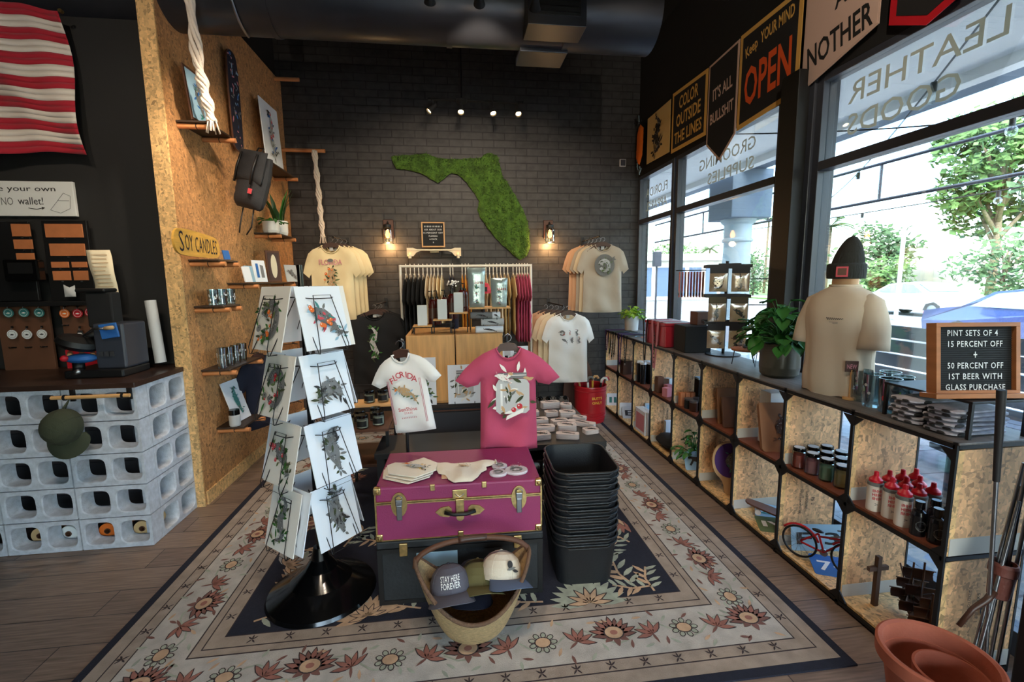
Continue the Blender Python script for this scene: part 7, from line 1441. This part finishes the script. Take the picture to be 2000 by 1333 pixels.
for i, (y, L_, m, tx, tm, lab) in enumerate(((5.30, .24, 'purple', 'IIHIHII', 'white', 'purple lanyard furthest along the shelf'), (5.20, .27, 'matte_black', 'IIHIHII', 'green', 'black lanyard with green pattern at the far end'), (5.12, .30, 'olive', 'IIHIHII', 'white', 'olive patterned lanyard at the far end'), (5.05, .26, 'matte_black', 'IIHIHII', 'cream', 'black lanyard with cream letters at the far end'), (4.86, .34, 'purple', 'IIHIHII', 'pink', 'long purple lanyard with pink letters'), (4.70, .30, 'matte_black', 'AWAY', 'white', 'black lanyard with bold white letters'))): lanyard(y, 1.818, ZT2 + .001 * i, L_, m, lab, tx, tm)
for i, (y, m, h) in enumerate(((4.98, 'purple', .004), (4.9, 'green', .009), (4.8, 'purple', .014), (4.62, 'pale_blue', .004), (4.55, 'orange', .008))): t = thing('lanyard', '%s lanyard lying flat across the shelf top, %s of those lying down' % ({'purple': 'purple', 'green': 'green', 'pale_blue': 'pale blue', 'orange': 'orange'}[m], NTH[i]), 'lanyard', (1.98, y, ZT2 + h), 25 * (i - 2), 'lanyards on the cube shelf'); MB().grid(14, 1, lambda u, v: (-.12 + .24 * u, .011 * (v * 2 - 1) + .02 * math.sin(u * 6), .003 * math.sin(u * 9) + .004), m).build('strap', t)
lanyard(4.22, 1.830, ZT2 + .222, .40, 'matte_black', 'black lanyard hanging over the far edge of the red tin', None, x1=.2); lanyard(4.0, 1.828, ZT2 + .225, .44, 'pink', 'pink lanyard with dark letters over the red tin', 'PLANTS', 'ink', x1=.2, w=.05)
# new sign, glasses, towels, letter board
t = thing('new_sign', 'little black sign on a stick reading NEW, in front of the mannequin', 'sign', (1.955, 2.02, ZT2), -20); MB().lathe([(0, 0), (.028, 0), (.028, .01), (0, .01)], 'wood_lt', 18, cap=False).build('base', t); MB().cyl((0, 0, .01), (0, 0, .15), .004, 'wood_lt', 8).build('stick', t); MB(XZ).box(-.028, .028, .14, .195, -.003, .003, 'dark_brown').build('board', t); MB(XZ @ T(0, .167, .0035)).text('NEW', .022, 'pink', None, w=.042).build('lettering', t)
for i, (x, y) in enumerate(((1.99, 1.99), (1.955, 1.895), (1.945, 1.80), (2.04, 1.83), (2.08, 1.93))): tumbler((x, y, ZT2), .043, .155, 'etched pint glass on the cube shelf, %s' % ('nearest the NEW sign', 'second from the NEW sign', 'frontmost, with a pink and green print', 'behind the frontmost one', 'nearest the window glass')[i], 'pint glasses on the cube shelf', None, ('pale_blue', 'light_grey', 'sage') if i != 2 else ('rose', 'leaf_pale', 'light_grey', 'rose'), 'pint_glass', base=.03)
tumbler((2.09, 1.74, ZT2), .04, .14, 'pint glass with pink and green print under the black riser', 'pint glasses on the cube shelf', None, ('rose', 'leaf_pale', 'pink'), 'pint_glass', base=.03)
mat('sock_grey', (196, 192, 200), .9, var=.25, vs=25, bump=.2, bs=200)
for i in range(6):
    for s_ in range(2):
        t = thing('folded_socks', 'folded black and grey socks, %s from the bottom in the %s stack' % (NTH[i], ('near', 'far')[s_]), 'socks', (1.99 + .006 * math.sin(i * 2), 1.52 + .145 * s_, ZT2 + .0175 * i), 6 * math.sin(i * 1.7 + s_), 'folded socks on the cube shelf')
        MB().puff(dense(rrect(.26, .125, .03, 4), .04), .009, .03, 'sock_grey', .04, .002, i, M=T(0, 0, .009), thin=.4).build('fabric', t)
        b = MB(); b.ball((-.085 + .02 * math.sin(i * 3), -.0615, .009), (.022, .004, .0075), 'ink', 10); b.build('pattern', t); b = MB(T(-.128, 0, .009)); b.ball((0, -.02, 0), (.005, .02, .006), 'ink', 8); b.ball((0, .03, 0), (.005, .014, .006), 'ink', 8); b.build('heel', t)
t = thing('black_riser', 'black metal riser holding the letter board above the socks', 'riser', (2.02, 1.58, ZT2)); MB().box(-.13, .13, -.155, .2, .137, .147, 'black').build('top', t, bevel=.002)
for x in (-.122, .122):
    for y in (-.147, .192): MB().box(x - .006, x + .006, y - .006, y + .006, 0, .137, 'black').build('leg', t)
t = thing('letter_board', 'large wood-framed letter board about pint sets, on the black riser', 'sign', (1.975, 1.50, ZT2 + .157), -6); t.rotation_euler = (math.radians(-7), 0, math.radians(-8))
mat('oak', (176, 112, 64), .5, var=.2, vs=4, stretch=(1, 1, 6))
letter_board(t, .315, .275, [('PINT SETS OF 4', .19, -.01), ('15 PERCENT OFF', .205), ('+', .014), ('50 PERCENT OFF', .21), ('1ST BEER WITH', .2, .0), ('GLASS PURCHASE', .225)], 'oak', .016, .03, fs=.023, gap=.0415, top=.247 - .012)
MB(XZ).box(-.18, .17, -.012, .006, -.02, .055, 'oak').build('base_ledge', t, bevel=.002)
# ================================================================ pennants over the windows
mat('felt_black', (22, 21, 22), .95); mat('felt_gold', (216, 168, 84), .95); mat('felt_pink', (206, 176, 160), .95); mat('felt_orange', (222, 84, 22), .95); mat('felt_tan', (206, 176, 116), .95)
def banner(pts, m, edge, lab, words, ew=.03, extra=None, seed=0):
    t = thing('felt_banner', lab, 'banner', (XG - .035, 0, 0), group='felt banners over the windows'); F = FR((0, 0, 0), (0, -1, 0), (0, 0, 1))
    cy = sum(p[0] for p in pts) / len(pts); cz = sum(p[1] for p in pts) / len(pts); P = [(-y, z) for y, z in pts]
    MB(F).prism(P, -.004, 0, edge).build('backing', t)
    n = len(P); ctr = V((-cy, cz)); I = []
    for i in range(n):
        a, c, e = V(P[i - 1]), V(P[i]), V(P[(i + 1) % n]); d1 = (c - a).normalized(); d2 = (e - c).normalized(); n1 = V((-d1.y, d1.x)); n2 = V((-d2.y, d2.x)); 
        if (ctr - c).dot(n1) < 0: n1 = -n1
        if (ctr - c).dot(n2) < 0: n2 = -n2
        b_ = (n1 + n2); b_ = b_ / max(.3, b_.length_squared / 2) if b_.length else n1; I.append(tuple(c + b_ * ew))
    MB(F).prism(I, 0.0005, .002, m).build('field', t)
    q = MB(F @ T(0, 0, .0025))
    for tx, y, z, h, w, mm, a in words: q.text(tx, h, mm, T(-y, z, 0) @ R(a), w=w, bold=.02)
    if words: q.build('lettering', t)
    if extra: e = MB(F @ T(-cy, cz, .0026)); extra(e); e.build('artwork', t)
banner([(5.32, 3.41), (4.75, 3.42), (4.75, 2.90), (5.32, 2.91)], 'felt_tan', 'felt_tan', 'tan banner with a black line drawing, second from the brick wall', [], .01, lambda b: art(b, None, .42, .42, 7, 'gator', None, ('ink', 'felt_black'), ('ink', 'ink_grey', 'ink'), 30))
banner([(4.71, 3.45), (4.05, 3.42), (4.05, 2.86), (4.71, 2.87)], 'felt_black', 'felt_gold', 'black banner with gold letters COLOR OUTSIDE THE LINES', [('COLOR', 4.38, 3.31, .12, .36, 'felt_gold', 0), ('OUTSIDE', 4.38, 3.15, .12, .46, 'felt_gold', 0), ('THE LINES', 4.38, 2.99, .11, .52, 'felt_gold', 0)], .035)
banner([(4.03, 3.42), (3.60, 3.44), (3.60, 2.74), (3.81, 2.58), (4.03, 2.76)], 'felt_black', 'felt_pink', "pointed black banner edged in pink, reading IT'S ALL BULLSHIT", [("IT'S ALL", 3.81, 3.16, .10, .28, 'felt_pink', 4), ('BULLSHIT', 3.81, 2.97, .09, .34, 'felt_pink', 4)], .02)
banner([(3.585, 3.45), (2.93, 3.44), (2.93, 2.79), (3.585, 2.75)], 'felt_black', 'felt_gold', 'black banner with a gold border reading KEEP YOUR MIND OPEN', [('Keep', 3.44, 3.29, .10, .14, 'felt_gold', 12), ('YOUR MIND', 3.17, 3.33, .085, .34, 'felt_gold', 3), ('OPEN', 3.255, 3.04, .28, .50, 'felt_orange', 2)], .035)
banner([(2.90, 3.48), (2.36, 3.48), (2.36, 2.92), (2.70, 2.83), (2.90, 2.78)], 'felt_pink', 'felt_pink', 'pale pink banner with black lettering, right of the OPEN banner', [('AS', 2.60, 3.20, .10, .14, 'felt_black', 6), ('NOTHER', 2.63, 2.98, .14, .46, 'felt_black', 6), ], .01)
banner([(2.30, 3.4), (1.95, 3.4), (1.95, 2.83), (2.1, 2.78), (2.30, 2.88)], 'felt_black', 'red', 'dark banner with a red edge at the top right corner', [], .04)
t = thing('orange_pennant', 'orange hanging ornament with black fringe at the brick wall corner', 'wall hanging', (XG - .04, 5.50, 2.86)); F = FR((0, 0, 0), (0, -1, 0), (0, 0, 1))
MB(F).puff(dense([(-.09, .1), (0, 0), (.08, .1), (.1, .4), (.0, .47), (-.08, .36)], .04), .02, .05, 'orange', .03, .006, 3, M=T(0, .08, .01)).build('body', t); b = MB(); rnd = random.Random(3)
for k in range(16): y0 = rnd.uniform(-.1, .1); z0 = rnd.choice((.03, .56)); b.tube([(-.02, y0, z0), (-.03, y0 + rnd.uniform(-.05, .05), z0 + rnd.uniform(-.12, .12))], .006, 'felt_black' if k % 3 else 'pale_blue', 5)
b.build('fringe', t)
# ================================================================ foreground: clay pots and golf clubs
mat('terracotta', (172, 92, 68), .75, var=.14, vs=8, bump=.15, bs=50); PX, PY = 1.625, 1.235
t = thing('terracotta_pot', 'large terracotta flowerpot in the bottom right corner', 'pot', (PX, PY, 0)); MB().lathe([(0, 0), (.11, 0), (.145, .24), (.16, .245), (.17, .255), (.172, .30), (.164, .305), (.152, .30), (.148, .24), (.105, .02), (0, .02)], 'terracotta', 56, cap=False).build('pot', t)
t = thing('terracotta_pot', 'smaller terracotta pot nested inside the large one', 'pot', (PX + .02, PY - .03, .021)); MB().lathe([(0, 0), (.06, 0), (.085, .19), (.1, .195), (.102, .235), (.094, .237), (.085, .2), (.055, .015), (0, .015)], 'terracotta', 48, cap=False).build('pot', t)
mat('collar_brown', (112, 60, 50), .55, bump=.3, bs=60); mat('club_grip', (34, 32, 34), .6)
def club(p, q, m, lab, grip=False, r=.0065):
    p, q = V(p), V(q); t = thing('golf_club', lab, 'golf club', (0, 0, 0), group='golf clubs in the corner'); MB().cyl(p, q, r, 'steel', 12).build('shaft', t)
    if grip: d = (q - p).normalized(); MB().cyl(q - d * .01, q + d * .31, .0095, 'club_grip', 12, .013).build('grip', t)
    e = MB(T(*p)); e.ball((.0, 0, .012), (.035, .014, .012), 'steel', 10); e.build('club_head', t)
g0 = ony(1936, 1333, 1.27); club((g0.x - .02, 1.27, .002), ony(1946, 935, 1.27), 'steel', 'golf putter with a black grip standing upright before the cube shelf end', True)
ends = ((1885, 1333, 2000, 905), (1905, 1333, 1996, 950), (1925, 1333, 2010, 890), (1940, 1333, 2020, 930), (1896, 1333, 1990, 980))
for i, (a, b_, c, d) in enumerate(ends):
    p = ony(a, b_, 1.30 - .008 * i); q = ony(c, d, 1.30 - .008 * i); dd = (q - p).normalized(); p = p - dd * ((p.z - .014) / dd.z); club(tuple(p), tuple(q), 'steel', 'bare steel golf shaft leaning in the corner, %s' % ('left side of the bundle', 'second in the bundle', 'middle of the bundle', 'right side of the bundle', 'rearmost of the bundle')[i], r=.006)
p = ony(1952, 1150, 1.28); q = ony(1966, 1085, 1.28); t = thing('leather_holder', 'brown leather tube holding the golf shafts together', 'holder', p); M = (q - p).to_track_quat('Z', 'Y').to_matrix().to_4x4()
MB(M).lathe([(.028, -.03), (.03, -.028), (.034, .02), (.036, .055), (.04, .06), (.04, .09), (.036, .1), (.032, .1), (.032, .0), (.028, -.03)], 'collar_brown', 30, cap=False).build('tube', t); MB().tube([(-.035, -.01, .0), (-.06, -.01, -.03), (-.1, .0, -.07), (-.15, .0, -.13)], [.012, .011, .009, .008], 'dark_brown', 8).build('strap', t)
t = thing('black_stand', 'black upright stand at the bottom right edge', 'stand', (1.95, 1.20, 0)); MB().box(-.07, .2, -.1, .0, 0, 1.16, 'black').build('upright', t, bevel=.006)
